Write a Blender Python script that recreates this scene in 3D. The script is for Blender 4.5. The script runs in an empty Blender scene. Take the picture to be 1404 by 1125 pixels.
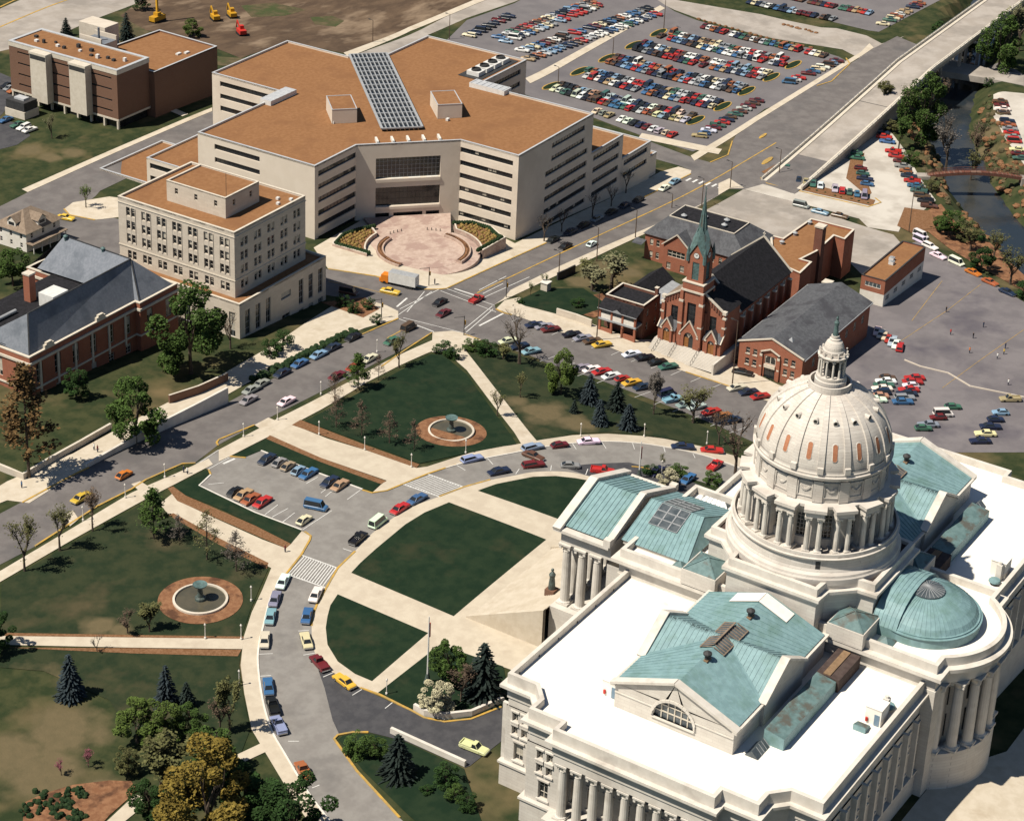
import bpy, bmesh, math, random
import numpy as np
from mathutils import Vector, Matrix
from mathutils.geometry import tessellate_polygon
RND = random.Random(7)
PI = math.pi
sc = bpy.context.scene
COL = sc.collection

# ------------------------------------------------------------------ camera
F, CX, CY, H = 3013.963, 637.063, 389.291, 240.0      # focal length and principal point in pixels of a 1404 x 1125 frame
YAW, PITCH, ROLL = 0.99448065, 0.44269853, -0.03320032
_f = np.array([math.cos(PITCH) * math.sin(YAW), math.cos(PITCH) * math.cos(YAW), -math.sin(PITCH)])
_r = np.array([math.cos(YAW), -math.sin(YAW), 0.0])
_d = np.cross(_f, _r)
_c, _s = math.cos(ROLL), math.sin(ROLL)
RM = np.array([_c * _r + _s * _d, -_s * _r + _c * _d, _f])
cam = bpy.data.cameras.new('camera')
cam.sensor_width = 36.0
cam.lens = F * 36.0 / 1404.0
cam.shift_x = (702 - CX) / 1404.0
cam.shift_y = (CY - 562.5) / 1404.0
cam.clip_start, cam.clip_end = 1.0, 9000.0
co = bpy.data.objects.new('camera', cam)
COL.objects.link(co)
m = Matrix.Identity(4)
for i in range(3):
    m[i][0], m[i][1], m[i][2] = RM[0][i], -RM[1][i], -RM[2][i]
m[2][3] = H
co.matrix_world = m
sc.camera = co

# ------------------------------------------------------------------ light
SUN_AZ, SUN_EL = math.radians(147), math.radians(57.5)        # direction towards the sun
w = bpy.data.worlds.new('World'); sc.world = w; w.use_nodes = True
nt = w.node_tree
sky = nt.nodes.new('ShaderNodeTexSky'); sky.sky_type = 'NISHITA'; sky.sun_disc = False
sky.sun_elevation = SUN_EL
sky.sun_rotation = math.radians(90) - SUN_AZ
sky.air_density = 1.0; sky.dust_density = 0.3; sky.ozone_density = 1.5
nt.links.new(sky.outputs[0], nt.nodes['Background'].inputs[0])
nt.nodes['Background'].inputs[1].default_value = 0.05
sl = bpy.data.lights.new('sun', 'SUN'); sl.energy = 5.0; sl.angle = math.radians(0.53); sl.color = (1.0, 0.925, 0.80)
so = bpy.data.objects.new('sun', sl); COL.objects.link(so)
sd = Vector((math.cos(SUN_EL) * math.cos(SUN_AZ), math.cos(SUN_EL) * math.sin(SUN_AZ), math.sin(SUN_EL)))
so.rotation_euler = sd.to_track_quat('Z', 'Y').to_euler()
so.location = (300, 200, 300)
sc.cycles.max_bounces = 5; sc.cycles.diffuse_bounces = 1
vs = sc.view_settings
vs.view_transform = 'Standard'; vs.look = 'None'; vs.exposure = 0.25; vs.gamma = 1.0; vs.use_curve_mapping = False

# ------------------------------------------------------------------ terrain height (metres), High Street falls about 22 m towards the west
_kx = np.array([200, 300, 330, 350, 396, 412, 436, 458, 497, 547, 567, 620, 900.])
_rows = {
    60:  [0, 0, -4, -6, -12, -14, -15, -15.5, -16.5, -19, -21, -26, -27],
    130: [0, 0, -2, -4, -10, -13, -15, -15.5, -16.5, -19.5, -22, -26, -27],
    200: [0, 0, -1, -2, -8, -11.5, -14, -15.5, -17.5, -21, -23, -25, -25],
    262: [0.5, 0, -2, -3.6, -6.2, -8, -10, -12, -15.6, -21, -22, -23.5, -24],
    290: [0.8, 0, -2, -3.7, -6.6, -8.4, -10.2, -12, -15.6, -21, -22, -23.5, -24],
    340: [0.5, 0, -2, -3.8, -7, -9.2, -10, -11, -14, -19, -21, -23.5, -24],
    421: [0, -1, -3, -5, -8.5, -9, -9, -9.2, -9.6, -12, -14, -19, -20],
    600: [0, -1, -3, -5, -8.5, -9, -9, -9.2, -9.6, -12, -14, -18, -20]}
_ky = np.array(sorted(_rows), float)
_tab = np.array([_rows[int(k)] for k in _ky], float)
CELL = 5.0
GX = np.concatenate([[-4000, -900, 0], np.arange(180, 1001, CELL), [1300, 2500, 6000]])
GY = np.concatenate([[-4000, -700, -200], np.arange(-40, 561, CELL), [700, 1500, 6000]])
def _raw(x, y):
    col = np.array([np.interp(x, _kx, r) for r in _tab])
    return np.interp(y, _ky, col)
TZ = np.zeros((len(GX), len(GY)))
for i, x in enumerate(GX):
    col = np.array([np.interp(x, _kx, r) for r in _tab])
    TZ[i] = np.interp(GY, _ky, col)
for _ in range(6):                                                     # soften the creases
    T2 = TZ.copy()
    T2[1:-1, 1:-1] = (TZ[1:-1, 1:-1] * 2 + TZ[:-2, 1:-1] + TZ[2:, 1:-1] + TZ[1:-1, :-2] + TZ[1:-1, 2:]) / 6
    TZ[4:-4, 4:-4] = T2[4:-4, 4:-4]
_CREEK = [(900, 310), (830, 290), (736, 265), (705, 256), (677, 246), (658, 233), (638, 222), (615, 204), (600, 189), (577, 168), (540, 130), (480, 60), (440, -40)]
def _segd(px, py, a, b):
    ax, ay = a; bx, by = b
    dx, dy = bx - ax, by - ay
    t = max(0.0, min(1.0, ((px - ax) * dx + (py - ay) * dy) / (dx * dx + dy * dy)))
    return math.hypot(px - ax - t * dx, py - ay - t * dy)
def creek_dist(x, y):
    return min(_segd(x, y, _CREEK[i], _CREEK[i + 1]) for i in range(len(_CREEK) - 1))

for i, x in enumerate(GX):                                               # the creek bed
    for j, y in enumerate(GY):
        if 400 < x < 1000 and -60 < y < 330:
            dd = creek_dist(x, y)
            if dd < 15:
                k = min(1.0, max(0.0, (dd - 5.0) / 10.0)); k = k * k * (3 - 2 * k)
                TZ[i, j] = TZ[i, j] * k + min(TZ[i, j], -31.5) * (1 - k)

def T(x, y):
    i = min(max(int(np.searchsorted(GX, x)) - 1, 0), len(GX) - 2)
    j = min(max(int(np.searchsorted(GY, y)) - 1, 0), len(GY) - 2)
    u = (x - GX[i]) / (GX[i + 1] - GX[i]); v = (y - GY[j]) / (GY[j + 1] - GY[j])
    a, b, c, d = TZ[i, j], TZ[i + 1, j], TZ[i + 1, j + 1], TZ[i, j + 1]
    if u >= v:                                                         # cells split along the (0,0)-(1,1) diagonal
        return a + (b - a) * u + (c - b) * v
    return a + (c - d) * u + (d - a) * v

def ray(px, py):
    return RM.T @ np.array([(px - CX) / F, (py - CY) / F, 1.0])
def G(px, py, z=None, dz=0.0):
    """the point of the place seen at a pixel of the photograph: on the plane z, or on the ground (+ dz)"""
    d = ray(px, py)
    if z is not None:
        t = (z - H) / d[2]
        return Vector((t * d[0], t * d[1], z))
    z = -8.0
    for _ in range(60):
        t = (z + dz - H) / d[2]
        zn = T(t * d[0], t * d[1])
        if abs(zn - z) < 1e-3: break
        z = z * 0.35 + zn * 0.65
    t = (z + dz - H) / d[2]
    return Vector((t * d[0], t * d[1], z + dz))
def GH(px, py, bx, by):
    """height at which the vertical through (bx, by) is seen at picture row py"""
    lo, hi = -40.0, 110.0
    for _ in range(50):
        mid = (lo + hi) / 2
        v = RM @ np.array([bx, by, mid - H])
        if CY + F * v[1] / v[2] > py: lo = mid
        else: hi = mid
    return (lo + hi) / 2

# ------------------------------------------------------------------ materials
MATS = {}
def _nodes(m):
    m.use_nodes = True
    return m.node_tree, m.node_tree.nodes['Principled BSDF']
def mat(name, c1, c2=None, scale=1.0, rough=0.85, spec=0.3, metal=0.0, detail=5.0, bump=0.0, bscale=None, c3=None, scale3=None, lo=0.4, hi=0.6, space='Position', objcol=False, stretch=None, thr3=(0.5, 0.62)):
    m = bpy.data.materials.new(name); MATS[name] = m
    nt, b = _nodes(m)
    b.inputs['Roughness'].default_value = rough
    b.inputs['Metallic'].default_value = metal
    b.inputs['Specular IOR Level'].default_value = spec
    b.inputs['Base Color'].default_value = (*c1, 1)
    N, L = nt.nodes, nt.links
    def coord():
        if space == 'Position':
            o = N.new('ShaderNodeNewGeometry').outputs['Position']
        else:
            o = N.new('ShaderNodeTexCoord').outputs['Object']
        if stretch:
            mp = N.new('ShaderNodeMapping'); mp.inputs['Scale'].default_value = stretch
            L.new(o, mp.inputs[0]); o = mp.outputs[0]
        return o
    def noise(s, det=detail):
        n = N.new('ShaderNodeTexNoise'); n.inputs['Scale'].default_value = s; n.inputs['Detail'].default_value = det
        n.inputs['Roughness'].default_value = 0.62
        L.new(coord(), n.inputs['Vector']); return n.outputs['Fac']
    def ramp(f, a, bb):
        r = N.new('ShaderNodeMapRange'); r.inputs['From Min'].default_value = a; r.inputs['From Max'].default_value = bb
        L.new(f, r.inputs['Value']); return r.outputs[0]
    out = None
    if c2 is not None:
        mx = N.new('ShaderNodeMix'); mx.data_type = 'RGBA'
        mx.inputs['A'].default_value = (*c1, 1); mx.inputs['B'].default_value = (*c2, 1)
        L.new(ramp(noise(scale), lo, hi), mx.inputs['Factor']); out = mx.outputs['Result']
        if c3 is not None:
            m3 = N.new('ShaderNodeMix'); m3.data_type = 'RGBA'
            L.new(out, m3.inputs['A']); m3.inputs['B'].default_value = (*c3, 1)
            L.new(ramp(noise(scale3 or scale * 0.2, 4.0), *thr3), m3.inputs['Factor']); out = m3.outputs['Result']
    if objcol:
        oi = N.new('ShaderNodeObjectInfo')
        if out is None:
            out = oi.outputs['Color']
        else:
            mm = N.new('ShaderNodeMix'); mm.data_type = 'RGBA'; mm.blend_type = 'MULTIPLY'; mm.inputs['Factor'].default_value = 1.0
            L.new(oi.outputs['Color'], mm.inputs['A']); L.new(out, mm.inputs['B']); out = mm.outputs['Result']
    if out is not None: L.new(out, b.inputs['Base Color'])
    if bump:
        bp = N.new('ShaderNodeBump'); bp.inputs['Strength'].default_value = bump; bp.inputs['Distance'].default_value = 0.1
        L.new(noise(bscale or scale * 4), bp.inputs['Height']); L.new(bp.outputs[0], b.inputs['Normal'])
    return m

def blockmat(name, c1, c2, cm, bw, bh, mortar=0.02, rough=0.9, nscale=0.35, nmix=0.25, ncol=(0.2, 0.17, 0.14)):
    """masonry too fine to build piece by piece at this distance; courses run level on any wall"""
    m = bpy.data.materials.new(name); MATS[name] = m
    nt, b = _nodes(m); N, L = nt.nodes, nt.links
    b.inputs['Roughness'].default_value = rough; b.inputs['Specular IOR Level'].default_value = 0.2
    g = N.new('ShaderNodeNewGeometry'); s = N.new('ShaderNodeSeparateXYZ'); L.new(g.outputs['Position'], s.inputs[0])
    ad = N.new('ShaderNodeMath'); ad.operation = 'ADD'; L.new(s.outputs[0], ad.inputs[0]); L.new(s.outputs[1], ad.inputs[1])
    cb = N.new('ShaderNodeCombineXYZ'); L.new(ad.outputs[0], cb.inputs[0]); L.new(s.outputs[2], cb.inputs[1])
    t = N.new('ShaderNodeTexBrick'); L.new(cb.outputs[0], t.inputs['Vector'])
    t.inputs['Color1'].default_value = (*c1, 1); t.inputs['Color2'].default_value = (*c2, 1); t.inputs['Mortar'].default_value = (*cm, 1)
    t.inputs['Scale'].default_value = 1.0; t.inputs['Mortar Size'].default_value = mortar
    t.inputs['Brick Width'].default_value = bw; t.inputs['Row Height'].default_value = bh
    n = N.new('ShaderNodeTexNoise'); n.inputs['Scale'].default_value = nscale; n.inputs['Detail'].default_value = 6
    L.new(g.outputs['Position'], n.inputs['Vector'])
    r = N.new('ShaderNodeMapRange'); r.inputs['From Min'].default_value = 0.42; r.inputs['From Max'].default_value = 0.75; r.inputs['To Max'].default_value = nmix
    L.new(n.outputs['Fac'], r.inputs[0])
    mx = N.new('ShaderNodeMix'); mx.data_type = 'RGBA'; L.new(r.outputs[0], mx.inputs['Factor'])
    L.new(t.outputs['Color'], mx.inputs['A']); mx.inputs['B'].default_value = (*ncol, 1)
    L.new(mx.outputs['Result'], b.inputs['Base Color'])
    return m

mat('grass', (0.026, 0.038, 0.016), (0.055, 0.060, 0.026), 0.22, 0.95, 0.1, bump=0.6, bscale=2.5, c3=(0.17, 0.125, 0.065), scale3=0.035, thr3=(0.54, 0.72))
mat('lawn', (0.011, 0.025, 0.013), (0.019, 0.034, 0.017), 0.25, 0.95, 0.1, bump=0.5, bscale=3.0, c3=(0.038, 0.042, 0.022), scale3=0.09, thr3=(0.55, 0.75))
mat('parkgrass', (0.020, 0.032, 0.016), (0.037, 0.045, 0.022), 0.22, 0.95, 0.1, bump=0.7, bscale=2.0, c3=(0.085, 0.07, 0.038), scale3=0.06, thr3=(0.56, 0.74))
mat('drygrass', (0.080, 0.070, 0.038), (0.125, 0.098, 0.055), 0.3, 0.95, 0.1, bump=0.6, bscale=2.5, c3=(0.06, 0.075, 0.03), scale3=0.08)
mat('soil', (0.20, 0.095, 0.050), (0.27, 0.14, 0.075), 0.9, 0.95, 0.1, bump=0.6, bscale=3, c3=(0.10, 0.05, 0.03), scale3=0.25)
mat('field', (0.085, 0.058, 0.040), (0.125, 0.085, 0.056), 0.10, 0.95, 0.1, bump=0.8, bscale=0.8, c3=(0.24, 0.175, 0.12), scale3=0.035, stretch=(1, 2.2, 1), thr3=(0.56, 0.7))
mat('mulch', (0.17, 0.085, 0.04), (0.24, 0.13, 0.07), 2.0, 0.95, 0.1, bump=0.8, bscale=6)
mat('asphalt', (0.135, 0.122, 0.118), (0.170, 0.155, 0.148), 0.22, 0.9, 0.25, bump=0.3, bscale=5, c3=(0.105, 0.10, 0.10), scale3=0.06, thr3=(0.55, 0.75))
mat('newasphalt', (0.050, 0.050, 0.056), (0.070, 0.069, 0.074), 0.4, 0.85, 0.3, bump=0.3, bscale=5)
mat('lotasphalt', (0.150, 0.138, 0.142), (0.178, 0.164, 0.166), 0.08, 0.9, 0.25, c3=(0.12, 0.112, 0.12), scale3=0.05, thr3=(0.5, 0.8))
mat('playasphalt', (0.150, 0.136, 0.142), (0.190, 0.172, 0.176), 0.10, 0.9, 0.25, c3=(0.10, 0.09, 0.105), scale3=0.06, stretch=(1, 1, 1), thr3=(0.5, 0.7))
mat('drive', (0.215, 0.20, 0.185), (0.255, 0.24, 0.222), 0.3, 0.9, 0.25, c3=(0.16, 0.15, 0.142), scale3=0.10, thr3=(0.54, 0.75))
mat('concrete', (0.50, 0.43, 0.335), (0.56, 0.49, 0.385), 0.35, 0.9, 0.2, c3=(0.42, 0.35, 0.27), scale3=0.12, thr3=(0.56, 0.78))
mat('palewalk', (0.52, 0.45, 0.35), (0.58, 0.51, 0.41), 0.45, 0.9, 0.2, c3=(0.45, 0.375, 0.28), scale3=0.2, thr3=(0.55, 0.75))
mat('lotconcrete', (0.48, 0.44, 0.385), (0.56, 0.52, 0.46), 0.12, 0.9, 0.2, c3=(0.40, 0.36, 0.31), scale3=0.05)
mat('roadconcrete', (0.34, 0.30, 0.26), (0.40, 0.36, 0.32), 0.15, 0.9, 0.2, c3=(0.28, 0.25, 0.22), scale3=0.06)
mat('plazapink', (0.42, 0.31, 0.255), (0.50, 0.385, 0.32), 0.8, 0.9, 0.2, c3=(0.36, 0.25, 0.21), scale3=0.22, thr3=(0.5, 0.6))
mat('whitepaint', (0.72, 0.71, 0.68), (0.60, 0.59, 0.56), 1.5, 0.7, 0.3)
mat('yellowpaint', (0.55, 0.33, 0.06), (0.36, 0.25, 0.09), 0.6, 0.7, 0.3)
mat('water', (0.022, 0.030, 0.038), (0.05, 0.05, 0.045), 0.05, 0.12, 0.5, bump=0.25, bscale=0.8)
mat('pondwater', (0.075, 0.070, 0.050), (0.10, 0.088, 0.06), 0.3, 0.15, 0.5)
mat('limestone', (0.60, 0.555, 0.49), (0.67, 0.625, 0.56), 0.5, 0.85, 0.2, c3=(0.34, 0.30, 0.26), scale3=0.12, thr3=(0.56, 0.8))
blockmat('ashlar', (0.60, 0.555, 0.495), (0.65, 0.61, 0.545), (0.46, 0.42, 0.38), 2.2, 0.62, 0.018, nmix=0.3, ncol=(0.33, 0.29, 0.25))
blockmat('domestone', (0.60, 0.55, 0.49), (0.67, 0.62, 0.555), (0.45, 0.405, 0.36), 1.6, 0.5, 0.02, nmix=0.35, ncol=(0.32, 0.27, 0.235))
mat('roofwhite', (0.84, 0.80, 0.72), (0.88, 0.845, 0.775), 0.6, 0.8, 0.2, c3=(0.74, 0.64, 0.50), scale3=0.16, thr3=(0.66, 0.8))
mat('copper', (0.175, 0.285, 0.30), (0.215, 0.345, 0.36), 0.8, 0.6, 0.4, c3=(0.13, 0.225, 0.20), scale3=0.22, thr3=(0.5, 0.75))
mat('copperdark', (0.10, 0.165, 0.165), (0.14, 0.22, 0.22), 0.7, 0.6, 0.4, c3=(0.10, 0.10, 0.085), scale3=0.3)
mat('rooftar', (0.060, 0.042, 0.038), (0.085, 0.062, 0.055), 0.8, 0.9, 0.2)
mat('terracotta', (0.40, 0.165, 0.085), (0.46, 0.20, 0.11), 2.0, 0.8, 0.2)
mat('glassdark', (0.012, 0.014, 0.017), (0.02, 0.024, 0.028), 0.5, 0.12, 0.6)
mat('glassgrey', (0.06, 0.075, 0.085), (0.11, 0.125, 0.135), 0.6, 0.25, 0.5)
mat('blind', (0.42, 0.38, 0.31), (0.50, 0.46, 0.38), 1.2, 0.8, 0.2)
mat('metalgrey', (0.30, 0.31, 0.32), (0.36, 0.37, 0.38), 1.0, 0.5, 0.4)
mat('metaldark', (0.035, 0.035, 0.037), (0.05, 0.05, 0.05), 1.0, 0.6, 0.3)
mat('whitemetal', (0.70, 0.69, 0.66), (0.62, 0.61, 0.58), 1.0, 0.5, 0.3)
mat('bronze', (0.05, 0.062, 0.055), (0.085, 0.115, 0.105), 1.5, 0.5, 0.5)
mat('verdigris', (0.10, 0.17, 0.165), (0.07, 0.11, 0.105), 1.2, 0.6, 0.4)
mat('trumanwall', (0.66, 0.575, 0.475), (0.69, 0.605, 0.505), 0.25, 0.85, 0.2, c3=(0.62, 0.535, 0.44), scale3=0.08)
mat('gravelroof', (0.235, 0.115, 0.052), (0.275, 0.140, 0.066), 0.9, 0.95, 0.1, bump=0.2, bscale=5, c3=(0.215, 0.105, 0.05), scale3=0.10, thr3=(0.5, 0.7))
mat('coping', (0.42, 0.43, 0.45), (0.48, 0.49, 0.50), 0.8, 0.5, 0.4)
blockmat('decostone', (0.56, 0.49, 0.405), (0.61, 0.54, 0.45), (0.46, 0.40, 0.335), 1.8, 0.75, 0.016, nmix=0.25, ncol=(0.36, 0.31, 0.25))
blockmat('brickred', (0.36, 0.115, 0.062), (0.30, 0.092, 0.052), (0.30, 0.17, 0.12), 0.42, 0.16, 0.022, nmix=0.35, ncol=(0.19, 0.06, 0.035))
blockmat('brickdark', (0.175, 0.065, 0.042), (0.14, 0.052, 0.036), (0.20, 0.12, 0.09), 0.42, 0.16, 0.022, nmix=0.35, ncol=(0.10, 0.04, 0.03))
blockmat('brickbrown', (0.185, 0.095, 0.060), (0.16, 0.082, 0.052), (0.19, 0.13, 0.10), 0.5, 0.18, 0.022, nmix=0.2, ncol=(0.14, 0.075, 0.05))
mat('slate', (0.075, 0.078, 0.086), (0.105, 0.108, 0.118), 1.4, 0.8, 0.3, bump=0.4, bscale=4, c3=(0.06, 0.06, 0.068), scale3=0.2)
mat('slateblue', (0.155, 0.172, 0.20), (0.19, 0.205, 0.235), 1.6, 0.8, 0.3, bump=0.4, bscale=4, c3=(0.12, 0.135, 0.16), scale3=0.15)
mat('shingleblack', (0.012, 0.012, 0.014), (0.022, 0.021, 0.025), 1.4, 0.9, 0.2, bump=0.4, bscale=5)
mat('shinglebrown', (0.20, 0.15, 0.11), (0.26, 0.20, 0.15), 1.2, 0.9, 0.2)
mat('trimcream', (0.56, 0.50, 0.41), (0.62, 0.56, 0.47), 0.8, 0.8, 0.2)
mat('trimwhite', (0.72, 0.68, 0.62), (0.66, 0.62, 0.55), 0.8, 0.8, 0.2)
mat('wooddoor', (0.23, 0.095, 0.03), (0.29, 0.125, 0.04), 1.5, 0.6, 0.3)
mat('wood', (0.20, 0.13, 0.075), (0.26, 0.17, 0.10), 1.2, 0.8, 0.2)
mat('pole', (0.10, 0.07, 0.05), (0.13, 0.09, 0.065), 1.0, 0.85, 0.2)
mat('bark', (0.075, 0.058, 0.045), (0.11, 0.085, 0.065), 2.0, 0.95, 0.1)
mat('carpaint', (1, 1, 1), objcol=True, rough=0.32, spec=0.5)
mat('cartop', (0.9, 0.9, 0.9), objcol=True, rough=0.4, spec=0.5)
mat('carglass', (0.02, 0.024, 0.028), rough=0.08, spec=0.6)
mat('tyre', (0.02, 0.02, 0.02), rough=0.9)
mat('chrome', (0.62, 0.62, 0.62), rough=0.25, metal=0.8)
mat('clothes', (1, 1, 1), objcol=True, rough=0.9)
mat('trousers', (0.05, 0.055, 0.08), rough=0.9)
mat('skin', (0.42, 0.25, 0.17), rough=0.7)
mat('hair', (0.05, 0.03, 0.02), rough=0.8)
mat('red', (0.50, 0.035, 0.025), rough=0.5)
mat('orange', (0.66, 0.20, 0.02), rough=0.5)
mat('craneyellow', (0.55, 0.30, 0.02), (0.46, 0.24, 0.02), 1.0, 0.5)
mat('blueglass', (0.14, 0.22, 0.30), (0.18, 0.26, 0.34), 0.6, 0.3, 0.5)
mat('signblue', (0.05, 0.16, 0.40), rough=0.5)
mat('leaf', (0.62, 0.62, 0.62), (1.25, 1.25, 1.25), 0.9, 0.85, 0.15, objcol=True, space='Object')
mat('shrubdark', (0.012, 0.028, 0.012), (0.03, 0.05, 0.02), 1.5, 0.9, 0.1)
mat('mustardleaf', (0.20, 0.14, 0.045), (0.30, 0.20, 0.07), 1.2, 0.9, 0.1)
def spots(name, col, lst, col2=None):
    """worn patches with ragged edges: (x, y, radius) on the ground"""
    nt = MATS[name].node_tree; N, L = nt.nodes, nt.links; b = N['Principled BSDF']; src = b.inputs['Base Color'].links[0].from_socket
    g = N.new('ShaderNodeNewGeometry').outputs['Position']; n = N.new('ShaderNodeTexNoise'); n.inputs['Scale'].default_value = .16; n.inputs['Detail'].default_value = 6; L.new(g, n.inputs['Vector']); acc = None
    for x, y, r in lst:
        d = N.new('ShaderNodeVectorMath'); d.operation = 'DISTANCE'; L.new(g, d.inputs[0]); d.inputs[1].default_value = (x, y, T(x, y))
        a = N.new('ShaderNodeMath'); a.operation = 'MULTIPLY_ADD'; L.new(n.outputs['Fac'], a.inputs[0]); a.inputs[1].default_value = r * 1.5; L.new(d.outputs['Value'], a.inputs[2])
        m_ = N.new('ShaderNodeMapRange'); L.new(a.outputs[0], m_.inputs[0]); m_.inputs['From Min'].default_value = r * 1.75; m_.inputs['From Max'].default_value = r * 1.25
        if acc is None: acc = m_.outputs[0]
        else: x_ = N.new('ShaderNodeMath'); x_.operation = 'MAXIMUM'; L.new(acc, x_.inputs[0]); L.new(m_.outputs[0], x_.inputs[1]); acc = x_.outputs[0]
    n2 = N.new('ShaderNodeTexNoise'); n2.inputs['Scale'].default_value = .6; n2.inputs['Detail'].default_value = 5; L.new(g, n2.inputs['Vector'])
    c_ = N.new('ShaderNodeMix'); c_.data_type = 'RGBA'; L.new(n2.outputs['Fac'], c_.inputs['Factor']); c_.inputs['A'].default_value = (*col, 1); c_.inputs['B'].default_value = (*(col2 or col), 1)
    mx = N.new('ShaderNodeMix'); mx.data_type = 'RGBA'; L.new(acc, mx.inputs['Factor']); L.new(src, mx.inputs['A']); L.new(c_.outputs['Result'], mx.inputs['B']); L.new(mx.outputs['Result'], b.inputs['Base Color'])
def M(n): return MATS[n]

# ------------------------------------------------------------------ mesh building
class MB:
    """collects faces with material slots and links them as one mesh object"""
    def __init__(s, *mats):
        s.v, s.f, s.mi, s.mats, s.sm = [], [], [], list(mats), False
    def face(s, pts, mi=0):
        n = len(s.v); s.v += [tuple(p) for p in pts]; s.f.append(tuple(range(n, n + len(pts)))); s.mi.append(mi)
    def mesh(s, verts, faces, mi=0):
        n = len(s.v); s.v += [tuple(p) for p in verts]
        for f in faces: s.f.append(tuple(n + i for i in f)); s.mi.append(mi)
    def box(s, x0, x1, y0, y1, z0, z1, mi=0, bottom=False, top=None):
        v = [(x0, y0, z0), (x1, y0, z0), (x1, y1, z0), (x0, y1, z0), (x0, y0, z1), (x1, y0, z1), (x1, y1, z1), (x0, y1, z1)]
        f = [(0, 1, 5, 4), (1, 2, 6, 5), (2, 3, 7, 6), (3, 0, 4, 7)]
        if bottom: f.append((3, 2, 1, 0))
        s.mesh(v, f, mi); s.mesh(v, [(4, 5, 6, 7)], mi if top is None else top)
    def prism(s, pts, z0, z1, mi=0, top=None, cap=True):
        n = len(pts)
        a = sum(pts[i][0] * pts[(i + 1) % n][1] - pts[(i + 1) % n][0] * pts[i][1] for i in range(n))
        if a < 0: pts = pts[::-1]
        v = [(p[0], p[1], z0) for p in pts] + [(p[0], p[1], z1) for p in pts]
        s.mesh(v, [(i, (i + 1) % n, n + (i + 1) % n, n + i) for i in range(n)], mi)
        if cap: s.mesh(v, [tuple(range(n, 2 * n))], mi if top is None else top)
    def ringwall(s, pts, t, z0, z1, mi=0, top=None):
        """a wall of thickness t standing inside the closed outline pts"""
        n = len(pts)
        a = sum(pts[i][0] * pts[(i + 1) % n][1] - pts[(i + 1) % n][0] * pts[i][1] for i in range(n))
        if a < 0: pts = pts[::-1]
        inn = offset(pts, -t)
        v = [(p[0], p[1], z0) for p in pts] + [(p[0], p[1], z1) for p in pts] + [(p[0], p[1], z1) for p in inn] + [(p[0], p[1], z0) for p in inn]
        f = []; g = []
        for i in range(n):
            j = (i + 1) % n
            f += [(i, j, n + j, n + i), (2 * n + i, 2 * n + j, 3 * n + j, 3 * n + i)]; g.append((n + i, n + j, 2 * n + j, 2 * n + i))
        s.mesh(v, f, mi); s.mesh(v, g, mi if top is None else top)
    def lathe(s, prof, n=24, mi=0, c=(0, 0), a0=0.0, a1=2 * PI, cap=False):
        full = abs(a1 - a0 - 2 * PI) < 1e-6
        k = n if full else n + 1
        v = []
        for r, z in prof:
            for i in range(k):
                a = a0 + (a1 - a0) * i / n
                v.append((c[0] + r * math.cos(a), c[1] + r * math.sin(a), z))
        f = []
        for q in range(len(prof) - 1):
            for i in range(n):
                j = (i + 1) % k
                f.append((q * k + i, q * k + j, (q + 1) * k + j, (q + 1) * k + i))
        s.mesh(v, f, mi)
        if cap: s.mesh(v, [tuple((len(prof) - 1) * k + i for i in range(k))], mi)
    def tube(s, a, b, r0, r1=None, n=6, mi=0, cap=True):
        a, b = Vector(a), Vector(b); r1 = r0 if r1 is None else r1
        d = (b - a).normalized(); u = d.orthogonal().normalized(); w_ = d.cross(u)
        v = []
        for p, r in ((a, r0), (b, r1)):
            for i in range(n):
                t = 2 * PI * i / n; v.append(p + u * (r * math.cos(t)) + w_ * (r * math.sin(t)))
        f = [(i, (i + 1) % n, n + (i + 1) % n, n + i) for i in range(n)]
        if cap: f.append(tuple(range(n, 2 * n)))
        s.mesh(v, f, mi)
    def bar(s, a, b, wd, ht, mi=0):
        """a straight bar of rectangular section from a to b"""
        a, b = Vector(a), Vector(b); d = (b - a).normalized()
        up = Vector((0, 0, 1)) if abs(d.z) < 0.95 else Vector((1, 0, 0))
        sx = d.cross(up).normalized() * wd / 2; sz = sx.cross(d).normalized() * ht / 2
        v = [a - sx - sz, a + sx - sz, a + sx + sz, a - sx + sz, b - sx - sz, b + sx - sz, b + sx + sz, b - sx + sz]
        s.mesh(v, [(0, 1, 5, 4), (1, 2, 6, 5), (2, 3, 7, 6), (3, 0, 4, 7), (3, 2, 1, 0), (4, 5, 6, 7)], mi)
    def data(s, name):
        me = bpy.data.meshes.new(name); me.from_pydata([tuple(p) for p in s.v], [], s.f)
        for mm in s.mats: me.materials.append(M(mm) if isinstance(mm, str) else mm)
        me.polygons.foreach_set('material_index', s.mi)
        if s.sm: me.polygons.foreach_set('use_smooth', [True] * len(s.f))
        me.update(); return me
    def build(s, name, parent=None, loc=(0, 0, 0), rot=0.0, smooth=None):
        if smooth is not None: s.sm = smooth
        return place(s.data(name), name, parent, loc, rot)

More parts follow.
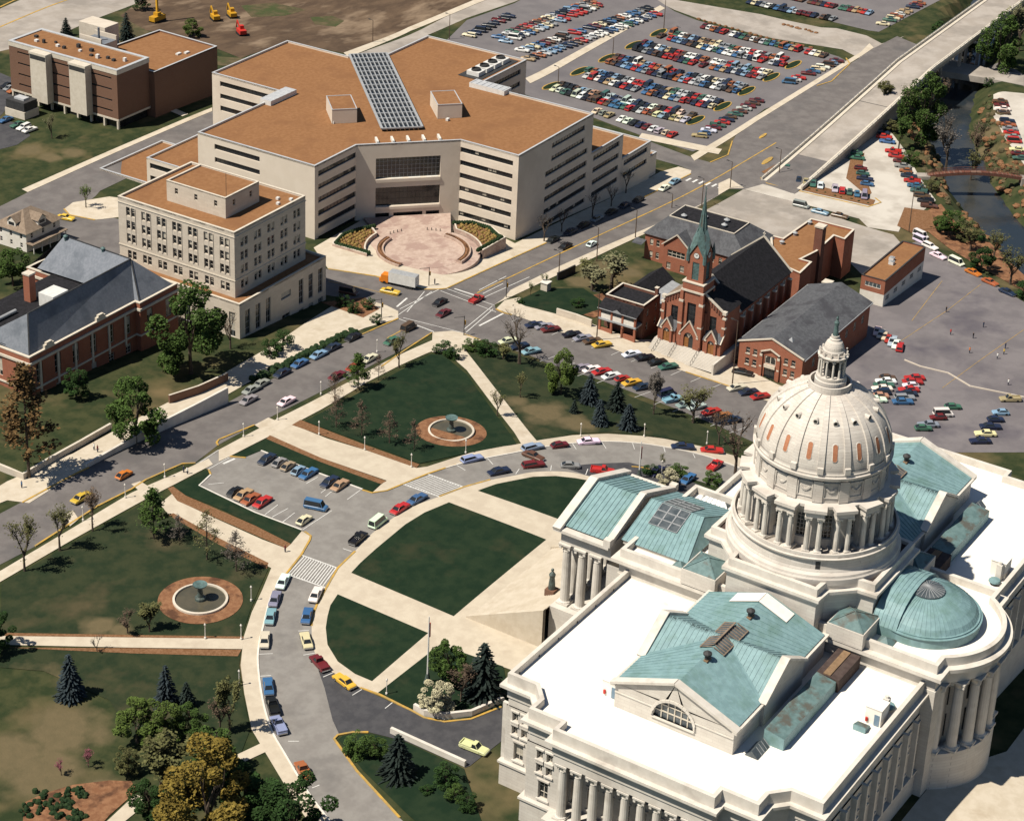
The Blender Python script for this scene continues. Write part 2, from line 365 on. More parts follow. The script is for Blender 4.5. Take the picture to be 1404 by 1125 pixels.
def place(me, name, parent=None, loc=(0, 0, 0), rot=0.0, scale=None):
    o = bpy.data.objects.new(name, me); COL.objects.link(o)
    o.location = loc
    if rot: o.rotation_euler = (0, 0, rot)
    if scale: o.scale = scale if hasattr(scale, '__len__') else (scale,) * 3
    if parent is not None: o.parent = parent
    return o
def tag(o, label=None, cat=None, group=None, kind=None):
    if label: o['label'] = label
    if cat: o['category'] = cat
    if group: o['group'] = group
    if kind: o['kind'] = kind
    return o
def thing(name, label, cat, loc=(0, 0, 0), rot=0.0, group=None):
    o = bpy.data.objects.new(name, None); COL.objects.link(o); o.empty_display_size = 0.5
    o.location = loc; o.rotation_euler = (0, 0, rot)
    return tag(o, label, cat, group)
def kids(o): return KID.get(o.name, [])
def copy_tree(o, loc=None, rot=None, scale=None, parent=None, color=None):
    c = o.copy(); COL.objects.link(c)
    if loc is not None: c.location = loc
    if rot is not None: c.rotation_euler = (0, 0, rot)
    if scale is not None: c.scale = scale if hasattr(scale, '__len__') else (scale,) * 3
    if parent is not None: c.parent = parent
    if color is not None: c.color = color
    for ch in o.children: copy_tree(ch, parent=c, color=color)
    return c
def area2(pts): return sum(pts[i][0] * pts[(i + 1) % len(pts)][1] - pts[(i + 1) % len(pts)][0] * pts[i][1] for i in range(len(pts)))
def offset(pts, d):
    """outline moved outwards by d (counter-clockwise outlines)"""
    n = len(pts); out = []
    for i in range(n):
        p0, p1, p2 = Vector(pts[i - 1]).to_2d() if len(pts[0]) > 2 else Vector(pts[i - 1]), Vector(pts[i][:2]), Vector(pts[(i + 1) % n][:2])
        e1, e2 = (p1 - p0).normalized(), (p2 - p1).normalized()
        n1, n2 = Vector((e1.y, -e1.x)), Vector((e2.y, -e2.x))
        k = max(1 + n1.dot(n2), 0.25)
        out.append(tuple(p1 + (n1 + n2) * (d / k)))
    return out

# ------------------------------------------------------------------ sheets lying on the ground
def _clip(poly, a, b):
    out = []; n = len(poly)
    ax, ay = a; ex, ey = b[0] - ax, b[1] - ay
    ds = [ex * (p[1] - ay) - ey * (p[0] - ax) for p in poly]
    for i in range(n):
        j = (i + 1) % n; di, dj = ds[i], ds[j]
        if di >= 0: out.append(poly[i])
        if (di >= 0) != (dj >= 0):
            t = di / (di - dj); out.append((poly[i][0] + (poly[j][0] - poly[i][0]) * t, poly[i][1] + (poly[j][1] - poly[i][1]) * t))
    return out
def drape_into(mb, pts, dz, mi=0):
    """cover the ground inside outline pts (world xy), cut along the ground's own triangles so that it lies parallel to it"""
    pts = [(float(p[0]), float(p[1])) for p in pts]
    if area2(pts) < 0: pts = pts[::-1]
    for tri in tessellate_polygon([[Vector((p[0], p[1], 0)) for p in pts]]):
        t = [pts[i] for i in tri]
        if abs(area2(t)) < 1e-6: continue
        if area2(t) < 0: t = t[::-1]
        xs = [p[0] for p in t]; ys = [p[1] for p in t]
        i0 = max(int(np.searchsorted(GX, min(xs))) - 1, 0); i1 = min(int(np.searchsorted(GX, max(xs))), len(GX) - 1)
        j0 = max(int(np.searchsorted(GY, min(ys))) - 1, 0); j1 = min(int(np.searchsorted(GY, max(ys))), len(GY) - 1)
        for i in range(i0, i1):
            strip = _clip(t, (GX[i], 0), (GX[i], -1)) if GX[i] > min(xs) else t       # keep x >= GX[i]
            if GX[i + 1] < max(xs) and len(strip) > 2: strip = _clip(strip, (GX[i + 1], 0), (GX[i + 1], 1))
            if len(strip) < 3: continue
            sy = [p[1] for p in strip]
            k0 = max(int(np.searchsorted(GY, min(sy))) - 1, j0); k1 = min(int(np.searchsorted(GY, max(sy))), j1)
            for j in range(k0, k1):
                c = strip
                if GY[j] > min(sy): c = _clip(c, (0, GY[j]), (1, GY[j]))
                if GY[j + 1] < max(sy) and len(c) > 2: c = _clip(c, (1, GY[j + 1]), (0, GY[j + 1]))
                if len(c) < 3: continue
                x0, y0, x1, y1 = GX[i], GY[j], GX[i + 1], GY[j + 1]
                z = (TZ[i, j], TZ[i + 1, j], TZ[i + 1, j + 1], TZ[i, j + 1])
                if max(z) - min(z) < 1e-4:
                    mb.face([(p[0], p[1], z[0] + dz) for p in c], mi); continue
                for h in (0, 1):
                    d_ = _clip(c, (x0, y0), (x1, y1)) if h else _clip(c, (x1, y1), (x0, y0))
                    if len(d_) < 3: continue
                    q = []
                    for p in d_:
                        u, v = (p[0] - x0) / (x1 - x0), (p[1] - y0) / (y1 - y0)
                        q.append((p[0], p[1], dz + (z[0] + (z[2] - z[3]) * u + (z[3] - z[0]) * v if h else z[0] + (z[1] - z[0]) * u + (z[2] - z[1]) * v)))
                    mb.face(q, mi)
def P(pts): return [tuple(G(*p)[:2]) for p in pts]
def sheet(name, outlines, mt, dz, world=False, kind='structure', parent=None):
    mb = MB(mt)
    for k, o in enumerate(outlines): drape_into(mb, o if world else P(o), dz + 0.004 * k)
    o = mb.build(name, parent)
    if parent is None and kind: tag(o, kind=kind)
    return o
def strip_pts(line, wd):
    """outline of a band of width wd along a world polyline"""
    L_, R_ = [], []
    n = len(line)
    for i in range(n):
        a = Vector(line[max(i - 1, 0)][:2]); b = Vector(line[min(i + 1, n - 1)][:2])
        d = (b - a).normalized(); nn = Vector((-d.y, d.x)) * wd / 2; p = Vector(line[i][:2])
        L_.append(tuple(p + nn)); R_.append(tuple(p - nn))
    return L_ + R_[::-1]
def bands(mb, line, wd, dz, mi=0):
    """the same band laid piece by piece (safe for bends)"""
    n = len(line)
    s_ = strip_pts(line, wd)
    for i in range(n - 1):
        drape_into(mb, [s_[i], s_[i + 1], s_[2 * n - 2 - i], s_[2 * n - 1 - i]], dz, mi)
def smooth_line(pts, it=2):
    pts = [Vector(p[:2]) for p in pts]
    for _ in range(it):
        q = [pts[0]]
        for i in range(len(pts) - 1):
            q += [pts[i] * 0.75 + pts[i + 1] * 0.25, pts[i] * 0.25 + pts[i + 1] * 0.75]
        q.append(pts[-1]); pts = q
    return [tuple(p) for p in pts]
def kerb_into(mb, line, wd=0.32, ht=0.15, base=0.0, mi=0):
    n = len(line); s_ = strip_pts(line, wd)
    v = []
    for i in range(n):
        for p in (s_[i], s_[2 * n - 1 - i]):
            z = T(*p) + base; v += [(p[0], p[1], z - 0.05), (p[0], p[1], z + ht)]
    f = []
    for i in range(n - 1):
        a = 4 * i; b = a + 4
        f += [(a, b, b + 1, a + 1), (a + 1, b + 1, b + 3, a + 3), (a + 3, b + 3, b + 2, a + 2)]
    f += [(0, 1, 3, 2), (4 * n - 4, 4 * n - 2, 4 * n - 1, 4 * n - 3)]
    mb.mesh(v, f, mi)
def dense(line, step=2.5):
    out = [Vector(line[0][:2])]
    for a, b in zip(line, line[1:]):
        a, b = Vector(a[:2]), Vector(b[:2]); n = max(1, int((b - a).length / step))
        out += [a + (b - a) * (k / n) for k in range(1, n + 1)]
    return [tuple(p) for p in out]
def point_in(pt, poly):
    x, y = pt; c = False; n = len(poly)
    for i in range(n):
        x0, y0 = poly[i - 1][:2]; x1, y1 = poly[i][:2]
        if (y0 > y) != (y1 > y) and x < (x1 - x0) * (y - y0) / (y1 - y0) + x0: c = not c
    return c
# ------------------------------------------------------------------ ground, roads, walks, lawns
DRY, DRY2 = (0.105, 0.088, 0.048), (0.155, 0.12, 0.066)
def S_(*l): return [(*G(x, y)[:2], r) for x, y, r in l]
spots('parkgrass', DRY, S_((90, 1000, 9), (30, 950, 9), (50, 1060, 9), (130, 1040, 7), (745, 565, 7), (785, 580, 6), (710, 550, 4), (135, 858, 4), (165, 865, 3)), DRY2)
spots('grass', DRY, S_((90, 1000, 9), (60, 1060, 9), (20, 1040, 9), (140, 1080, 5), (800, 385, 6), (840, 365, 6), (815, 370, 5), (860, 372, 4), (40, 205, 5), (70, 215, 4), (100, 210, 5), (230, 130, 7), (1240, 215, 5), (1290, 262, 5), (1345, 215, 7), (1365, 180, 6)), DRY2)
v, f = [], []
ny = len(GY)
for i, x in enumerate(GX):
    for j, y in enumerate(GY): v.append((x, y, TZ[i, j]))
for i in range(len(GX) - 1):
    for j in range(ny - 1):
        a, b, c, d = i * ny + j, (i + 1) * ny + j, (i + 1) * ny + j + 1, i * ny + j + 1
        f += [(a, b, c), (a, c, d)]
mb = MB('grass'); mb.mesh(v, f); tag(mb.build('ground'), kind='structure')

sheet('dirt_field', [[(165, 22), (230, -30), (720, -45), (651, 0), (560, 38), (471, 73), (395, 58), (330, 80), (285, 62), (240, 48), (200, 42)]], 'field', 0.04)
sheet('sandy_track', [[(150, 38), (175, 28), (215, 50), (255, 62), (300, 78), (335, 80), (345, 92), (300, 90), (255, 78), (200, 62), (160, 52)],
                      [(425, 24), (455, 22), (472, 29), (460, 37), (432, 34)], [(330, 8), (375, 4), (420, 14), (390, 22), (345, 24)]], 'sandytrack' if 'sandytrack' in MATS else 'drygrass', 0.06)
road = 'asphalt'
sheet('high_street', [[(-160, 790), (-80, 745), (0, 704), (107, 648), (222, 590), (310, 553), (350, 531), (440, 486), (494, 460), (546, 437), (593, 456),
                       (545, 483), (440, 537), (382, 566), (349, 583), (299, 610), (268, 634), (250, 636), (200, 658), (180, 671), (134, 694), (48, 749), (-60, 805), (-160, 860)],
                      [(546, 437), (546, 429), (535, 421), (515, 416), (450, 405), (380, 394), (300, 380), (160, 352), (100, 330), (60, 312), (105, 290), (160, 300), (300, 340), (450, 369), (515, 379), (582, 397),
                       (600, 397), (612, 396), (750, 333), (882, 271), (947, 238), (1000, 259), (882, 322), (774, 373), (678, 418), (680, 424), (700, 431), (658, 465), (636, 458), (620, 455), (593, 456)],
                      [(947, 238), (948, 234), (930, 227), (880, 213), (860, 200), (890, 194), (946, 215), (974, 223), (998, 213), (1004, 194), (1009, 186), (1036, 167), (1077, 140), (1113, 121), (1178, 80),
                       (1195, 68), (1230, 50), (1290, 97), (1224, 129), (1108, 198), (1070, 226), (1043, 243), (1052, 252), (1020, 260), (1000, 259)]], road, 0.05)
sheet('church_street', [[(700, 431), (767, 455), (820, 470), (854, 484), (940, 510), (998, 530), (1060, 553), (1130, 582), (1200, 610), (1160, 660), (1060, 618), (985, 584), (926, 560), (820, 520), (750, 498), (736, 491), (658, 465)]], road, 0.05)
sheet('back_street', [[(-60, 310), (38, 264), (160, 209), (291, 153), (345, 130), (345, 175), (200, 232), (137, 262), (132, 268), (105, 290), (160, 300), (160, 352), (100, 330), (60, 315), (-60, 355)]], road, 0.055)
sheet('creek_road', [[(1224, 129), (1291, 97), (1353, 108), (1404, 119), (1480, 134), (1480, 118), (1404, 103), (1340, 91), (1284, 80), (1240, 95)]], road, 0.06)
sheet('boulevard', [[(915, -12), (925, 0), (1044, 20), (1126, 38), (1147, 39), (1188, 49), (1209, 60), (1240, 50), (1178, 80), (1155, 68), (1060, 53), (955, 25), (925, 14), (880, -8)],
                    [(440, 92), (660, -2), (720, -25), (800, -60), (830, -50), (740, -12), (705, 3), (640, 25), (587, 48), (520, 80), (470, 104)],
                    [(-60, 85), (-60, 40), (60, -12), (140, -45), (260, -40), (190, 4), (60, 58)]], 'roadconcrete', 0.045)
sheet('parking_lot', [[(600, 66), (640, 28), (705, 5), (740, -14), (880, -14), (925, 16), (955, 28), (1060, 56), (1110, 66), (1150, 78), (1166, 87), (1150, 105), (1113, 121), (1077, 140), (1048, 150), (1010, 180), (985, 195), (950, 208),
                       (890, 190), (810, 160), (720, 130), (640, 95)],
                      [(960, -14), (1060, 8), (1140, 30), (1190, 42), (1205, 44), (1290, 0), (1350, -40), (1100, -80), (980, -50)]], 'lotasphalt', 0.06)
sheet('side_lot', [[(-30, 150), (0, 163), (24, 169.5), (42, 186), (23, 199), (0, 205), (-30, 212)], [(-30, 90), (0, 100), (28, 112), (28, 128), (0, 160), (-30, 155)]], 'newasphalt', 0.05)
# capitol drive
DR_OUT = [(470, 1150), (440, 1110), (420, 1084), (389, 1031), (373, 1005), (360, 964), (353, 912), (354, 886), (363, 850), (369, 823), (381, 800), (392.5, 787), (413, 761), (424, 742)]
DR_OUT2 = [(500, 673), (510, 676), (530, 673), (552, 664), (586, 650), (626, 637), (662, 629), (700, 622), (744, 613), (785, 607.5), (834, 605), (880, 608), (912, 613), (958, 622), (1000, 636), (1060, 660)]
DR_IN = [(842, 662), (811, 654), (785, 647.6), (757, 646), (726, 647.6), (710, 651.5), (672, 658), (636, 668), (602.5, 681), (559, 696.6), (510, 730), (487, 756), (463, 779), (448, 805), (435, 828), (428, 845), (427, 868), (428.6, 886.5), (435, 904.6), (453, 920), (494, 943), (520, 952), (566, 975), (582, 984), (610, 989.6), (646, 985.7), (687.5, 969)]
DR_OUT, DR_OUT2 = smooth_line(DR_OUT), smooth_line(DR_OUT2)
DI, DM = smooth_line(DR_IN[:20]), DR_IN[20:22]; DR_SV = smooth_line(DR_IN[20:])
DR_ISL = [(580, 1150), (548, 1121), (489, 1056.6), (463.4, 1020.5), (458, 1013), (463, 1007.6), (484, 1003.8), (505, 1003.8)]
sheet('capitol_drive', [DR_OUT + [(426, 735), (414, 727), (350, 703), (273, 666), (289, 650), (286, 644), (268, 636), (298, 617), (318, 626), (336, 627), (358, 618), (440, 650), (497, 671)] + DR_OUT2 +
                        [(1060, 690), (960, 660), (880, 640)] + DI + [(445, 943), (456, 987), (465, 1006)] + DR_ISL[:-2][::-1]], 'drive', 0.07)
sheet('service_drive', [[(432, 906), (453, 919), (494, 943), (566, 976), (582, 985), (610, 990.5), (646, 986.5), (688, 970), (720, 990), (690, 1014), (644, 1050), (638, 1052), (556, 1016), (505, 1003.5), (484, 1003.5), (465, 1006.5), (456, 987), (445, 943)],
                        [(770, 640), (812, 636), (862, 634), (905, 645), (960, 665), (1000, 690), (900, 690), (842, 662), (811, 654)]], 'newasphalt', 0.09)
# walks
sheet('sidewalk', [
    [(-60, 832), (2, 797), (98, 741), (188, 691), (240, 664), (292, 637), (286, 629), (240, 650), (180, 676), (103, 722), (51, 753), (2, 782), (-60, 815)],
    [(300, 633), (315, 626), (400, 583), (440, 562), (466, 547), (502, 525), (547, 502), (592, 482), (606, 461), (531, 495), (480, 523), (429, 550), (385, 572), (300, 617)],
    [(593, 456), (620, 454), (636, 457), (660, 466), (640, 474), (628, 471), (612, 483), (592, 483)],
    [(606, 478), (628, 466), (640, 483), (726, 593), (737, 606), (716, 611), (705, 593), (640, 508), (610, 482)],
    [(180, 664), (192, 660), (205, 668), (193, 675)], [(100, 700), (108, 712), (96, 722), (88, 708)], [(349, 583), (368, 573), (385, 580), (362, 592)]], 'palewalk', 0.14)
sheet('park_path', [
    [(231, 706), (219, 691), (239, 675), (246, 688), (300, 713), (360, 740), (392, 752), (399, 746), (414, 728), (426, 736), (424, 742), (413, 761), (392, 787), (381, 800), (369, 823), (363, 850), (354, 886), (353, 912), (360, 964), (373, 1005), (389, 1031), (420, 1084), (448, 1122), (470, 1150),
     (440, 1150), (415, 1115), (391, 1077), (358, 1022), (345, 1000), (335, 951), (330, 912), (334, 874), (345, 840), (360, 808), (372, 779), (350, 768), (300, 741)],
    [(369, 597), (400, 582), (450, 602), (500, 617), (571, 642), (586, 640), (626, 627), (662, 616), (700, 611), (744, 603), (785, 597), (834, 595), (880, 598), (912, 602), (960, 612), (1010, 626), (1060, 650), (1060, 660), (1000, 636), (958, 622), (912, 613), (880, 608), (834, 605), (785, 607.5), (744, 613), (700, 622), (662, 629), (626, 637), (586, 650), (552, 664), (530, 673), (510, 676), (522, 665), (530, 659), (440, 628)],
    [(-40, 870), (0, 871), (165, 873.6), (335, 876), (332, 890), (180, 888), (0, 884), (-40, 883)],
    [(142, 1130), (186, 1089), (197, 1094), (196, 1106), (160, 1135)], [(322, 1036), (360, 1018), (366, 1030), (336, 1044)]], 'concrete', 0.13)
sheet('plaza', [DI + DM + [(517, 951), (603, 884), (700, 918), (740, 960), (900, 900), (900, 720), (850, 680)]], 'concrete', 0.13)
sheet('lawn', [
    [(615.5, 689), (749, 740), (622, 845), (481.5, 785.5), (494, 772), (515, 753), (556, 719), (582, 703)],
    [(463, 815), (587, 868), (510, 934), (486.6, 924), (463, 907), (449, 884), (446.6, 861), (449, 845), (453, 830)],
    [(655, 673), (680, 664), (710, 658), (731, 654), (762, 653), (790, 656), (822, 662), (778.6, 717)],
    [(237, 667), (270, 650), (286, 644), (289, 651), (273, 666), (350, 703), (414, 727), (399, 746), (350, 721), (300, 697), (255, 680)],
    [(318, 626), (365, 602), (440, 634), (522, 664), (510, 675), (497, 671), (440, 650), (358, 618), (336, 627)],
    [(418, 578), (500, 535), (592, 486), (607, 487), (640, 514), (700, 596), (708, 609), (640, 622), (575, 636), (500, 608)],
    [(707, 414), (745, 396), (800, 396), (835, 420), (800, 432), (763, 431), (720, 420)],
    [(517, 951), (603, 884), (690, 914), (700, 965), (646, 983), (610, 986), (566, 972)],
    [(470, 1022), (464, 1014), (470, 1009), (486, 1006), (505, 1006), (552, 1016), (636, 1054), (668, 1150), (600, 1150), (560, 1118), (497, 1056)]], 'lawn', 0.15)
sheet('park_lawn', [
    [(2, 800), (100, 744), (190, 694), (222, 700), (300, 745), (368, 780), (356, 806), (342, 840), (331, 873), (165, 871), (0, 868)],
    [(0, 888), (180, 891), (330, 893), (328, 912), (333, 951), (343, 1000), (330, 1034), (180, 1010), (150, 960), (60, 920), (0, 915)],
    [(720, 611), (700, 585), (650, 512), (634, 478), (660, 470), (740, 497), (820, 526), (926, 568), (1000, 600), (1010, 622), (960, 609), (880, 596), (834, 593), (785, 595)]], 'parkgrass', 0.11)
sheet('bare_soil', [
    [(365, 602), (370, 597), (440, 628), (530, 660), (522, 664), (440, 634)],
    [(230, 670), (237, 667), (255, 680), (350, 721), (399, 746), (392, 752), (350, 734), (243, 687)],
    [(400, 583), (412, 576), (500, 610), (575, 637), (571, 642), (500, 617)],
    [(230, 706), (238, 704), (300, 738), (368, 772), (366, 780), (300, 747)],
    [(568, 962), (582, 935), (625, 925), (640, 945), (600, 975)], [(0, 872), (10, 868), (165, 870.5), (334, 873), (334, 876), (165, 874)], [(10, 888), (180, 889), (331, 891), (326, 900), (180, 896)],
    [(1050, 240), (1180, 171), (1184, 160), (1044, 236)], [(1052, 243), (1120, 255), (1200, 275), (1196, 283), (1120, 266), (1050, 250)],
    [(1166, 218), (1185, 210), (1182, 232), (1195, 265), (1190, 270), (1160, 245)], [(1230, 310), (1240, 285), (1275, 290), (1285, 310), (1260, 325)]], 'mulch', 0.145)
sheet('red_soil', [[(30, 1140), (34, 1100), (60, 1088), (100, 1076), (150, 1070), (180, 1071), (188, 1084), (150, 1118), (130, 1140)], [(782, 428), (800, 408), (828, 402), (836, 425), (815, 436)],
                   [(440, 415), (500, 408), (520, 424), (498, 436)], [(1250, 300), (1290, 280), (1330, 330), (1404, 370), (1404, 400), (1300, 340)]], 'soil', 0.15)
sheet('forecourt', [[(200, 600), (300, 548), (345, 522), (420, 485), (500, 450), (546, 437), (546, 427), (530, 419), (512, 414), (486, 428), (455, 420), (380, 470), (300, 516), (250, 542), (205, 565), (100, 622), (10, 660), (-40, 690), (-40, 705), (10, 686), (40, 690), (107, 648)],
                    [(430, 340), (450, 369), (515, 379), (582, 397), (600, 397), (612, 396), (750, 333), (882, 271), (947, 238), (948, 234), (930, 229), (905, 236), (706, 334), (640, 300), (500, 300)],
                    [(680, 424), (700, 431), (767, 455), (820, 470), (854, 484), (940, 510), (998, 530), (1060, 553), (1130, 582), (1150, 560), (1068, 528), (1011, 500), (985, 490), (900, 466), (870, 466), (800, 440), (760, 427), (712, 408), (692, 412)],
                    [(678, 418), (774, 373), (882, 322), (910, 306), (1000, 259), (1020, 258), (1000, 245), (985, 252), (985, 268), (890, 312), (770, 364), (700, 398), (690, 410)],
                    [(88, 287), (100, 278), (150, 270), (165, 272), (165, 298), (130, 302), (95, 295)],
                    [(947, 214), (1036, 160), (1180, 72), (1192, 60), (1198, 66), (1180, 78), (1037, 167), (952, 221)], [(880, 183), (990, 205), (985, 212), (875, 190)],
                    [(38, 264), (160, 209), (291, 153), (291, 148), (160, 203), (30, 260)], [(196, 138), (250, 160), (258, 157), (205, 135)],
                    [(471, 73), (560, 38), (651, 0), (690, -16), (700, -12), (655, 5), (563, 43), (478, 79)], [(720, 108), (800, 66), (880, 22), (905, 8), (912, 12), (885, 27), (800, 75), (727, 115)]], 'palewalk', 0.12)
sheet('north_terrace', [[(1180, 1240), (1180, 1200), (1236, 1125), (1290, 1060), (1380, 1030), (1480, 900), (1560, 900), (1560, 1300), (1200, 1300)]], 'palewalk', 0.10)
sheet('school_yard', [[(960, 292), (1019, 260), (1089, 277), (1162, 303), (1190, 312), (1225, 322), (1250, 350), (1190, 385), (1150, 345), (1060, 400), (960, 330)]], 'roadconcrete', 0.07)
sheet('creek_lot', [[(1050, 248), (1120, 215), (1181, 170), (1216, 174), (1240, 205), (1262, 245), (1283, 275), (1262, 292), (1240, 300), (1232, 318), (1190, 312), (1178, 300), (1089, 277), (1020, 260), (1052, 251)], [(1362, 130), (1375, 126), (1420, 130), (1420, 235), (1404, 226), (1378, 190), (1362, 160)]], 'lotconcrete', 0.08)
sheet('playground', [[(1190, 385), (1225, 340), (1262, 330), (1300, 352), (1404, 414), (1480, 460), (1560, 520), (1500, 650), (1404, 620), (1290, 620), (1150, 590), (1150, 500), (1185, 430)]], 'playasphalt', 0.06)
sheet('creek_water', [[(600, 380), (1500, 380), (1500, 40), (1250, 40), (1200, 200)]], 'water', 0, world=False) if False else None
mb = MB('water'); mb.face([(400, -60, -30.2), (1000, -60, -30.2), (1000, 340, -30.2), (400, 340, -30.2)]); tag(mb.build('creek_water'), kind='structure')

# kerbs
def kerb(name, lines, mt, wd=0.34, ht=0.16, base=0.05):
    mb = MB(mt)
    for l in lines: kerb_into(mb, dense(P(l), 3.0), wd, ht, base)
    return tag(mb.build(name), kind='structure')
kerb('yellow_kerb', [[(31, 689), (107, 648), (122, 641)], [(48, 749), (134, 694), (180, 671), (200, 658), (250, 636), (268, 635)], [(299, 611), (297, 607), (300, 603), (349, 583)],
     [(450, 369), (515, 379), (582, 397), (600, 397), (612, 396), (750, 333)], [(882, 271), (920, 252), (947, 239)], [(494, 460), (546, 437)], [(523, 503), (592, 456.5)],
     [(680, 424), (690, 429), (702, 432)], [(636, 458.5), (658, 466)], [(392.5, 787), (413, 761), (425, 740), (426, 735), (418, 729)], [(497, 672), (510, 676), (530, 673), (552, 664), (586, 650), (626, 637)],
     [(427, 858), (428, 845), (435, 828), (448, 805), (463, 779), (487, 756)], [(602.5, 681), (636, 668), (672, 658)], [(494, 943), (520, 952), (566, 975), (582, 984), (610, 989.6), (646, 985.7), (687.5, 969)],
     [(548, 1121), (489, 1056.6), (463.4, 1020.5), (458, 1013), (463, 1007.6), (484, 1003.8), (505, 1003.8)], [(315, 626), (337, 628)], [(286, 644), (289, 651)], [(866, 640), (880, 641), (905, 648)],
     [(854, 484), (872, 489)], [(940, 510), (1010, 533)], [(974, 223), (998, 213), (1004, 194)], [(1043, 244), (1052, 252), (1120, 268), (1190, 284)], [(1190, 284), (1208, 278), (1200, 272)], [(88, 287), (95, 295), (130, 302)], [(1120, 118), (1140, 112), (1165, 88), (1160, 80)]], 'yellowpaint', 0.42)
kerb('white_kerb', [DR_OUT[:40], DR_OUT2[20:], [(289, 651), (273, 666), (350, 703), (414, 727)], [(358, 618), (440, 650), (497, 671)]], 'trimwhite', 0.34)
# painted markings
mb = MB('whitepaint'); my = MB('yellowpaint')
def paint(m_, a, b, wd=0.14, dz=0.11):
    bands(m_, [G(*a)[:2], G(*b)[:2]], wd, dz)
for a, b in [((546, 437), (596, 456)), ((553, 436), (636, 457)), ((612, 396), (678, 419)), ((604, 399), (680, 428)), ((558, 428), (582, 400)), ((546, 432), (592, 400)), ((548, 424), (604, 396)),
             ((639, 456), (676, 424)), ((636, 452), (675, 420)), ((662, 403), (690, 389)), ((657, 398), (694, 379)), ((664, 408), (726, 380))]: paint(mb, a, b, 0.22)
paint(mb, (568, 445), (594, 455), 0.55); paint(mb, (623, 396), (654, 406), 0.55); paint(mb, (544, 421), (558, 409), 0.55); paint(mb, (657, 447), (690, 430), 0.55)
paint(mb, (306, 636), (322, 629), 0.6); paint(mb, (270, 637), (300, 617), 0.15); paint(mb, (285, 644), (315, 627), 0.15)
for a, b in [((654, 402), (800, 333)), ((800, 333), (914, 280)), ((914, 280), (990, 240)), ((990, 240), (1064, 196)), ((531, 464), (551, 453))]:
    paint(my, a, b, 0.45, 0.115)
for a, b in [((450, 386), (500, 396)), ((500, 396), (545, 407))]: paint(my, a, b, 0.2, 0.115)
for a, b in [((0, 10), (40, -8)), ((-20, 46), (110, -6))]: paint(my, a, b, 0.7, 0.1)
for k in range(7):                                                     # bar crosswalk west of the state building
    t = k / 6; x, y = 944 + t * 53, 246.5 + t * 12; paint(mb, (x - 3.4, y + 1.8), (x + 3.4, y - 1.8), 0.75, 0.11)
# hatched crosswalks of the drive
def hatch(a, b, c, d, n):
    A, B, C_, D = [Vector(G(*p)[:2]) for p in (a, b, c, d)]
    for p, q in ((A, B), (D, C_)): bands(mb, [p, q], 0.35, 0.12)
    for k in range(1, n):
        p = A + (B - A) * ((k - 0.4) / n); q = D + (C_ - D) * ((k + 0.4) / n); bands(mb, [p, q], 0.22, 0.12)
hatch((392.5, 787), (447, 806), (463, 779), (413, 761), 15)
hatch((552, 664), (602, 681), (636, 668), (586, 650), 14)
for a, b in [((363, 706), (381, 692)), ((373, 709), (395, 697)), ((386, 717), (404, 703)), ((414, 727), (455, 700)), ((476, 685), (494, 672)), ((440, 676), (458, 662)), ((420, 663), (436, 654)), ((446, 681), (462, 668)), ((286, 664), (307, 662))]: paint(mb, a, b, 0.16, 0.1)
for a, b in [((470, 752), (482, 756)), ((350, 897), (374, 896)), ((355, 927), (372, 926)), ((409, 865), (424, 864)), ((416, 898), (433, 895)), ((443, 928), (457, 922)), ((483, 953), (496, 945)), ((528, 971), (538, 963)), ((395, 1016), (410, 1016)), ((428, 1080), (438, 1076)),
             ((625, 637), (638, 645)), ((668, 628), (676, 637)), ((784, 607), (790, 616)), ((825, 606), (831, 615)), ((867, 607), (870, 616)), ((910, 613), (912, 620)), ((707, 650), (712, 643)), ((755, 645), (756, 638)), ((803, 651), (806, 643)), ((950, 622), (953, 628))]: paint(mb, a, b, 0.16, 0.1)
for k in range(11):                                                    # angled stalls in front of the church
    for (x0, y0, x1, y1) in ((718, 434, 990, 526),):
        t = k / 10; x, y = x0 + (x1 - x0) * t, y0 + (y1 - y0) * t; paint(mb, (x, y), (x + 14, y + 12) if False else (x - 16, y + 7), 0.13, 0.1)
    t = k / 10; x, y = 740 + 260 * t, 496 + 98 * t; paint(mb, (x, y), (x + 22, y - 8), 0.13, 0.1)
mb.build('white_markings')['kind'] = 'structure'
for a, b in [((1232, 470), (1300, 425)), ((1300, 425), (1345, 390)), ((1292, 532), (1404, 452)), ((1250, 440), (1292, 385))]: paint(my, a, b, 0.12, 0.1)
my.build('yellow_markings')['kind'] = 'structure'
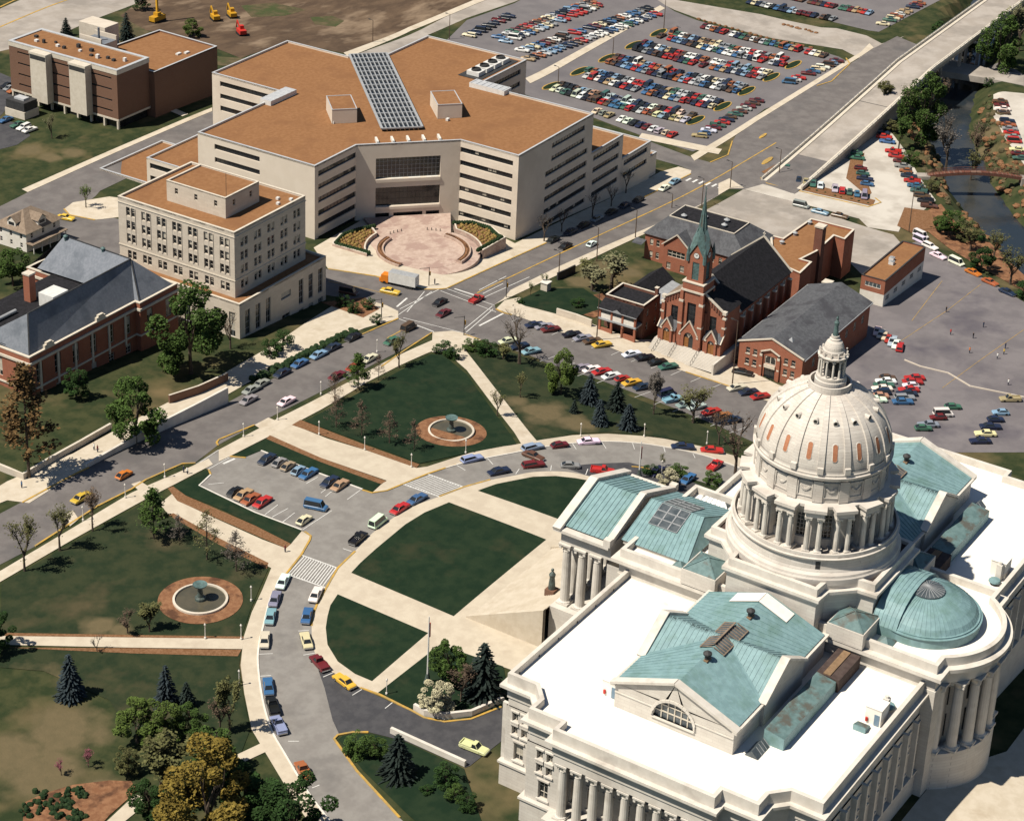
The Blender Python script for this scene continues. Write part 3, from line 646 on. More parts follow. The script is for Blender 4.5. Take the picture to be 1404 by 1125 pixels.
# ------------------------------------------------------------------ walls with real openings
def wall(mb, a, b, z0, z1, ops=(), depth=0.3, mi=0):
    """upright wall from a to b (outside on the right hand), with openings (s0, s1, za, zb) along it"""
    a, b = Vector(a[:2]), Vector(b[:2]); L_ = (b - a).length; d = (b - a) / L_; nn = Vector((d.y, -d.x))
    ss = sorted({0.0, L_} | {o[0] for o in ops} | {o[1] for o in ops}); zs = sorted({z0, z1} | {o[2] for o in ops} | {o[3] for o in ops})
    def pt(s, z, k=0.0): p = a + d * s - nn * k; return (p.x, p.y, z)
    for i in range(len(ss) - 1):
        zrun = None
        for j in range(len(zs) - 1):
            sm, zm = (ss[i] + ss[i + 1]) / 2, (zs[j] + zs[j + 1]) / 2
            solid = not any(o[0] < sm < o[1] and o[2] < zm < o[3] for o in ops)
            if solid and zrun is None: zrun = zs[j]
            if zrun is not None and (not solid or j == len(zs) - 2):
                ze = zs[j + 1] if solid else zs[j]
                mb.face([pt(ss[i], zrun), pt(ss[i + 1], zrun), pt(ss[i + 1], ze), pt(ss[i], ze)], mi); zrun = None
    for s0, s1, za, zb in [o[:4] for o in ops]:
        for q in ([pt(s0, za), pt(s1, za), pt(s1, za, depth), pt(s0, za, depth)], [pt(s0, zb), pt(s0, zb, depth), pt(s1, zb, depth), pt(s1, zb)],
                  [pt(s0, za), pt(s0, za, depth), pt(s0, zb, depth), pt(s0, zb)], [pt(s1, za), pt(s1, zb), pt(s1, zb, depth), pt(s1, za, depth)]): mb.face(q, mi)
WCACHE = {}
def window_data(wd, ht, nx, nz, frame, glass, bar, arch=False):
    key = (round(wd, 2), round(ht, 2), nx, nz, frame, glass, bar, arch)
    if key not in WCACHE:
        f = MB(frame); g = MB(glass)
        f.box(-wd / 2, -wd / 2 + bar, 0, 0.09, 0, ht); f.box(wd / 2 - bar, wd / 2, 0, 0.09, 0, ht)
        f.box(-wd / 2 + bar, wd / 2 - bar, 0, 0.088, 0, bar); f.box(-wd / 2 + bar, wd / 2 - bar, 0, 0.088, ht - bar, ht)
        for i in range(1, nx): x = -wd / 2 + wd * i / nx; f.box(x - bar / 2, x + bar / 2, 0.005, 0.07, bar, ht - bar)
        for i in range(1, nz): z = ht * i / nz; f.box(-wd / 2 + bar, wd / 2 - bar, 0.004, 0.074, z - bar / 2, z + bar / 2, bottom=True)
        if arch:
            r = wd / 2; n = 8
            for sgn in (-1, 1):
                prev = None
                for i in range(n + 1):
                    t = PI / 2 * i / n; p = (sgn * r * math.cos(t), ht - r + r * math.sin(t))
                    if prev: f.face([(prev[0], 0.11, prev[1]), (p[0], 0.11, p[1]), (sgn * r, 0.11, ht)])
                    prev = p
        g.face([(-wd / 2, 0.02, 0), (wd / 2, 0.02, 0), (wd / 2, 0.02, ht), (-wd / 2, 0.02, ht)])
        WCACHE[key] = (f.data('window'), g.data('pane'))
    return WCACHE[key]
def windows(parent, a, b, ops, depth=0.3, nx=2, nz=2, frame='trimcream', glass='glassdark', bar=0.1, arch=False, blinds=0.0, rnd=RND, name='window'):
    a, b = Vector(a[:2]), Vector(b[:2]); d = (b - a).normalized(); nn = Vector((d.y, -d.x)); rot = math.atan2(-d.y, -d.x)
    for o in ops:
        wd, ht = o[1] - o[0], o[3] - o[2]
        fd, gd = window_data(wd, ht, nx, nz, frame, glass, bar, arch)
        p = a + d * ((o[0] + o[1]) / 2) - nn * depth
        wo = place(fd, name, parent, (p.x, p.y, o[2]), rot)
        place(gd, 'pane', wo)
        if rnd.random() < blinds:
            k = rnd.choice((0.3, 0.5, 0.75)); mbx = MB('blind'); mbx.face([(-wd / 2, 0.04, ht * (1 - k)), (wd / 2, 0.04, ht * (1 - k)), (wd / 2, 0.04, ht), (-wd / 2, 0.04, ht)])
            place(mbx.data('blind'), 'blind', wo)
def row(n, L_, wd, za, zb, m0=None, m1=None):
    """n openings of width wd spread evenly along a wall of length L_"""
    m0 = L_ / n / 2 if m0 is None else m0; m1 = m0 if m1 is None else m1
    out = []
    for i in range(n):
        c = m0 + (L_ - m0 - m1) * (i / (n - 1) if n > 1 else 0.5); out.append((c - wd / 2, c + wd / 2, za, zb))
    return out
def seamed(mb, sm, a, b, c, d, step=0.9, h=0.09, wd=0.09):
    """sloping metal sheet, eaves a-b, ridge d-c, with standing seams running up the slope in the mesh sm"""
    a, b, c, d = map(Vector, (a, b, c, d)); mb.face([a, b, c, d])
    n = max(1, int((b - a).length / step)); nrm = (b - a).cross(d - a).normalized()
    if nrm.z < 0: nrm = -nrm
    for i in range(n + 1):
        t = i / n; p, q = a.lerp(b, t), d.lerp(c, t)
        if (q - p).length < 0.6: continue
        sm.bar(p + nrm * h * 0.4, q + nrm * h * 0.4, wd, h)

# ------------------------------------------------------------------ the capitol
AX, AY = 315.8, 129.6
cap = thing('capitol_building', 'domed white limestone capitol with columned front and green copper roofs', 'capitol', (AX, AY, 0))
ST, DO, RW = 'limestone', 'domestone', 'roofwhite'
def column_data(r, h, name='column', n=14, square=True):
    mb = MB(ST); mb.sm = False
    mb.box(-r * 1.35, r * 1.35, -r * 1.35, r * 1.35, 0, r * 0.45)
    mb.lathe([(r * 1.3, r * 0.45), (r * 1.32, r * 0.65), (r * 1.05, r * 0.85), (r, r * 1.1), (r * 0.99, h * 0.35), (r * 0.86, h - r * 1.9), (r * 0.95, h - r * 1.8), (r * 0.86, h - r * 1.7), (r * 0.9, h - r * 1.3), (r * 1.2, h - r * 0.7), (r * 1.25, h - r * 0.4)], n)
    for sx in (-1, 1):
        for sy in (-1, 1): mb.box(sx * r * 1.0 - r * 0.28, sx * r * 1.0 + r * 0.28, sy * r - r * 0.28, sy * r + r * 0.28, h - r * 1.15, h - r * 0.4, bottom=True)
    mb.box(-r * 1.4, r * 1.4, -r * 1.4, r * 1.4, h - r * 0.4, h, bottom=True)
    return mb.data(name)
E_OUT = [(-13, 29.3), (-54, 29.3), (-54, 23.7), (-56.8, 21.2), (-60.2, 21.2), (-60.2, 15), (-62.7, 15), (-62.7, -14.6), (-60.2, -14.6), (-60.2, -21.0), (-56.8, -21.0), (-54, -23.5), (-54, -29.0), (-13, -29.0)]
E_IN = [p if abs(p[0]) < 61 else (-58.4, p[1]) for p in E_OUT]
E_IN[5] = (-60.2, 14.2); E_IN[6] = (-58.0, 14.2); E_IN[7] = (-58.0, -13.8); E_IN[8] = (-60.2, -13.8)
ccw = lambda pts: pts if area2(pts) > 0 else pts[::-1]
winc = column_data(0.80, 11.3, 'column')
for sx in (-1, 1):
    fl = lambda pts: ccw([(-sx * p[0], p[1]) for p in pts])
    out, inn = fl(E_OUT), fl(E_IN)
    mb = MB('ashlar'); mb.prism(offset(out, 0.55), -26, 4.6); mb.prism(offset(out, 0.85), 4.6, 5.0)
    n = len(inn)
    mb.build('base_storey', cap)
    # main walls; windows in the long north and south walls and in the end pavilions
    mb = MB('ashlar'); wins = []
    for i in range(n):
        a, b = inn[i], inn[(i + 1) % n]; L_ = math.dist(a, b)
        if abs(a[0]) < 14 and abs(b[0]) < 14: continue
        ops = []
        if L_ > 35 and abs(a[1] - b[1]) < 0.1:
            for za, zb in ((6.2, 10.2), (12.0, 14.8)): ops += row(10, L_, 1.7, za, zb)
        elif L_ > 25:
            for za, zb in ((6.0, 10.4), (12.2, 15.2)): ops += row(9, L_, 1.8, za, zb)
        elif L_ > 5 and abs(a[0] - b[0]) < 0.1:
            for za, zb in ((5.9, 9.6),): ops += row(1, L_, 1.9, za, zb)
            for za, zb in ((11.0, 12.9), (13.7, 15.6)): ops += row(2, L_, 1.15, za, zb, L_ / 2 - 0.95)
        wall(mb, a, b, 5.0, 16.4, ops, 0.55)
        if ops: wins.append((a, b, ops))
    mb.build('wall', cap)
    for a, b, ops in wins: windows(cap, a, b, ops, 0.55, 2, 3, 'trimcream', 'glassdark', 0.12, blinds=0.45)
    mb = MB(ST)                                                        # sills, hoods and the flat pilasters of the long walls
    for a, b, ops in wins:
        A, B = Vector(a), Vector(b); d = (B - A).normalized(); nn = Vector((d.y, -d.x)); L_ = (B - A).length
        for o in ops:
            for zz, ht in ((o[2] - 0.3, 0.28), (o[3] + 0.05, 0.3)):
                p, q = A + d * (o[0] - 0.25) + nn * 0.12, A + d * (o[1] + 0.25) + nn * 0.12
                mb.bar((p.x, p.y, zz + ht / 2), (q.x, q.y, zz + ht / 2), 0.3, ht)
        if L_ > 35:
            for k in range(11):
                p = A + d * (L_ * k / 10 if 0 < k < 10 else (0.7 if k == 0 else L_ - 0.7)) + nn * 0.28
                mb.bar((p.x, p.y, 5.0), (p.x, p.y, 16.4), 1.3, 0.6)
    mb.build('window_surrounds', cap)['kind'] = 'stuff'
    mb = MB(ST)
    mb.prism(offset(out, -0.25), 16.4, 18.0); mb.prism(offset(out, -0.05), 18.0, 19.9)
    mb.build('entablature', cap)
    mb = MB(ST); mb.prism(offset(out, 0.35), 19.9, 20.25, cap=True); mb.prism(offset(out, 0.95), 20.25, 20.8)
    mb.build('cornice', cap)
    mb = MB(ST); mb.ringwall(offset(out, 0.0), 0.75, 20.8, 22.9); mb.build('parapet', cap)
    mb = MB(RW); mb.prism(offset(out, -0.7), 20.9, 21.5); mb.build('roof_deck', cap)
    for k in range(10): place(winc, 'column', cap, (-sx * -61.6 if False else sx * 61.5, 13.3 - k * 2.93, 5.0))
    for s_ in (-1, 1):                                                 # drains along the long parapets
        for k in range(6):
            d_ = MB('metaldark'); d_.box(-0.15, 0.15, -0.05, 0.05, 0, 0.35); d_.build('roof_drain', cap, (sx * (20 + 6.3 * k), s_ * 28.52, 21.55))

    # attic house over the chamber: four gables, copper roof, glazed crossing
    A = lambda u, v_, z: (sx * u, v_, z)
    e, rg, hw = 26.3, 30.5, 11.0
    u0, u1, uc, hc = 49.8, 17.0, 33.0, 7.3
    mb = MB('ashlar')
    def poly(pts): mb.face([A(*p) for p in pts])
    # east gable with the big arched opening, modelled as a fan round the arch
    R_, zc = 3.7, 22.9
    arc = [(R_ * math.cos(PI * i / 16), zc + 0.4 + R_ * 0.92 * math.sin(PI * i / 16)) for i in range(17)]
    for s_ in (1, -1):
        half = [p for p in arc if p[0] * s_ >= -1e-6]
        half.sort(key=lambda p: p[1])
        ring = [(u0, 0, zc), (u0, s_ * R_, zc)] + [(u0, p[0], p[1]) for p in half]
        edge = [(u0, s_ * hw, 21.5), (u0, s_ * hw, e), (u0, 0, rg)]
        poly([(u0, 0, 21.5), (u0, s_ * hw, 21.5), (u0, s_ * R_, zc), (u0, 0, zc)])
        poly([(u0, s_ * hw, 21.5), (u0, s_ * hw, e), (u0, half[0][0], half[0][1]), (u0, s_ * R_, zc)])
        for i in range(len(half) - 1):
            o_ = edge[1] if i < len(half) * 0.6 else edge[2]
            poly([(u0, half[i][0], half[i][1]), o_, (u0, half[i + 1][0], half[i + 1][1])])
            if abs(i - int(len(half) * 0.6) + 0) < 1 : poly([edge[1], edge[2], (u0, half[i][0], half[i][1])])
    for i in range(16): poly([(u0, arc[i][0], arc[i][1]), (u0, arc[i + 1][0], arc[i + 1][1]), (u0 - 0.6, arc[i + 1][0], arc[i + 1][1]), (u0 - 0.6, arc[i][0], arc[i][1])])
    for s_ in (-1, 1):
        poly([(u0, s_ * hw, 21.5), (u1 - 1, s_ * hw, 21.5), (u1 - 1, s_ * hw, e), (u0, s_ * hw, e)])
        poly([(uc + hc, s_ * (hw + 0.6), 21.5), (uc - hc, s_ * (hw + 0.6), 21.5), (uc - hc, s_ * (hw + 0.6), e), (uc, s_ * (hw + 0.6), rg), (uc + hc, s_ * (hw + 0.6), e)])
        for q in (1, -1): poly([(uc + q * hc, s_ * hw, 21.5), (uc + q * hc, s_ * (hw + 0.6), 21.5), (uc + q * hc, s_ * (hw + 0.6), e), (uc + q * hc, s_ * hw, e)])
    mb.build('attic_wall', cap)
    fr = MB('trimcream'); gl = MB('glassgrey')
    gl.face([A(u0 - 0.5, p[0], p[1]) for p in arc] + [A(u0 - 0.5, -R_, zc), A(u0 - 0.5, R_, zc)])
    for i in range(-2, 3):
        y = i * 1.22; zt = zc + 0.4 + R_ * 0.92 * math.sqrt(max(0, 1 - (y / R_) ** 2)); fr.bar(A(u0 - 0.42, y, zc), A(u0 - 0.42, y, zt), 0.2, 0.14)
    for z in (zc + 1.3, zc + 2.6):
        y = R_ * math.sqrt(max(0, 1 - ((z - zc - 0.4) / (R_ * 0.92)) ** 2)); fr.bar(A(u0 - 0.40, -y, z), A(u0 - 0.40, y, z), 0.14, 0.2)
    wo = fr.build('window', cap); gl.build('pane', wo)
    tr = MB(ST)
    for i in range(16): tr.bar(A(u0 + 0.08, arc[i][0] * 1.08, zc + 0.4 + (arc[i][1] - zc - 0.4) * 1.08), A(u0 + 0.08, arc[i + 1][0] * 1.08, zc + 0.4 + (arc[i + 1][1] - zc - 0.4) * 1.08), 0.3, 0.5)
    for s_ in (-1, 1): tr.bar(A(u0 + 0.06, s_ * (R_ + 0.2), 24.6), A(u0 + 0.06, s_ * hw, 24.6), 0.16, 0.22)
    tr.bar(A(u0 + 0.1, -R_ - 0.3, zc - 0.1), A(u0 + 0.1, R_ + 0.3, zc - 0.1), 0.4, 0.2); tr.build('arch_trim', wo)
    # raking cornices
    mb = MB('limestone')
    for s_ in (-1, 1):
        mb.bar(A(u0 - 0.1, s_ * (hw + 0.7), e + 0.05), A(u0 - 0.1, 0, rg + 0.42), 1.5, 0.45)
        for q in (-1, 1): mb.bar(A(uc + q * (hc + 0.6), s_ * (hw + 0.35), e + 0.05), A(uc, s_ * (hw + 0.35), rg + 0.42), 1.5, 0.45)
        for ua, ub in ((u0 + 0.6, uc + hc + 0.6), (uc - hc - 0.6, u1 - 1)): mb.bar(A(ua, s_ * (hw + 0.25), e - 0.2), A(ub, s_ * (hw + 0.25), e - 0.2), 0.9, 0.4)
    mb.build('raking_cornice', cap)
    cp = MB('copper'); sm = MB('copper')
    for s_ in (-1, 1):
        E_ = lambda u, v_: A(u, s_ * v_, e + 0.25 + (rg - e - 0.1) * (1 - v_ / hw))
        seamed(cp, sm, E_(u0 - 0.8, hw + 0.2), E_(uc + hc, hw + 0.2), E_(uc + 0.02, 0), E_(u0 - 0.8, 0), 0.8)
        seamed(cp, sm, E_(uc - hc, hw + 0.2), E_(u1, hw + 0.2), E_(u1, 0), E_(uc - 0.02, 0), 0.8)
        for q in (-1, 1):
            a_, b_ = A(uc + q * hc, s_ * (hw - 0.3), e + 0.27), A(uc, s_ * (hw - 0.3), rg + 0.12)
            seamed(cp, sm, a_, A(uc + q * 0.05, s_ * 0.05, rg + 0.12) if False else A(uc + q * hc, s_ * hw, e + 0.27), A(uc, 0, rg + 0.14), b_, 0.8)
            cp.face([a_, b_, A(uc, 0, rg + 0.14)])
            for k in range(1, 12):
                t = k / 12; p = Vector(b_).lerp(Vector(A(uc, 0, rg + 0.14)), t); g_ = Vector(a_).lerp(Vector(A(uc, 0, rg + 0.14)), t); sm.bar(g_ + Vector((0, 0, 0.03)), p + Vector((0, 0, 0.03)), 0.09, 0.1)
            sm.bar(Vector(a_) + Vector((0, 0, 0.08)), A(uc, 0, rg + 0.22), 0.3, 0.08)
    ro = cp.build('attic_roof', cap); sm.build('standing_seams', ro)['kind'] = 'stuff'
    gl = MB('glassgrey'); gb = MB('shinglebrown')
    for s_ in (-1, 1):
        q = [(uc + 3.6, 0), (uc - 3.6, 0), (uc - 1.5, 2.0), (uc - 3.8, 5.0), (uc - 3.5, 5.0), (uc, 0.4), (uc + 3.5, 5.0), (uc + 3.8, 5.0), (uc + 1.5, 2.0)]
        zz = lambda v_: e + 0.52 + (rg - e - 0.1) * (1 - v_ / hw)
        for uu0, uu1, vv in ((uc + 3.6, uc - 3.6, 2.2),):
            gl.face([A(uu0, s_ * 0.05, zz(0.05)), A(uu1, s_ * 0.05, zz(0.05)), A(uc - 1.4, s_ * 4.2, zz(4.2)), A(uc + 1.4, s_ * 4.2, zz(4.2))] if False else [A(uu0, s_ * 0.02, zz(0)), A(uu1, s_ * 0.02, zz(0)), A(uu1 - 0.9, s_ * vv, zz(vv)), A(uu0 + 0.9, s_ * vv, zz(vv))])
            for k in range(13):
                u_ = uu1 - 0.7 + (uu0 - uu1 + 1.4) * k / 12; gb.bar(A(u_, s_ * 0.1, zz(0.1) + 0.04), A(u_, s_ * vv, zz(vv) + 0.04), 0.16, 0.1)
        gb.bar(A(uc + 4.5, s_ * 2.2, zz(2.2)), A(uc - 4.5, s_ * 2.2, zz(2.2)), 0.2, 0.14)
    gb.bar(A(uc + 3.7, 0, rg + 0.78), A(uc - 3.7, 0, rg + 0.78), 0.3, 0.14)
    so_ = gl.build('skylight', cap); gb.build('glazing_bars', so_)
    pw = MB(RW)                                                        # newer pale sheets beside the dome
    for s_ in (-1, 1): pw.face([A(20.6, s_ * 0.05, rg + 0.42), A(17.4, s_ * 0.05, rg + 0.42), A(17.4, s_ * 5.5, rg - 1.72), A(20.6, s_ * 5.5, rg - 1.72)])
    pw.build('new_roofing', cap)
    for u_ in (40.5, 25.0):                                            # round ventilators astride the ridge
        vt = MB('metaldark', 'wood'); vt.lathe([(0.45, 0), (0.45, 0.9), (0.75, 1.0), (0.75, 1.3), (0.2, 1.7)], 10, cap=True); vt.box(-0.8, 0.8, -0.4, 0.4, -0.5, 0.12, 1)
        vt.build('roof_ventilator', cap, (sx * u_, -0.7, rg - 0.05))
    # copper lean-to, light well glazing and plank walk beside the attic
    for s_ in (-1, 1):
        lt = MB('copperdark', 'copper')
        pts = [(44.0, 13.6), (24.5, 13.6), (24.5, 17.2), (44.0, 17.2)]
        v8 = [A(p[0], s_ * p[1], 21.5) for p in pts] + [A(p[0], s_ * p[1], 24.3 if p[1] < 15 else 23.7) for p in pts]
        lt.mesh(v8, [(0, 1, 5, 4), (1, 2, 6, 5), (2, 3, 7, 6), (3, 0, 4, 7)], 1); lt.mesh(v8, [(4, 5, 6, 7)], 0)
        if s_ < 0: lt.build('copper_monitor', cap)
        gp = MB('glassgrey', 'metalgrey')
        ua, ub, va, vb = (48.6, 44.4, 12.6, 15.0) if s_ < 0 else (45.0, 30.0, 12.2, 14.2)
        gp.mesh([A(ua, s_ * va, 21.55), A(ub, s_ * va, 21.55), A(ub, s_ * vb, 21.55), A(ua, s_ * vb, 21.55), A(ua, s_ * (va + vb) / 2, 22.7), A(ub, s_ * (va + vb) / 2, 22.7)], [(0, 1, 5, 4), (2, 3, 4, 5), (1, 2, 5), (3, 0, 4)])
        for k in range(int((ua - ub) / 0.9)): gp.bar(A(ub + 0.9 * k, s_ * vb, 21.6), A(ub + 0.9 * k, s_ * (va + vb) / 2, 22.75), 0.08, 0.08, 1)
        gp.build('roof_light', cap)
    br = MB('rooftar', 'wood'); v_ = [A(24.3, -13.4, 21.5), A(15.6, -13.4, 21.5), A(15.6, -17.6, 21.5), A(24.3, -17.6, 21.5)]
    br.mesh(v_ + [(p[0], p[1], 24.0) for p in v_], [(0, 1, 5, 4), (1, 2, 6, 5), (2, 3, 7, 6), (3, 0, 4, 7), (4, 5, 6, 7)]); br.bar(A(24.0, -15.2, 24.1), A(15.9, -15.2, 24.1), 1.3, 0.2, 1); br.build('tarred_roof', cap)
    for (uu, vv, du, dv, hh) in ((46.6, 12.8, 1.5, 1.6, 3.0), (27.5, -26.0, 1.5, 1.4, 3.2)):
        ph = MB('roofwhite'); ph.box(-du, du, -dv, dv, 0, hh); ph.box(-du - 0.1, du + 0.1, -dv - 0.1, dv + 0.1, hh, hh + 0.12, bottom=True)
        po = ph.build('stair_penthouse', cap, (sx * uu, vv, 21.5))
        dr = MB('blueglass'); dr.box(-0.05, 0.05, -0.45, 0.45, 0, 2.1); dr.build('door', po, (-du - 0.02 if sx < 0 else du + 0.02, -0.7, 0.1))
        hy = MB('red'); hy.box(-0.12, 0.12, -0.2, 0.2, 0, 0.7); hy.build('fire_hose_box', cap, (sx * uu - du - 0.15 if sx < 0 else sx * uu + du + 0.15, vv + 1.0, 22.0))
    ch = MB('trimwhite'); ch.box(-0.5, 0.5, -0.5, 0.5, 0, 3.4); ch.lathe([(0.35, 3.4), (0.35, 3.9)], 8, cap=True); ch.build('chimney', cap, (sx * 25.2, -26.6, 21.5))
    mv = MB('copper'); mv.lathe([(0.4, 0), (0.4, 0.6), (1.15, 0.65), (1.0, 1.0), (0.2, 1.2)], 12, cap=True); mv.build('mushroom_vent', cap, (sx * 25.6, -29.0 + 1.6, 21.5)) if False else mv.build('mushroom_vent', cap, (sx * 23.5, -26.5, 21.5))
    ht_ = MB('copperdark', 'copper'); ht_.mesh([(-1, -1.1, 0), (1, -1.1, 0), (1, 1.1, 0), (-1, 1.1, 0), (-1, -1.1, 1.1), (1, -1.1, 0.5), (1, 1.1, 0.5), (-1, 1.1, 1.1)], [(0, 1, 5, 4), (1, 2, 6, 5), (2, 3, 7, 6), (3, 0, 4, 7)], 1); ht_.face([(-1, -1.1, 1.1), (1, -1.1, 0.5), (1, 1.1, 0.5), (-1, 1.1, 1.1)]); ht_.build('roof_hatch', cap, (sx * 31.0, -25.0, 21.5))

# centre block
CB = [(-14.5, -31.0), (14.5, -31.0), (14.5, 31.0), (-14.5, 31.0)]
mb = MB('ashlar'); mb.prism(CB, -26, 21.6); mb.build('centre_wall', cap)
mb = MB(ST)
CO = [(-15.2, -31.6), (-12.0, -31.6)]
a0, a1 = math.radians(-141), math.radians(-39)
RC = 15.3
APC = (0.0, -22.3)
def centre_outline(d):
    r = RC - 1.0 + d; w_ = 14.5 + d; vN = -31.0 - d
    t0 = math.asin(max(-1, min(1, (vN - APC[1]) / r)))
    arc_ = [(APC[0] + r * math.cos(t), APC[1] + r * math.sin(t)) for t in np.linspace(-PI - t0, t0, 33)]
    return [(-w_, 31.0 + d), (-w_, vN)] + arc_ + [(w_, vN), (w_, 31.0 + d)]
mb.prism(centre_outline(-0.2), 21.6, 23.9); mb.prism(centre_outline(0.4), 23.9, 24.3); mb.prism(centre_outline(1.0), 24.3, 25.0); mb.build('centre_cornice', cap)
mb = MB(ST); mb.ringwall(centre_outline(-0.25), 0.8, 25.0, 26.7); mb.build('centre_parapet', cap)
mb = MB(RW); mb.prism(centre_outline(-1.0), 25.0, 25.3); mb.build('centre_deck', cap)
# apse on the river side
mb = MB('ashlar'); mb.lathe([(14.6, -26), (14.6, 7.0), (11.4, 7.0), (11.4, 21.6)], 40, c=APC, a0=math.radians(-150), a1=math.radians(-30)); mb.build('apse_wall', cap)
apc = column_data(0.95, 14.4, 'column')
for k in range(8):
    t = math.radians(-142 + 104 * k / 7); place(apc, 'column', cap, (APC[0] + 13.4 * math.cos(t), APC[1] + 13.4 * math.sin(t), 7.1))
for k in range(9):
    t = math.radians(-149 + 118 * k / 8)
    if abs(math.degrees(t) + 90) < 56:
        for za, hh in ((8.5, 4.6), (15.0, 3.6)):
            fd, gd = window_data(1.9, hh, 2, 3, 'metaldark', 'glassdark', 0.1); wo = place(fd, 'window', cap, (APC[0] + 11.42 * math.cos(t), APC[1] + 11.42 * math.sin(t), za), t - PI / 2); place(gd, 'pane', wo)
# shallow copper dome over the apse
mb = MB('copper'); mb.lathe([(9.7, 25.3), (9.7, 27.0), (9.9, 27.05), (9.9, 27.2), (9.5, 27.25), (9.5, 27.5), (9.2, 27.55), (8.6, 28.4), (7.5, 29.3), (6.0, 30.1), (4.2, 30.7), (2.6, 31.0)], 64, c=APC)
ad = mb.build('apse_dome', cap, smooth=False)
mb = MB('copper')
for k in range(64):
    t = 2 * PI * k / 64; pr = [(9.2, 27.58), (8.6, 28.43), (7.5, 29.33), (6.0, 30.13), (4.2, 30.73), (2.7, 31.02)]
    for (r0, z0), (r1, z1) in zip(pr, pr[1:]): mb.bar((APC[0] + r0 * math.cos(t), APC[1] + r0 * math.sin(t), z0), (APC[0] + r1 * math.cos(t), APC[1] + r1 * math.sin(t), z1), 0.07, 0.09)
mb.build('standing_seams', ad)['kind'] = 'stuff'
gl = MB('glassgrey'); gl.lathe([(3.0, 31.05), (3.0, 31.25), (0.02, 31.9)], 24, c=APC); so_ = gl.build('skylight', cap)
gb = MB('metalgrey')
for k in range(24): t = 2 * PI * k / 24; gb.bar((APC[0] + 3 * math.cos(t), APC[1] + 3 * math.sin(t), 31.3), (APC[0], APC[1], 31.95), 0.07, 0.07)
gb.build('glazing_bars', so_)
cp = MB('copper'); sm = MB('copper')                                    # curved roof joining it to the dome base
pr = [(-9.6, 25.3), (-9.6, 27.2), (-8.4, 29.0), (-6.4, 30.5), (-3.6, 31.5), (0, 31.9), (3.6, 31.5), (6.4, 30.5), (8.4, 29.0), (9.6, 27.2), (9.6, 25.3)]
for (ua, za), (ub, zb) in zip(pr, pr[1:]): seamed(cp, sm, (ua, -21.0, za), (ua, -16.4, za), (ub, -16.4, zb), (ub, -21.0, zb), 0.75)
cp.face([(p[0], -21.0, p[1]) for p in pr]); ro = cp.build('barrel_roof', cap); sm.build('standing_seams', ro)['kind'] = 'stuff'
# corner roofs between dome base and wings
for sx in (-1, 1):
    for sy in (-1, 1):
        mb = MB('ashlar'); mb.box(sx * 12 - 3.6, sx * 12 + 3.6, sy * 14.2 - 3.4, sy * 14.2 + 3.4, 25.2, 28.2); mb.build('corner_block', cap)
        mb = MB('copperdark'); c_ = (sx * 12, sy * 14.2); q = [(c_[0] - 3.4, c_[1] - 3.2, 28.25), (c_[0] + 3.4, c_[1] - 3.2, 28.25), (c_[0] + 3.4, c_[1] + 3.2, 28.25), (c_[0] - 3.4, c_[1] + 3.2, 28.25)]
        for i in range(4): mb.face([q[i], q[(i + 1) % 4], (c_[0], c_[1], 29.9)])
        for i in range(4): mb.bar(Vector(q[i]) + Vector((0, 0, 0.05)), (c_[0], c_[1], 29.98), 0.2, 0.1)
        mb.build('corner_roof', cap)
        mb = MB('copperdark'); c_ = (sx * 11.2, sy * 20.0)
        q = [(c_[0] - 1.8, c_[1] - 1.5, 25.35), (c_[0] + 1.8, c_[1] - 1.5, 25.35), (c_[0] + 1.8, c_[1] + 1.5, 25.35), (c_[0] - 1.8, c_[1] + 1.5, 25.35)]
        for i in range(4): mb.face([q[i], q[(i + 1) % 4], (c_[0], c_[1], 26.6)])
        mb.build('roof_light', cap)
# south attic roof with its skylight
cp = MB('copper'); sm = MB('copper'); e, rg = 26.1, 29.7
for s_ in (-1, 1):
    seamed(cp, sm, (s_ * 10.6, 32.6, e), (s_ * 10.6, 19.0, e), (0, 21.5, rg), (0, 32.6, rg), 0.85)
cp.face([(-10.6, 19, e), (10.6, 19, e), (0, 21.5, rg)])
ro = cp.build('attic_roof', cap); sm.build('standing_seams', ro)['kind'] = 'stuff'
mb = MB('ashlar'); mb.box(-10.3, 10.3, 19.4, 32.4, 25.2, 26.0); mb.build('attic_wall', cap)
for s_ in (-1, 1):
    for iu in range(3):
        for iv in range(3):
            f_ = lambda u, v_: (s_ * u, v_, rg + 0.16 - (rg - e) * u / 10.6)
            ua, ub, va, vb = 0.25 + iu * 1.75, 0.25 + iu * 1.75 + 1.65, 24.2 + iv * 2.0, 24.2 + iv * 2.0 + 1.88
            mb = MB('glassgrey', 'metalgrey'); q = [Vector(f_(ua, va)), Vector(f_(ub, va)), Vector(f_(ub, vb)), Vector(f_(ua, vb))]
            mb.face(q)
            for i in range(4): mb.bar(q[i] + Vector((0, 0, 0.02)), q[(i + 1) % 4] + Vector((0, 0, 0.02)), 0.1, 0.1, 1)
            mb.build('skylight', cap)
for sx in (-1, 1):
    mb = MB('glassgrey', 'metalgrey'); x, y0, y1 = sx * 12.6, 22.5, 28.5
    mb.mesh([(x - .9, y0, 25.35), (x + .9, y0, 25.35), (x + .9, y1, 25.35), (x - .9, y1, 25.35), (x, y0 + .9, 26.1), (x, y1 - .9, 26.1)], [(0, 1, 4), (1, 2, 5, 4), (2, 3, 5), (3, 0, 4, 5)])
    for k in range(6): mb.bar((x - .9, y0 + .6 + k, 25.42), (x, y0 + .9 + k * 0.84, 26.15), 0.07, 0.07, 1)
    mb.build('roof_light', cap)
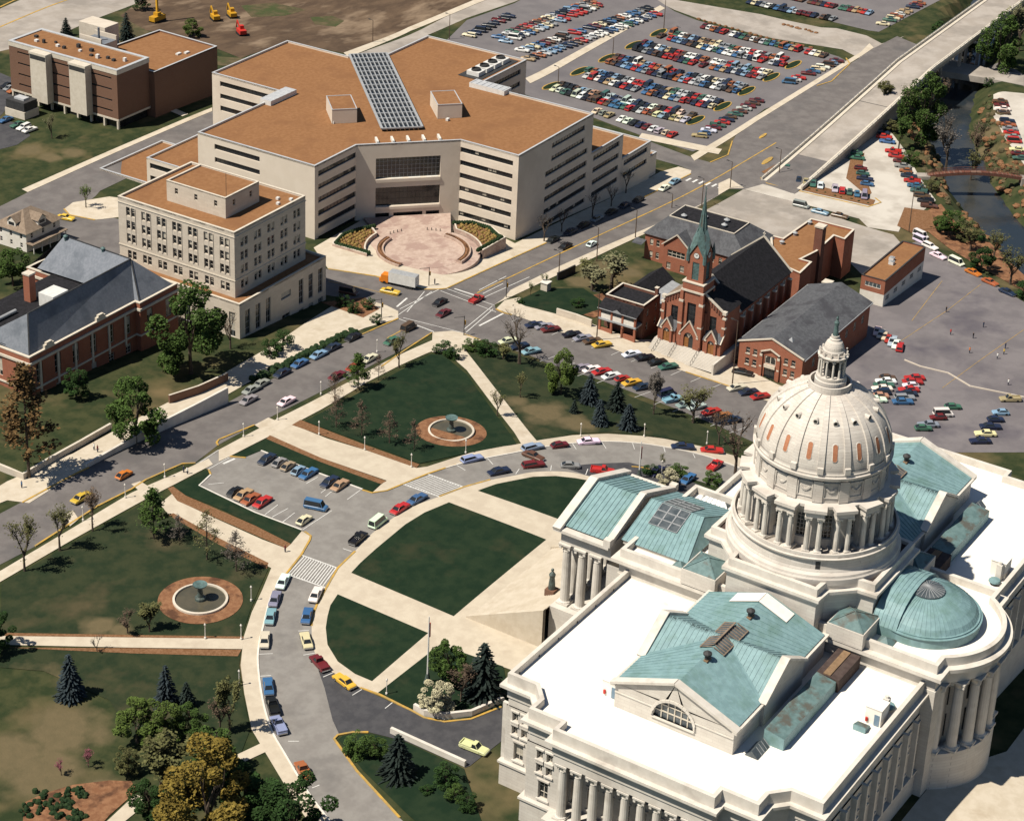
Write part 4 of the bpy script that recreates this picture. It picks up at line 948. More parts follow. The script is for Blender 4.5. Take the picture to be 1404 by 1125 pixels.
# portico
PB, PT = 8.2, 21.6
mb = MB('ashlar'); mb.box(-13.5, 13.5, 30.8, 45.4, -4, PB); mb.build('portico_base', cap)
pc = column_data(0.92, PT - PB, 'column')
for k in range(8): place(pc, 'column', cap, (-10.9 + 21.8 * k / 7, 43.7, PB))
for s_ in (-1, 1):
    for v_ in (40.4, 37.1): place(pc, 'column', cap, (s_ * 10.9, v_, PB))
mb = MB('ashlar'); wall(mb, (13.0, 34.0), (-13.0, 34.0), PB, PT, row(5, 26, 2.4, PB + 0.2, PB + 5.5) + row(5, 26, 2.0, PB + 7.5, PB + 11), 0.5); wall(mb, (-13.0, 34.0), (-13.0, 30.9), PB, PT); wall(mb, (13, 30.9), (13, 34), PB, PT); mb.build('portico_wall', cap)
windows(cap, (13.0, 34.0), (-13.0, 34.0), row(5, 26, 2.4, PB + 0.2, PB + 5.5) + row(5, 26, 2.0, PB + 7.5, PB + 11), 0.5, 2, 3)
mb = MB(ST); mb.box(-11.8, 11.8, 34.0, 44.7, PT, PT + 2.4, bottom=True); mb.box(-12.4, 12.4, 34.0, 45.2, PT + 2.4, PT + 2.8); mb.box(-13.0, 13.0, 34.0, 45.8, PT + 2.8, PT + 3.4, bottom=True); mb.build('portico_entablature', cap)
e, rg = 25.35, 29.4
cp = MB('copper'); sm = MB('copper')
for s_ in (-1, 1): seamed(cp, sm, (s_ * 11.6, 44.6, e), (s_ * 11.6, 35.0, e), (0, 35.0, rg), (0, 44.6, rg), 0.95, 0.13, 0.12)
ro = cp.build('portico_roof', cap); sm.build('standing_seams', ro)['kind'] = 'stuff'
mb = MB(ST)
for s_ in (-1, 1):
    mb.bar((s_ * 13.2, 45.0, 25.15), (0, 45.0, 29.75), 1.7, 0.6); mb.bar((s_ * 12.6, 34.4, 25.3), (0, 34.4, 29.95), 1.25, 0.9)
    mb.box(s_ * 12.4 - 0.6, s_ * 12.4 + 0.6, 33.7, 35.1, 25, 26.4)
mb.face([(-12.5, 44.6, 25.1), (12.5, 44.6, 25.1), (0, 44.6, 29.5)]); mb.face([(-12.2, 34.6, 25.1), (12.2, 34.6, 25.1), (0, 34.6, 29.6)]); mb.build('pediment', cap)
# grand stair
mb = MB('palewalk')
NS = 36
for k in range(NS):
    z1 = PB - (k + 1) * PB / (NS + 1); y0 = 45.4 + k * 0.46
    mb.face([(-15, y0, z1 + PB / (NS + 1)), (15, y0, z1 + PB / (NS + 1)), (15, y0, z1), (-15, y0, z1)]); mb.face([(-15, y0, z1), (15, y0, z1), (15, y0 + 0.46, z1), (-15, y0 + 0.46, z1)])
mb.build('grand_stair', cap)
for s_ in (-1, 1):
    mb = MB('palewalk'); xa, xb = s_ * 15.0, s_ * 15.9; q = [(45.3, PB + .25), (62.4, .35), (62.4, -2), (45.3, -2)]
    mb.mesh([(xa, y, z) for y, z in q] + [(xb, y, z) for y, z in q], [(0, 1, 2, 3), (4, 5, 6, 7), (0, 1, 5, 4), (1, 2, 6, 5)]); mb.build('stair_cheek', cap)

# the dome
OC = [(-16.0, -8.6), (-16.0, 8.6), (-12.9, 8.8), (-8.8, 12.9), (-8.6, 16.0), (8.6, 16.0), (8.8, 12.9), (12.9, 8.8), (16.0, 8.6), (16.0, -8.6), (12.9, -8.8), (8.8, -12.9), (8.6, -16.0), (-8.6, -16.0), (-8.8, -12.9), (-12.9, -8.8)][::-1]
mb = MB('ashlar'); mb.prism(OC, 21.5, 31.2); mb.build('dome_base_wall', cap)
mb = MB(ST); mb.prism(offset(OC, 0.3), 31.2, 31.9); mb.prism(offset(OC, 0.75), 31.9, 32.5); mb.build('dome_base_cornice', cap)
mb = MB(ST); mb.ringwall(offset(OC, -0.1), 0.8, 32.5, 34.0); mb.build('dome_base_parapet', cap)
mb = MB('rooftar'); mb.prism(offset(OC, -0.8), 32.5, 33.3); mb.build('dome_base_roof', cap)
mb = MB(DO); mb.lathe([(15.0, 33.3), (15.5, 33.3), (15.5, 34.4), (15.3, 34.6), (15.2, 35.0), (14.7, 35.4), (14.5, 35.9), (14.35, 37.6), (14.8, 37.75), (14.9, 38.1), (14.6, 38.2), (14.55, 38.9), (14.2, 38.9), (14.2, 38.0), (10.9, 38.0)], 96); mb.build('dome_skirt', cap)
dw = MB('metaldark'); dw.box(-0.4, 0.4, -0.05, 0.05, 0, 1.5)
for k in range(4): t = math.radians(-62 + 90 * k); dw.build('slit_window', cap, (14.45 * math.cos(t), 14.45 * math.sin(t), 35.9), t - PI / 2)
NP = 16
aw = 2 * PI / NP
mb = MB(DO)
WR = 11.0
for k in range(NP):                                                    # drum wall, an arched opening in every bay
    t0 = aw * (k + 0.5)
    L_ = 2 * WR * math.tan(aw / 2)
    pa = (WR * math.cos(t0 - aw / 2) / math.cos(aw / 2) if False else WR / math.cos(aw / 2) * math.cos(t0 - aw / 2), WR / math.cos(aw / 2) * math.sin(t0 - aw / 2)); pb = (WR / math.cos(aw / 2) * math.cos(t0 + aw / 2), WR / math.cos(aw / 2) * math.sin(t0 + aw / 2))
    op = [(L_ / 2 - 0.95, L_ / 2 + 0.95, 39.9, 44.6)]
    wall(mb, pa, pb, 38.0, 45.4, op, 0.5); windows(cap, pa, pb, op, 0.45, 3, 6, DO, 'glassdark', 0.09, arch=True)
mb.build('drum_wall', cap)
dc = column_data(0.47, 7.0, 'column', 10)
for k in range(NP):
    for q in (-1, 1):
        t = aw * k + q * 0.078; o = place(dc, 'column', cap, (13.0 * math.cos(t), 13.0 * math.sin(t), 38.45), t)
    t = aw * k
    mb = MB(DO); mb.box(10.6, 13.75, -1.75, 1.75, 38.0, 38.45); mb.box(10.9, 12.0, -1.2, 1.2, 38.45, 45.4); mb.build('pier', cap, (0, 0, 0), t)
    mb = MB(DO); mb.box(10.9, 13.55, -1.6, 1.6, 45.4, 46.5, bottom=True); mb.box(10.9, 13.95, -1.95, 1.95, 46.5, 47.1, bottom=True); mb.build('entablature_block', cap, (0, 0, 0), t)
mb = MB(DO); mb.lathe([(11.5, 45.4), (11.7, 46.5), (12.3, 46.6), (12.3, 47.1), (11.4, 47.3), (11.3, 51.6)], 96); mb.build('drum_attic', cap)
for k in range(NP):
    t = aw * k; mb = MB(DO); mb.box(11.2, 11.65, -0.85, 0.85, 47.4, 51.5); mb.build('attic_pilaster', cap, (0, 0, 0), t)
    t = aw * (k + 0.5)
    mb = MB(DO)
    for i in range(7):
        y0, y1 = -0.85 + 1.7 * i / 7, -0.85 + 1.7 * (i + 1) / 7; zf = lambda y: 50.2 - 0.75 * math.cos(y / 0.85 * PI / 2)
        mb.bar((11.35, y0, zf(y0)), (11.35, y1, zf(y1)), 0.3, 0.34)
    mb.box(11.3, 11.5, -1.35, -1.15, 48.2, 51.2); mb.box(11.3, 11.5, 1.15, 1.35, 48.2, 51.2); mb.box(11.3, 11.48, -1.35, 1.35, 51.0, 51.2); mb.box(11.3, 11.48, -1.35, 1.35, 48.2, 48.4)
    mb.lathe([(0.3, 0), (0.2, 0.2)], 8, c=(11.45, 0)) if False else None
    mb.build('garland_panel', cap, (0, 0, 0), t)
mb = MB(DO); mb.lathe([(11.5, 51.6), (12.1, 52.0), (12.2, 52.5), (11.9, 52.6), (11.9, 53.0), (11.75, 53.1), (11.7, 53.5)], 96); mb.build('dome_cornice', cap)
DR, DZ, DH = 11.55, 53.4, 11.2
prof = [(DR * math.cos(t), DZ + DH * math.sin(t)) for t in np.linspace(0, math.acos(3.7 / DR), 22)]
mb = MB(DO); mb.lathe(prof, 96); mb.build('dome_shell', cap, smooth=True)
rb = MB(DO)
for (r0, z0), (r1, z1) in zip(prof, prof[1:]):
    w0, w1 = 0.16 + 0.034 * r0, 0.16 + 0.034 * r1
    rb.mesh([(r0 + 0.22, -w0, z0 + 0.12), (r0 + 0.22, w0, z0 + 0.12), (r1 + 0.22, w1, z1 + 0.12), (r1 + 0.22, -w1, z1 + 0.12), (r0 - 0.1, -w0 - 0.06, z0), (r0 - 0.1, w0 + 0.06, z0), (r1 - 0.1, w1 + 0.06, z1), (r1 - 0.1, -w1 - 0.06, z1)],
            [(0, 1, 2, 3), (4, 0, 3, 7), (1, 5, 6, 2)])
rb.box(DR - 0.1, DR + 0.6, -0.5, 0.5, DZ - 0.25, DZ + 0.9)
rbd = rb.data('rib')
ov = MB('terracotta', DO)
def ovalpts(hw_, hh, n=7): return [(hw_ * math.cos(t), hh - hw_ + hw_ * math.sin(t)) for t in np.linspace(0, PI, n)] + [(-hw_ * math.cos(t), -hh + hw_ - hw_ * math.sin(t)) for t in np.linspace(0, PI, n)]
def on_dome(y, s, lift):                                               # s: arc angle up the shell
    r, z = DR * math.cos(s), DZ + DH * math.sin(s)
    nr, nz = math.cos(s), math.sin(s); a = y / r
    return ((r + lift * nr) * math.cos(a), (r + lift * nr) * math.sin(a), z + lift * nz)
oo = ovalpts(0.40, 1.55); so_ = [(p[0], 0.31 + p[1] / 11.4) for p in oo]
o2 = [(p[0] * 1.35, 0.31 + p[1] * 1.1 / 11.4) for p in oo]
hh_ = [s for _, s in so_[:7]]; rows_ = [(p[0], p[1]) for p in so_[:4]]
sl2 = [(abs(math.cos(t)) * 0.40, 0.31 + (1.15 + 0.40 * math.sin(t)) / 11.4) for t in np.linspace(PI / 2, 0, 4)] + [(0.40, 0.31 + 1.15 * k / 11.4) for k in (0.6, 0.2, -0.2, -0.6)] + [(math.cos(t) * 0.40, 0.31 + (-1.15 + 0.40 * math.sin(t)) / 11.4) for t in np.linspace(0, -PI / 2, 4)]
for (w0, s0), (w1, s1) in zip(sl2, sl2[1:]): ov.face([on_dome(-w0, s0, 0.06), on_dome(w0, s0, 0.06), on_dome(w1, s1, 0.06), on_dome(-w1, s1, 0.06)])
for i in range(len(so_)): j = (i + 1) % len(so_); ov.face([on_dome(*so_[i], 0.1), on_dome(*so_[j], 0.1), on_dome(*o2[j], 0.03), on_dome(*o2[i], 0.03)], 1); ov.face([on_dome(*so_[i], 0.05), on_dome(*so_[j], 0.05), on_dome(*so_[j], 0.1), on_dome(*so_[i], 0.1)], 1)
ovd = ov.data('oval_panel')
rw = MB('metaldark', DO)
cx = on_dome(0, 0.76, 0.0)
for i in range(10):
    t0, t1 = 2 * PI * i / 10, 2 * PI * (i + 1) / 10
    p = lambda t, r, x: (x, cx[1] + r * math.cos(t), cx[2] + 0.15 + r * math.sin(t))
    rw.face([p(t0, 0.46, cx[0] + 0.42), p(t1, 0.46, cx[0] + 0.42), p(t1, 0.46, cx[0] - 0.6), p(t0, 0.46, cx[0] - 0.6)], 1); rw.face([p(t0, 0.46, cx[0] + 0.42), p(t1, 0.46, cx[0] + 0.42), p(t1, 0.33, cx[0] + 0.42), p(t0, 0.33, cx[0] + 0.42)], 1)
rw.face([(cx[0] + 0.34, cx[1] + 0.34 * math.cos(2 * PI * i / 10), cx[2] + 0.15 + 0.34 * math.sin(2 * PI * i / 10)) for i in range(10)])
rwd = rw.data('round_window')
for k in range(NP):
    place(rbd, 'rib', cap, (0, 0, 0), aw * k); place(ovd, 'oval_panel', cap, (0, 0, 0), aw * (k + 0.5)); place(rwd, 'round_window', cap, (0, 0, 0), aw * (k + 0.5))
# lantern
mb = MB(DO); mb.lathe([(4.0, 63.3), (4.05, 63.8), (3.75, 63.9), (3.7, 65.2), (3.4, 65.2), (3.4, 63.9), (2.75, 63.9), (2.75, 65.6), (2.6, 65.7), (2.6, 66.3), (1.2, 66.3)], 40); mb.build('lantern_base', cap)
mb = MB('metaldark'); mb.lathe([(1.35, 66.3), (1.35, 69.6)], 16); mb.build('lantern_core', cap)
lc = column_data(0.2, 3.3, 'column', 8)
for k in range(12): t = 2 * PI * k / 12; place(lc, 'column', cap, (2.2 * math.cos(t), 2.2 * math.sin(t), 66.3), t)
mb = MB(DO); mb.lathe([(1.2, 69.5), (2.3, 69.6), (2.4, 69.8), (2.65, 70.0), (2.65, 70.2), (2.3, 70.3), (2.3, 70.5), (1.9, 70.5), (1.9, 71.0), (1.75, 71.2), (1.65, 71.8), (1.35, 72.5), (0.9, 72.9), (0.95, 73.1), (0.7, 73.2), (0.7, 73.7), (0.02, 73.7)], 32)
for k in range(12): t = 2 * PI * (k + .5) / 12; mb.box(2.35 * math.cos(t) - 0.13, 2.35 * math.cos(t) + 0.13, 2.35 * math.sin(t) - 0.13, 2.35 * math.sin(t) + 0.13, 70.2, 71.1)
mb.build('lantern_cap', cap)
# ------------------------------------------------------------------ buildings of the town
A2 = 0.00976
def shell(parent, pts, z0, z1, mt, opsf=None, depth=0.3, wk=None, name='wall', flip=()):
    """walls along a closed outline with openings opsf(i, length) and their windows"""
    pts = ccw(pts); mb = MB(mt); n = len(pts); ws = []
    for i in range(n):
        a, b = pts[i], pts[(i + 1) % n]; L_ = math.dist(a, b)
        ops = opsf(i, a, b, L_) if opsf else []
        wall(mb, a, b, z0, z1, ops, depth)
        if ops: ws.append((a, b, ops))
    mb.build(name, parent)
    for a, b, ops in ws: windows(parent, a, b, ops, depth, **(wk or {}))
def sills(parent, a, b, ops, mt='trimcream', hood=False):
    A_, B_ = Vector(a), Vector(b); d = (B_ - A_).normalized(); nn = Vector((d.y, -d.x))
    for o in ops:
        mb = MB(mt); p, q = A_ + d * (o[0] - 0.12) + nn * 0.06, A_ + d * (o[1] + 0.12) + nn * 0.06
        mb.bar((p.x, p.y, o[2] - 0.11), (q.x, q.y, o[2] - 0.11), 0.28, 0.22)
        if hood: mb.bar((p.x, p.y, o[3] + 0.14), (q.x, q.y, o[3] + 0.14), 0.2, 0.26)
        mb.build('sill', parent)

# --- state office building with the glazed spine
TO = G(706.4, 329.5)
tr = thing('office_building', 'large cream concrete office building with brown gravel roofs and sloping skylight spine', 'office building', (TO.x, TO.y, 0), A2)
ZR = 11.7
MAIN = [(0, 0), (41.2, 0), (41.2, 40), (68.5, 40), (68.5, 77), (45.3, 77), (37.2, 85.3), (37.2, 109), (0, 109), (0, 81.3), (-40.3, 81.3), (-40.3, 40.3), (-21, 40.3), (0, 19.3)]
bandz = [(8.05, 9.65), (4.15, 5.7), (0.2, 1.85), (-3.75, -2.1), (-7.55, -5.95), (-11.5, -9.9)]
mb = MB('trumanwall'); ws = []
for i in range(len(MAIN)):
    a, b = MAIN[i], MAIN[(i + 1) % len(MAIN)]; L_ = math.dist(a, b); ops = []
    if a == (0, 0): ops = [(18, 36.5, *z) for z in bandz[:2]] + [(15, 38.6, *z) for z in bandz[2:6]] + [(14.5, 38.6, -15.6, -14.0)]
    elif a == (0, 19.3): ops = []
    elif b == (0, 0): pass
    if a == (-21, 40.3): ops = [(5.6, 24.1, 1.0, 7.3), (5.6, 24.1, -7.4, -1.6), (5.6, 9.6, -12.6, -9.4), (10.8, 19.2, -12.6, -9.4), (20.2, 24.1, -12.6, -9.4)]
    elif i == len(MAIN) - 1: ops = [(0.01, 17.5, *z) for z in bandz] ; a, b = (0, 19.3), (0, 0)
    elif a == (-40.3, 40.3): ops = [(1.6, 19.2, *z) for z in bandz]
    elif a == (-40.3, 81.3): ops = [(6, 22, *z) for z in bandz[:3]]
    elif a == (0, 109): ops = [(3, 24, *z) for z in bandz[:3]]
    elif a == (41.2, 0): ops = [(4, 26, *z) for z in bandz[:2]]
    elif a == (41.2, 40): ops = [(2, 24, *z) for z in bandz[:4]]
    wall(mb, a, b, -26, ZR, ops, 0.9 if a == (-21, 40.3) else 0.5); ws.append((a, b, ops))
mb.build('wall', tr)
for a, b, ops in ws:
    for o in ops:
        L_ = o[1] - o[0]
        if a == (-21, 40.3): windows(tr, a, b, [o], 0.88, max(2, int(L_ / 1.15)), 5 if o[3] > 5 else 3, 'metalgrey' if o[3] > 5 else 'metaldark', 'glassdark', 0.08 if o[3] > 5 else 0.06)
        else: windows(tr, a, b, [o], 0.48, max(2, int(L_ / 1.5)), 1, 'metaldark', 'glassdark', 0.07, blinds=0)
        if a == (0, 0) or a == (0, 19.3):
            for k in range(int(L_ / 1.5)):                             # lit or blinded bays behind the glass
                if RND.random() < 0.16:
                    A_, B_ = Vector(a), Vector(b); d = (B_ - A_).normalized(); nn = Vector((d.y, -d.x)); p = A_ + d * (o[0] + 1.5 * k + 0.15) - nn * 0.44; q = p + d * 1.2
                    bl = MB('blind'); bl.face([(p.x, p.y, o[2] + 0.5), (q.x, q.y, o[2] + 0.5), (q.x, q.y, o[3] - 0.1), (p.x, p.y, o[3] - 0.1)]); bl.build('blind', tr)
def flat_roof(parent, pts, z, par=0.5, t=0.45, mt='gravelroof', cop='coping', wallm='trumanwall', nm='roof'):
    pts = ccw(pts)
    mb = MB(mt); mb.face([(p[0], p[1], z - par) for p in offset(pts, -t + 0.02)]); ro = mb.build(nm, parent)
    mb = MB(wallm, cop); mb.ringwall(pts, t, z - par - 0.01, z, 0, 0); mb.build('parapet', parent)
    mb = MB(cop); mb.ringwall(offset(pts, 0.05), t + 0.1, z, z + 0.09); mb.build('coping', parent)
    return ro
flat_roof(tr, MAIN, ZR, 0.55)
# stepped wings on both sides (mirror images about the diagonal)
mir = lambda p: (p[1] - 40.3, p[0] + 40.3)
for sgn in (0, 1):
    fx = (lambda p: p) if sgn == 0 else mir
    for pts, zt, nb in (([(41.25, 0.0), (60.3, 0.0), (60.3, 30), (41.25, 30)], -0.8, [(-3.75, -2.1), (-7.55, -5.95), (-11.5, -9.9), (-15.4, -13.8)]), ([(60.35, 0.0), (78.6, 0.0), (78.6, 28), (60.35, 28)], -8.7, [(-11.5, -9.9), (-15.4, -13.8)]), ([(78.65, 0.6), (84, 0.6), (84, 20), (78.65, 20)], -14.2, [])):
        q = ccw([fx(p) for p in pts])
        if sgn == 1: nb = nb[:2]
        def of(i, a, b, L_):
            front = (abs(a[1]) < 0.7 and abs(b[1]) < 0.7) if sgn == 0 else (abs(a[0] + 40.3) < 0.7 and abs(b[0] + 40.3) < 0.7)
            return [(1.2, L_ - 2.2, *z) for z in nb] if front else []
        shell(tr, q, -26, zt, 'trumanwall', of, 0.5, dict(nx=9, nz=1, frame='metaldark', bar=0.07))
        flat_roof(tr, q, zt, 0.5)
# skylight spine, nine panes across
SA, SB = Vector((-3.2, 37.1)), Vector((41.8, 81.2)); dv = (SB - SA).normalized(); cv = Vector((-dv.y, dv.x)); LS = (SB - SA).length
gr = MB('metalgrey'); NXS, NYS = 9, 16; WS = 11.6
for i in range(NXS + 1):
    o_ = cv * (-WS / 2 + WS * i / NXS); p, q = SA + o_, SB + o_; gr.bar((p.x, p.y, ZR + 0.42), (q.x, q.y, ZR + 0.42), 0.3 if 0 < i < NXS else 0.7, 0.35)
for j in range(NYS + 1):
    p, q = SA + dv * (LS * j / NYS) - cv * WS / 2, SA + dv * (LS * j / NYS) + cv * WS / 2; gr.bar((p.x, p.y, ZR + 0.40), (q.x, q.y, ZR + 0.40), 0.38, 0.4)
sk = gr.build('skylight', tr)
pn = MB('glassdark'); w_, h_ = WS / NXS - 0.3, LS / NYS - 0.36; pn.face([(-w_ / 2, -h_ / 2, 0.0), (w_ / 2, -h_ / 2, 0.0), (w_ / 2, h_ / 2, 0.1), (-w_ / 2, h_ / 2, 0.1)]); pnd = pn.data('pane')
ang = math.atan2(-cv.y, -cv.x)
for i in range(NXS):
    for j in range(NYS):
        p = SA + dv * (LS * (j + 0.5) / NYS) + cv * (-WS / 2 + WS * (i + 0.5) / NXS); place(pnd, 'pane', sk, (p.x, p.y, ZR + 0.12), ang)
# lift houses, plant boxes, cooling towers
for (x, y) in ((-4.5, 57.5), (17.2, 35.8)):
    mb = MB('trumanwall', 'gravelroof'); mb.box(-5.6, 5.6, -3.6, 3.6, 0, 4.2, 0, top=1); pb = mb.build('lift_house', tr, (x, y, ZR - 0.5), math.radians(45)); mb = MB('coping'); mb.ringwall([(-5.65, -3.65), (5.65, -3.65), (5.65, 3.65), (-5.65, 3.65)], 0.25, 4.2, 4.35); mb.build('coping', pb)
    mb = MB('whitemetal'); mb.box(-0.5, 0.5, -0.4, 0.4, 0, 0.7); mb.build('roof_vent', tr, (x - 5.8, y + (1.0 if y > 50 else -1.0) * 1.5 - 3.0, ZR - 0.5))
for x, y, rx in ((-4.2, 80.6, 0), (40.6, 35.5, PI / 2)):
    mb = MB('whitemetal', 'coping'); mb.box(-6.2, 6.2, -2.0, 2.0, -2, 1.2, 0, top=1)
    for k in range(7): mb.box(-5.6 + 1.85 * k, -5.4 + 1.85 * k, -2.0, 2.0, 1.2, 1.3, 1)
    mb.build('plant_housing', tr, (x, y, ZR - 0.3), rx)
mb = MB('metaldark'); mb.face([(45, 42, ZR - 0.4), (67, 42, ZR - 0.4), (67, 50, ZR - 0.4), (45, 50, ZR - 0.4)]); mb.build('plant_deck', tr)
for k in range(4):
    mb = MB('whitemetal', 'metaldark'); mb.box(-1.9, 1.9, -2.2, 2.2, 0, 1.3); mb.lathe([(1.5, 1.3), (1.4, 1.9), (1.2, 1.9), (1.2, 1.4), (0.02, 1.4)], 14, 1); mb.build('cooling_tower', tr, (49 + 4.6 * k, 46, ZR - 0.4))
mb = MB('trumanwall')                                                   # ledges and screen wall of the entrance front
EA, EB = Vector((-21, 40.3)), Vector((0, 19.3)); ed = (EB - EA).normalized(); en = Vector((ed.y, -ed.x))
def ept(s, k): p = EA + ed * s + en * k; return (p.x, p.y)
for z0, z1 in ((0.0, 0.95), (-8.3, -7.5)): q = [ept(5.6, -0.85), ept(24.1, -0.85), ept(24.1, 0.25), ept(5.6, 0.25)]; mb.prism(q, z0, z1)
mb.build('ledge', tr)
for k in range(3):
    mb = MB('trimwhite'); mb.prism([ept(10 + 5 * k, -0.7), ept(13.4 + 5 * k, -0.7), ept(13.4 + 5 * k, 0.15), ept(10 + 5 * k, 0.15)], 0.95, 1.05); mb.build('sun_patch', tr)  # sunlight lying on the upper ledge, put in as thin white slabs
for k in range(5):
    mb = MB('trimwhite'); mb.prism([ept(5.9 + 4.45 * k, -4.2), ept(6.5 + 4.45 * k, -4.2), ept(6.5 + 4.45 * k, -0.6), ept(5.9 + 4.45 * k, -0.6)], ZR - 0.5, ZR + 0.5); mb.build('roof_beam', tr)
# round forecourt with raised beds
PC = (-27.9, 12.4)
fc = thing('round_forecourt', 'round pink paved forecourt with curved planters in front of the office building', 'forecourt', (TO.x, TO.y, 0), A2)
def arcp(r, t): return (PC[0] + r * math.cos(t), PC[1] + r * math.sin(t))
zf = -10.45
mb = MB('plazapink'); mb.lathe([(11.4, zf), (0.02, zf)], 48, c=PC); mb.lathe([(11.4, -16), (11.4, zf)], 48, c=PC)
mb.prism(ccw([(-19.5, 38.6), (-1.7, 20.9), arcp(11, math.radians(-10)), arcp(11, math.radians(45)), arcp(11, math.radians(100))]), -16, zf - 0.01)
mb.lathe([(15.6, zf - 0.25), (11.4, zf - 0.05)], 48, c=PC); mb.lathe([(15.6, -16), (15.6, zf - 0.25)], 48, c=PC); mb.build('paving', fc)
D225 = math.radians(225)
for sg in (-1, 1):
    t0, t1 = D225 + sg * math.radians(42), D225 + sg * math.radians(138)
    mb = MB('plazapink', 'mulch'); lo_, hi_ = min(t0, t1), max(t0, t1)
    n = 26
    mb.lathe([(11.0, zf - 0.3), (11.0, zf + 0.75), (11.35, zf + 0.75), (11.35, zf + 0.55)], n, 0, PC, lo_, hi_); mb.lathe([(11.35, zf + 0.55), (12.7, zf + 0.55)], n, 1, PC, lo_, hi_); mb.lathe([(12.7, zf + 0.55), (12.7, zf + 0.75), (13.05, zf + 0.75), (13.05, -16)], n, 0, PC, lo_, hi_)
    for t in (t0, t1): mb.face([(*arcp(11.0, t), -16), (*arcp(13.05, t), -16), (*arcp(13.05, t), zf + 0.75), (*arcp(11.0, t), zf + 0.75)])
    mb.build('curved_planter', fc)
    for k in range(30):
        t = t0 + (t1 - t0) * (k + 0.5) / 30; mb = MB('soil'); mb.lathe([(0.3, 0), (0.36, 0.25), (0.02, 0.5)], 6); mb.build('bedding_plant', fc, (*arcp(12.0, t), zf + 0.5)) if k % 1 == 0 else None
    # outer bed behind a straight stone wall
    loc_ = lambda p: (lambda d_: (d_.x * math.cos(A2) + d_.y * math.sin(A2), -d_.x * math.sin(A2) + d_.y * math.cos(A2)))(G(p[0], p[1], zf + 1.0) - TO)
    if sg > 0: out = [loc_(p) for p in ((661.8, 343), (694, 324.5), (687.5, 321.5), (676, 311), (651.5, 303), (622, 303))]
    else: out = [loc_(p) for p in ((508.5, 308), (486.6, 313), (466, 320), (455.5, 331), (455.5, 334), (503, 348))]
    t_a, t_b = [math.atan2(p[1] - PC[1], p[0] - PC[0]) for p in (out[-1], out[0])]
    if t_b - t_a > PI: t_b -= 2 * PI
    if t_b - t_a < -PI: t_b += 2 * PI
    bed = [arcp(15.9, t_a + (t_b - t_a) * k / 7) for k in range(1, 7)]
    outline = ccw(bed + out)
    mb = MB('plazapink', 'trimcream'); mb.ringwall(outline, 0.45, -16, zf + 1.0, 0, 1); mb.build('planter_wall', fc)
    mb = MB('mulch'); mb.face([(p[0], p[1], zf + 0.6) for p in offset(outline, -0.3)]); mb.build('planter_soil', fc)
    mb = MB('mustardleaf' if 'mustardleaf' in MATS else 'drygrass'); xs = [p[0] for p in outline]; ys = [p[1] for p in outline]; inn = offset(outline, -1.0)
    x = min(xs); 
    while x < max(xs):
        y = min(ys)
        while y < max(ys):
            px_, py_ = x + RND.uniform(-.3, .3), y + RND.uniform(-.3, .3)
            if point_in((px_, py_), inn):
                r = RND.uniform(0.38, 0.6); mb.lathe([(r * .8, 0), (r, 0.25), (r * .6, 0.55), (0.02, 0.7)], 6, c=(px_, py_)) if False else mb.mesh([(px_ + r * math.cos(a) * s_, py_ + r * math.sin(a) * s_, zf + z_) for s_, z_ in ((.8, .55), (1, .85), (.5, 1.2)) for a in np.linspace(0, 2 * PI, 7)[:-1]] + [(px_, py_, zf + 1.3)], [(k * 6 + i, k * 6 + (i + 1) % 6, k * 6 + 6 + (i + 1) % 6, k * 6 + 6 + i) for k in (0, 1) for i in range(6)] + [(12 + i, 12 + (i + 1) % 6, 18) for i in range(6)])
            y += 1.25
        x += 1.25
    mb.build('low_shrubs', fc)['kind'] = 'stuff'
    mb = MB('shrubdark' if 'shrubdark' in MATS else 'lawn')
    for a, b in zip(out, out[1:]):
        a, b = Vector(a), Vector(b); n = int((b - a).length / 0.8) + 1
        for k in range(n):
            p = a.lerp(b, k / n) + (Vector(PC) - a.lerp(b, k / n)).normalized() * 1.3
            r = RND.uniform(0.5, 0.75); mb.mesh([(p.x + r * math.cos(t_) * s_, p.y + r * math.sin(t_) * s_, zf + z_) for s_, z_ in ((.9, .6), (1, 1.1), (.5, 1.6)) for t_ in np.linspace(0, 2 * PI, 7)[:-1]] + [(p.x, p.y, zf + 1.75)], [(q_ * 6 + i, q_ * 6 + (i + 1) % 6, q_ * 6 + 6 + (i + 1) % 6, q_ * 6 + 6 + i) for q_ in (0, 1) for i in range(6)] + [(12 + i, 12 + (i + 1) % 6, 18) for i in range(6)])
    mb.build('clipped_hedge', fc)['kind'] = 'stuff'
for sg, a in ((1, 150), (1, 155), (1, 160), (1, 165), (-1, 150), (-1, 155), (-1, 160), (-1, 165)):
    mb = MB('metaldark'); mb.tube((0, 0, 0), (0, 0, 1.0), 0.12); mb.build('bollard', fc, (*arcp(14.2, D225 + sg * math.radians(a)), zf - 0.25))

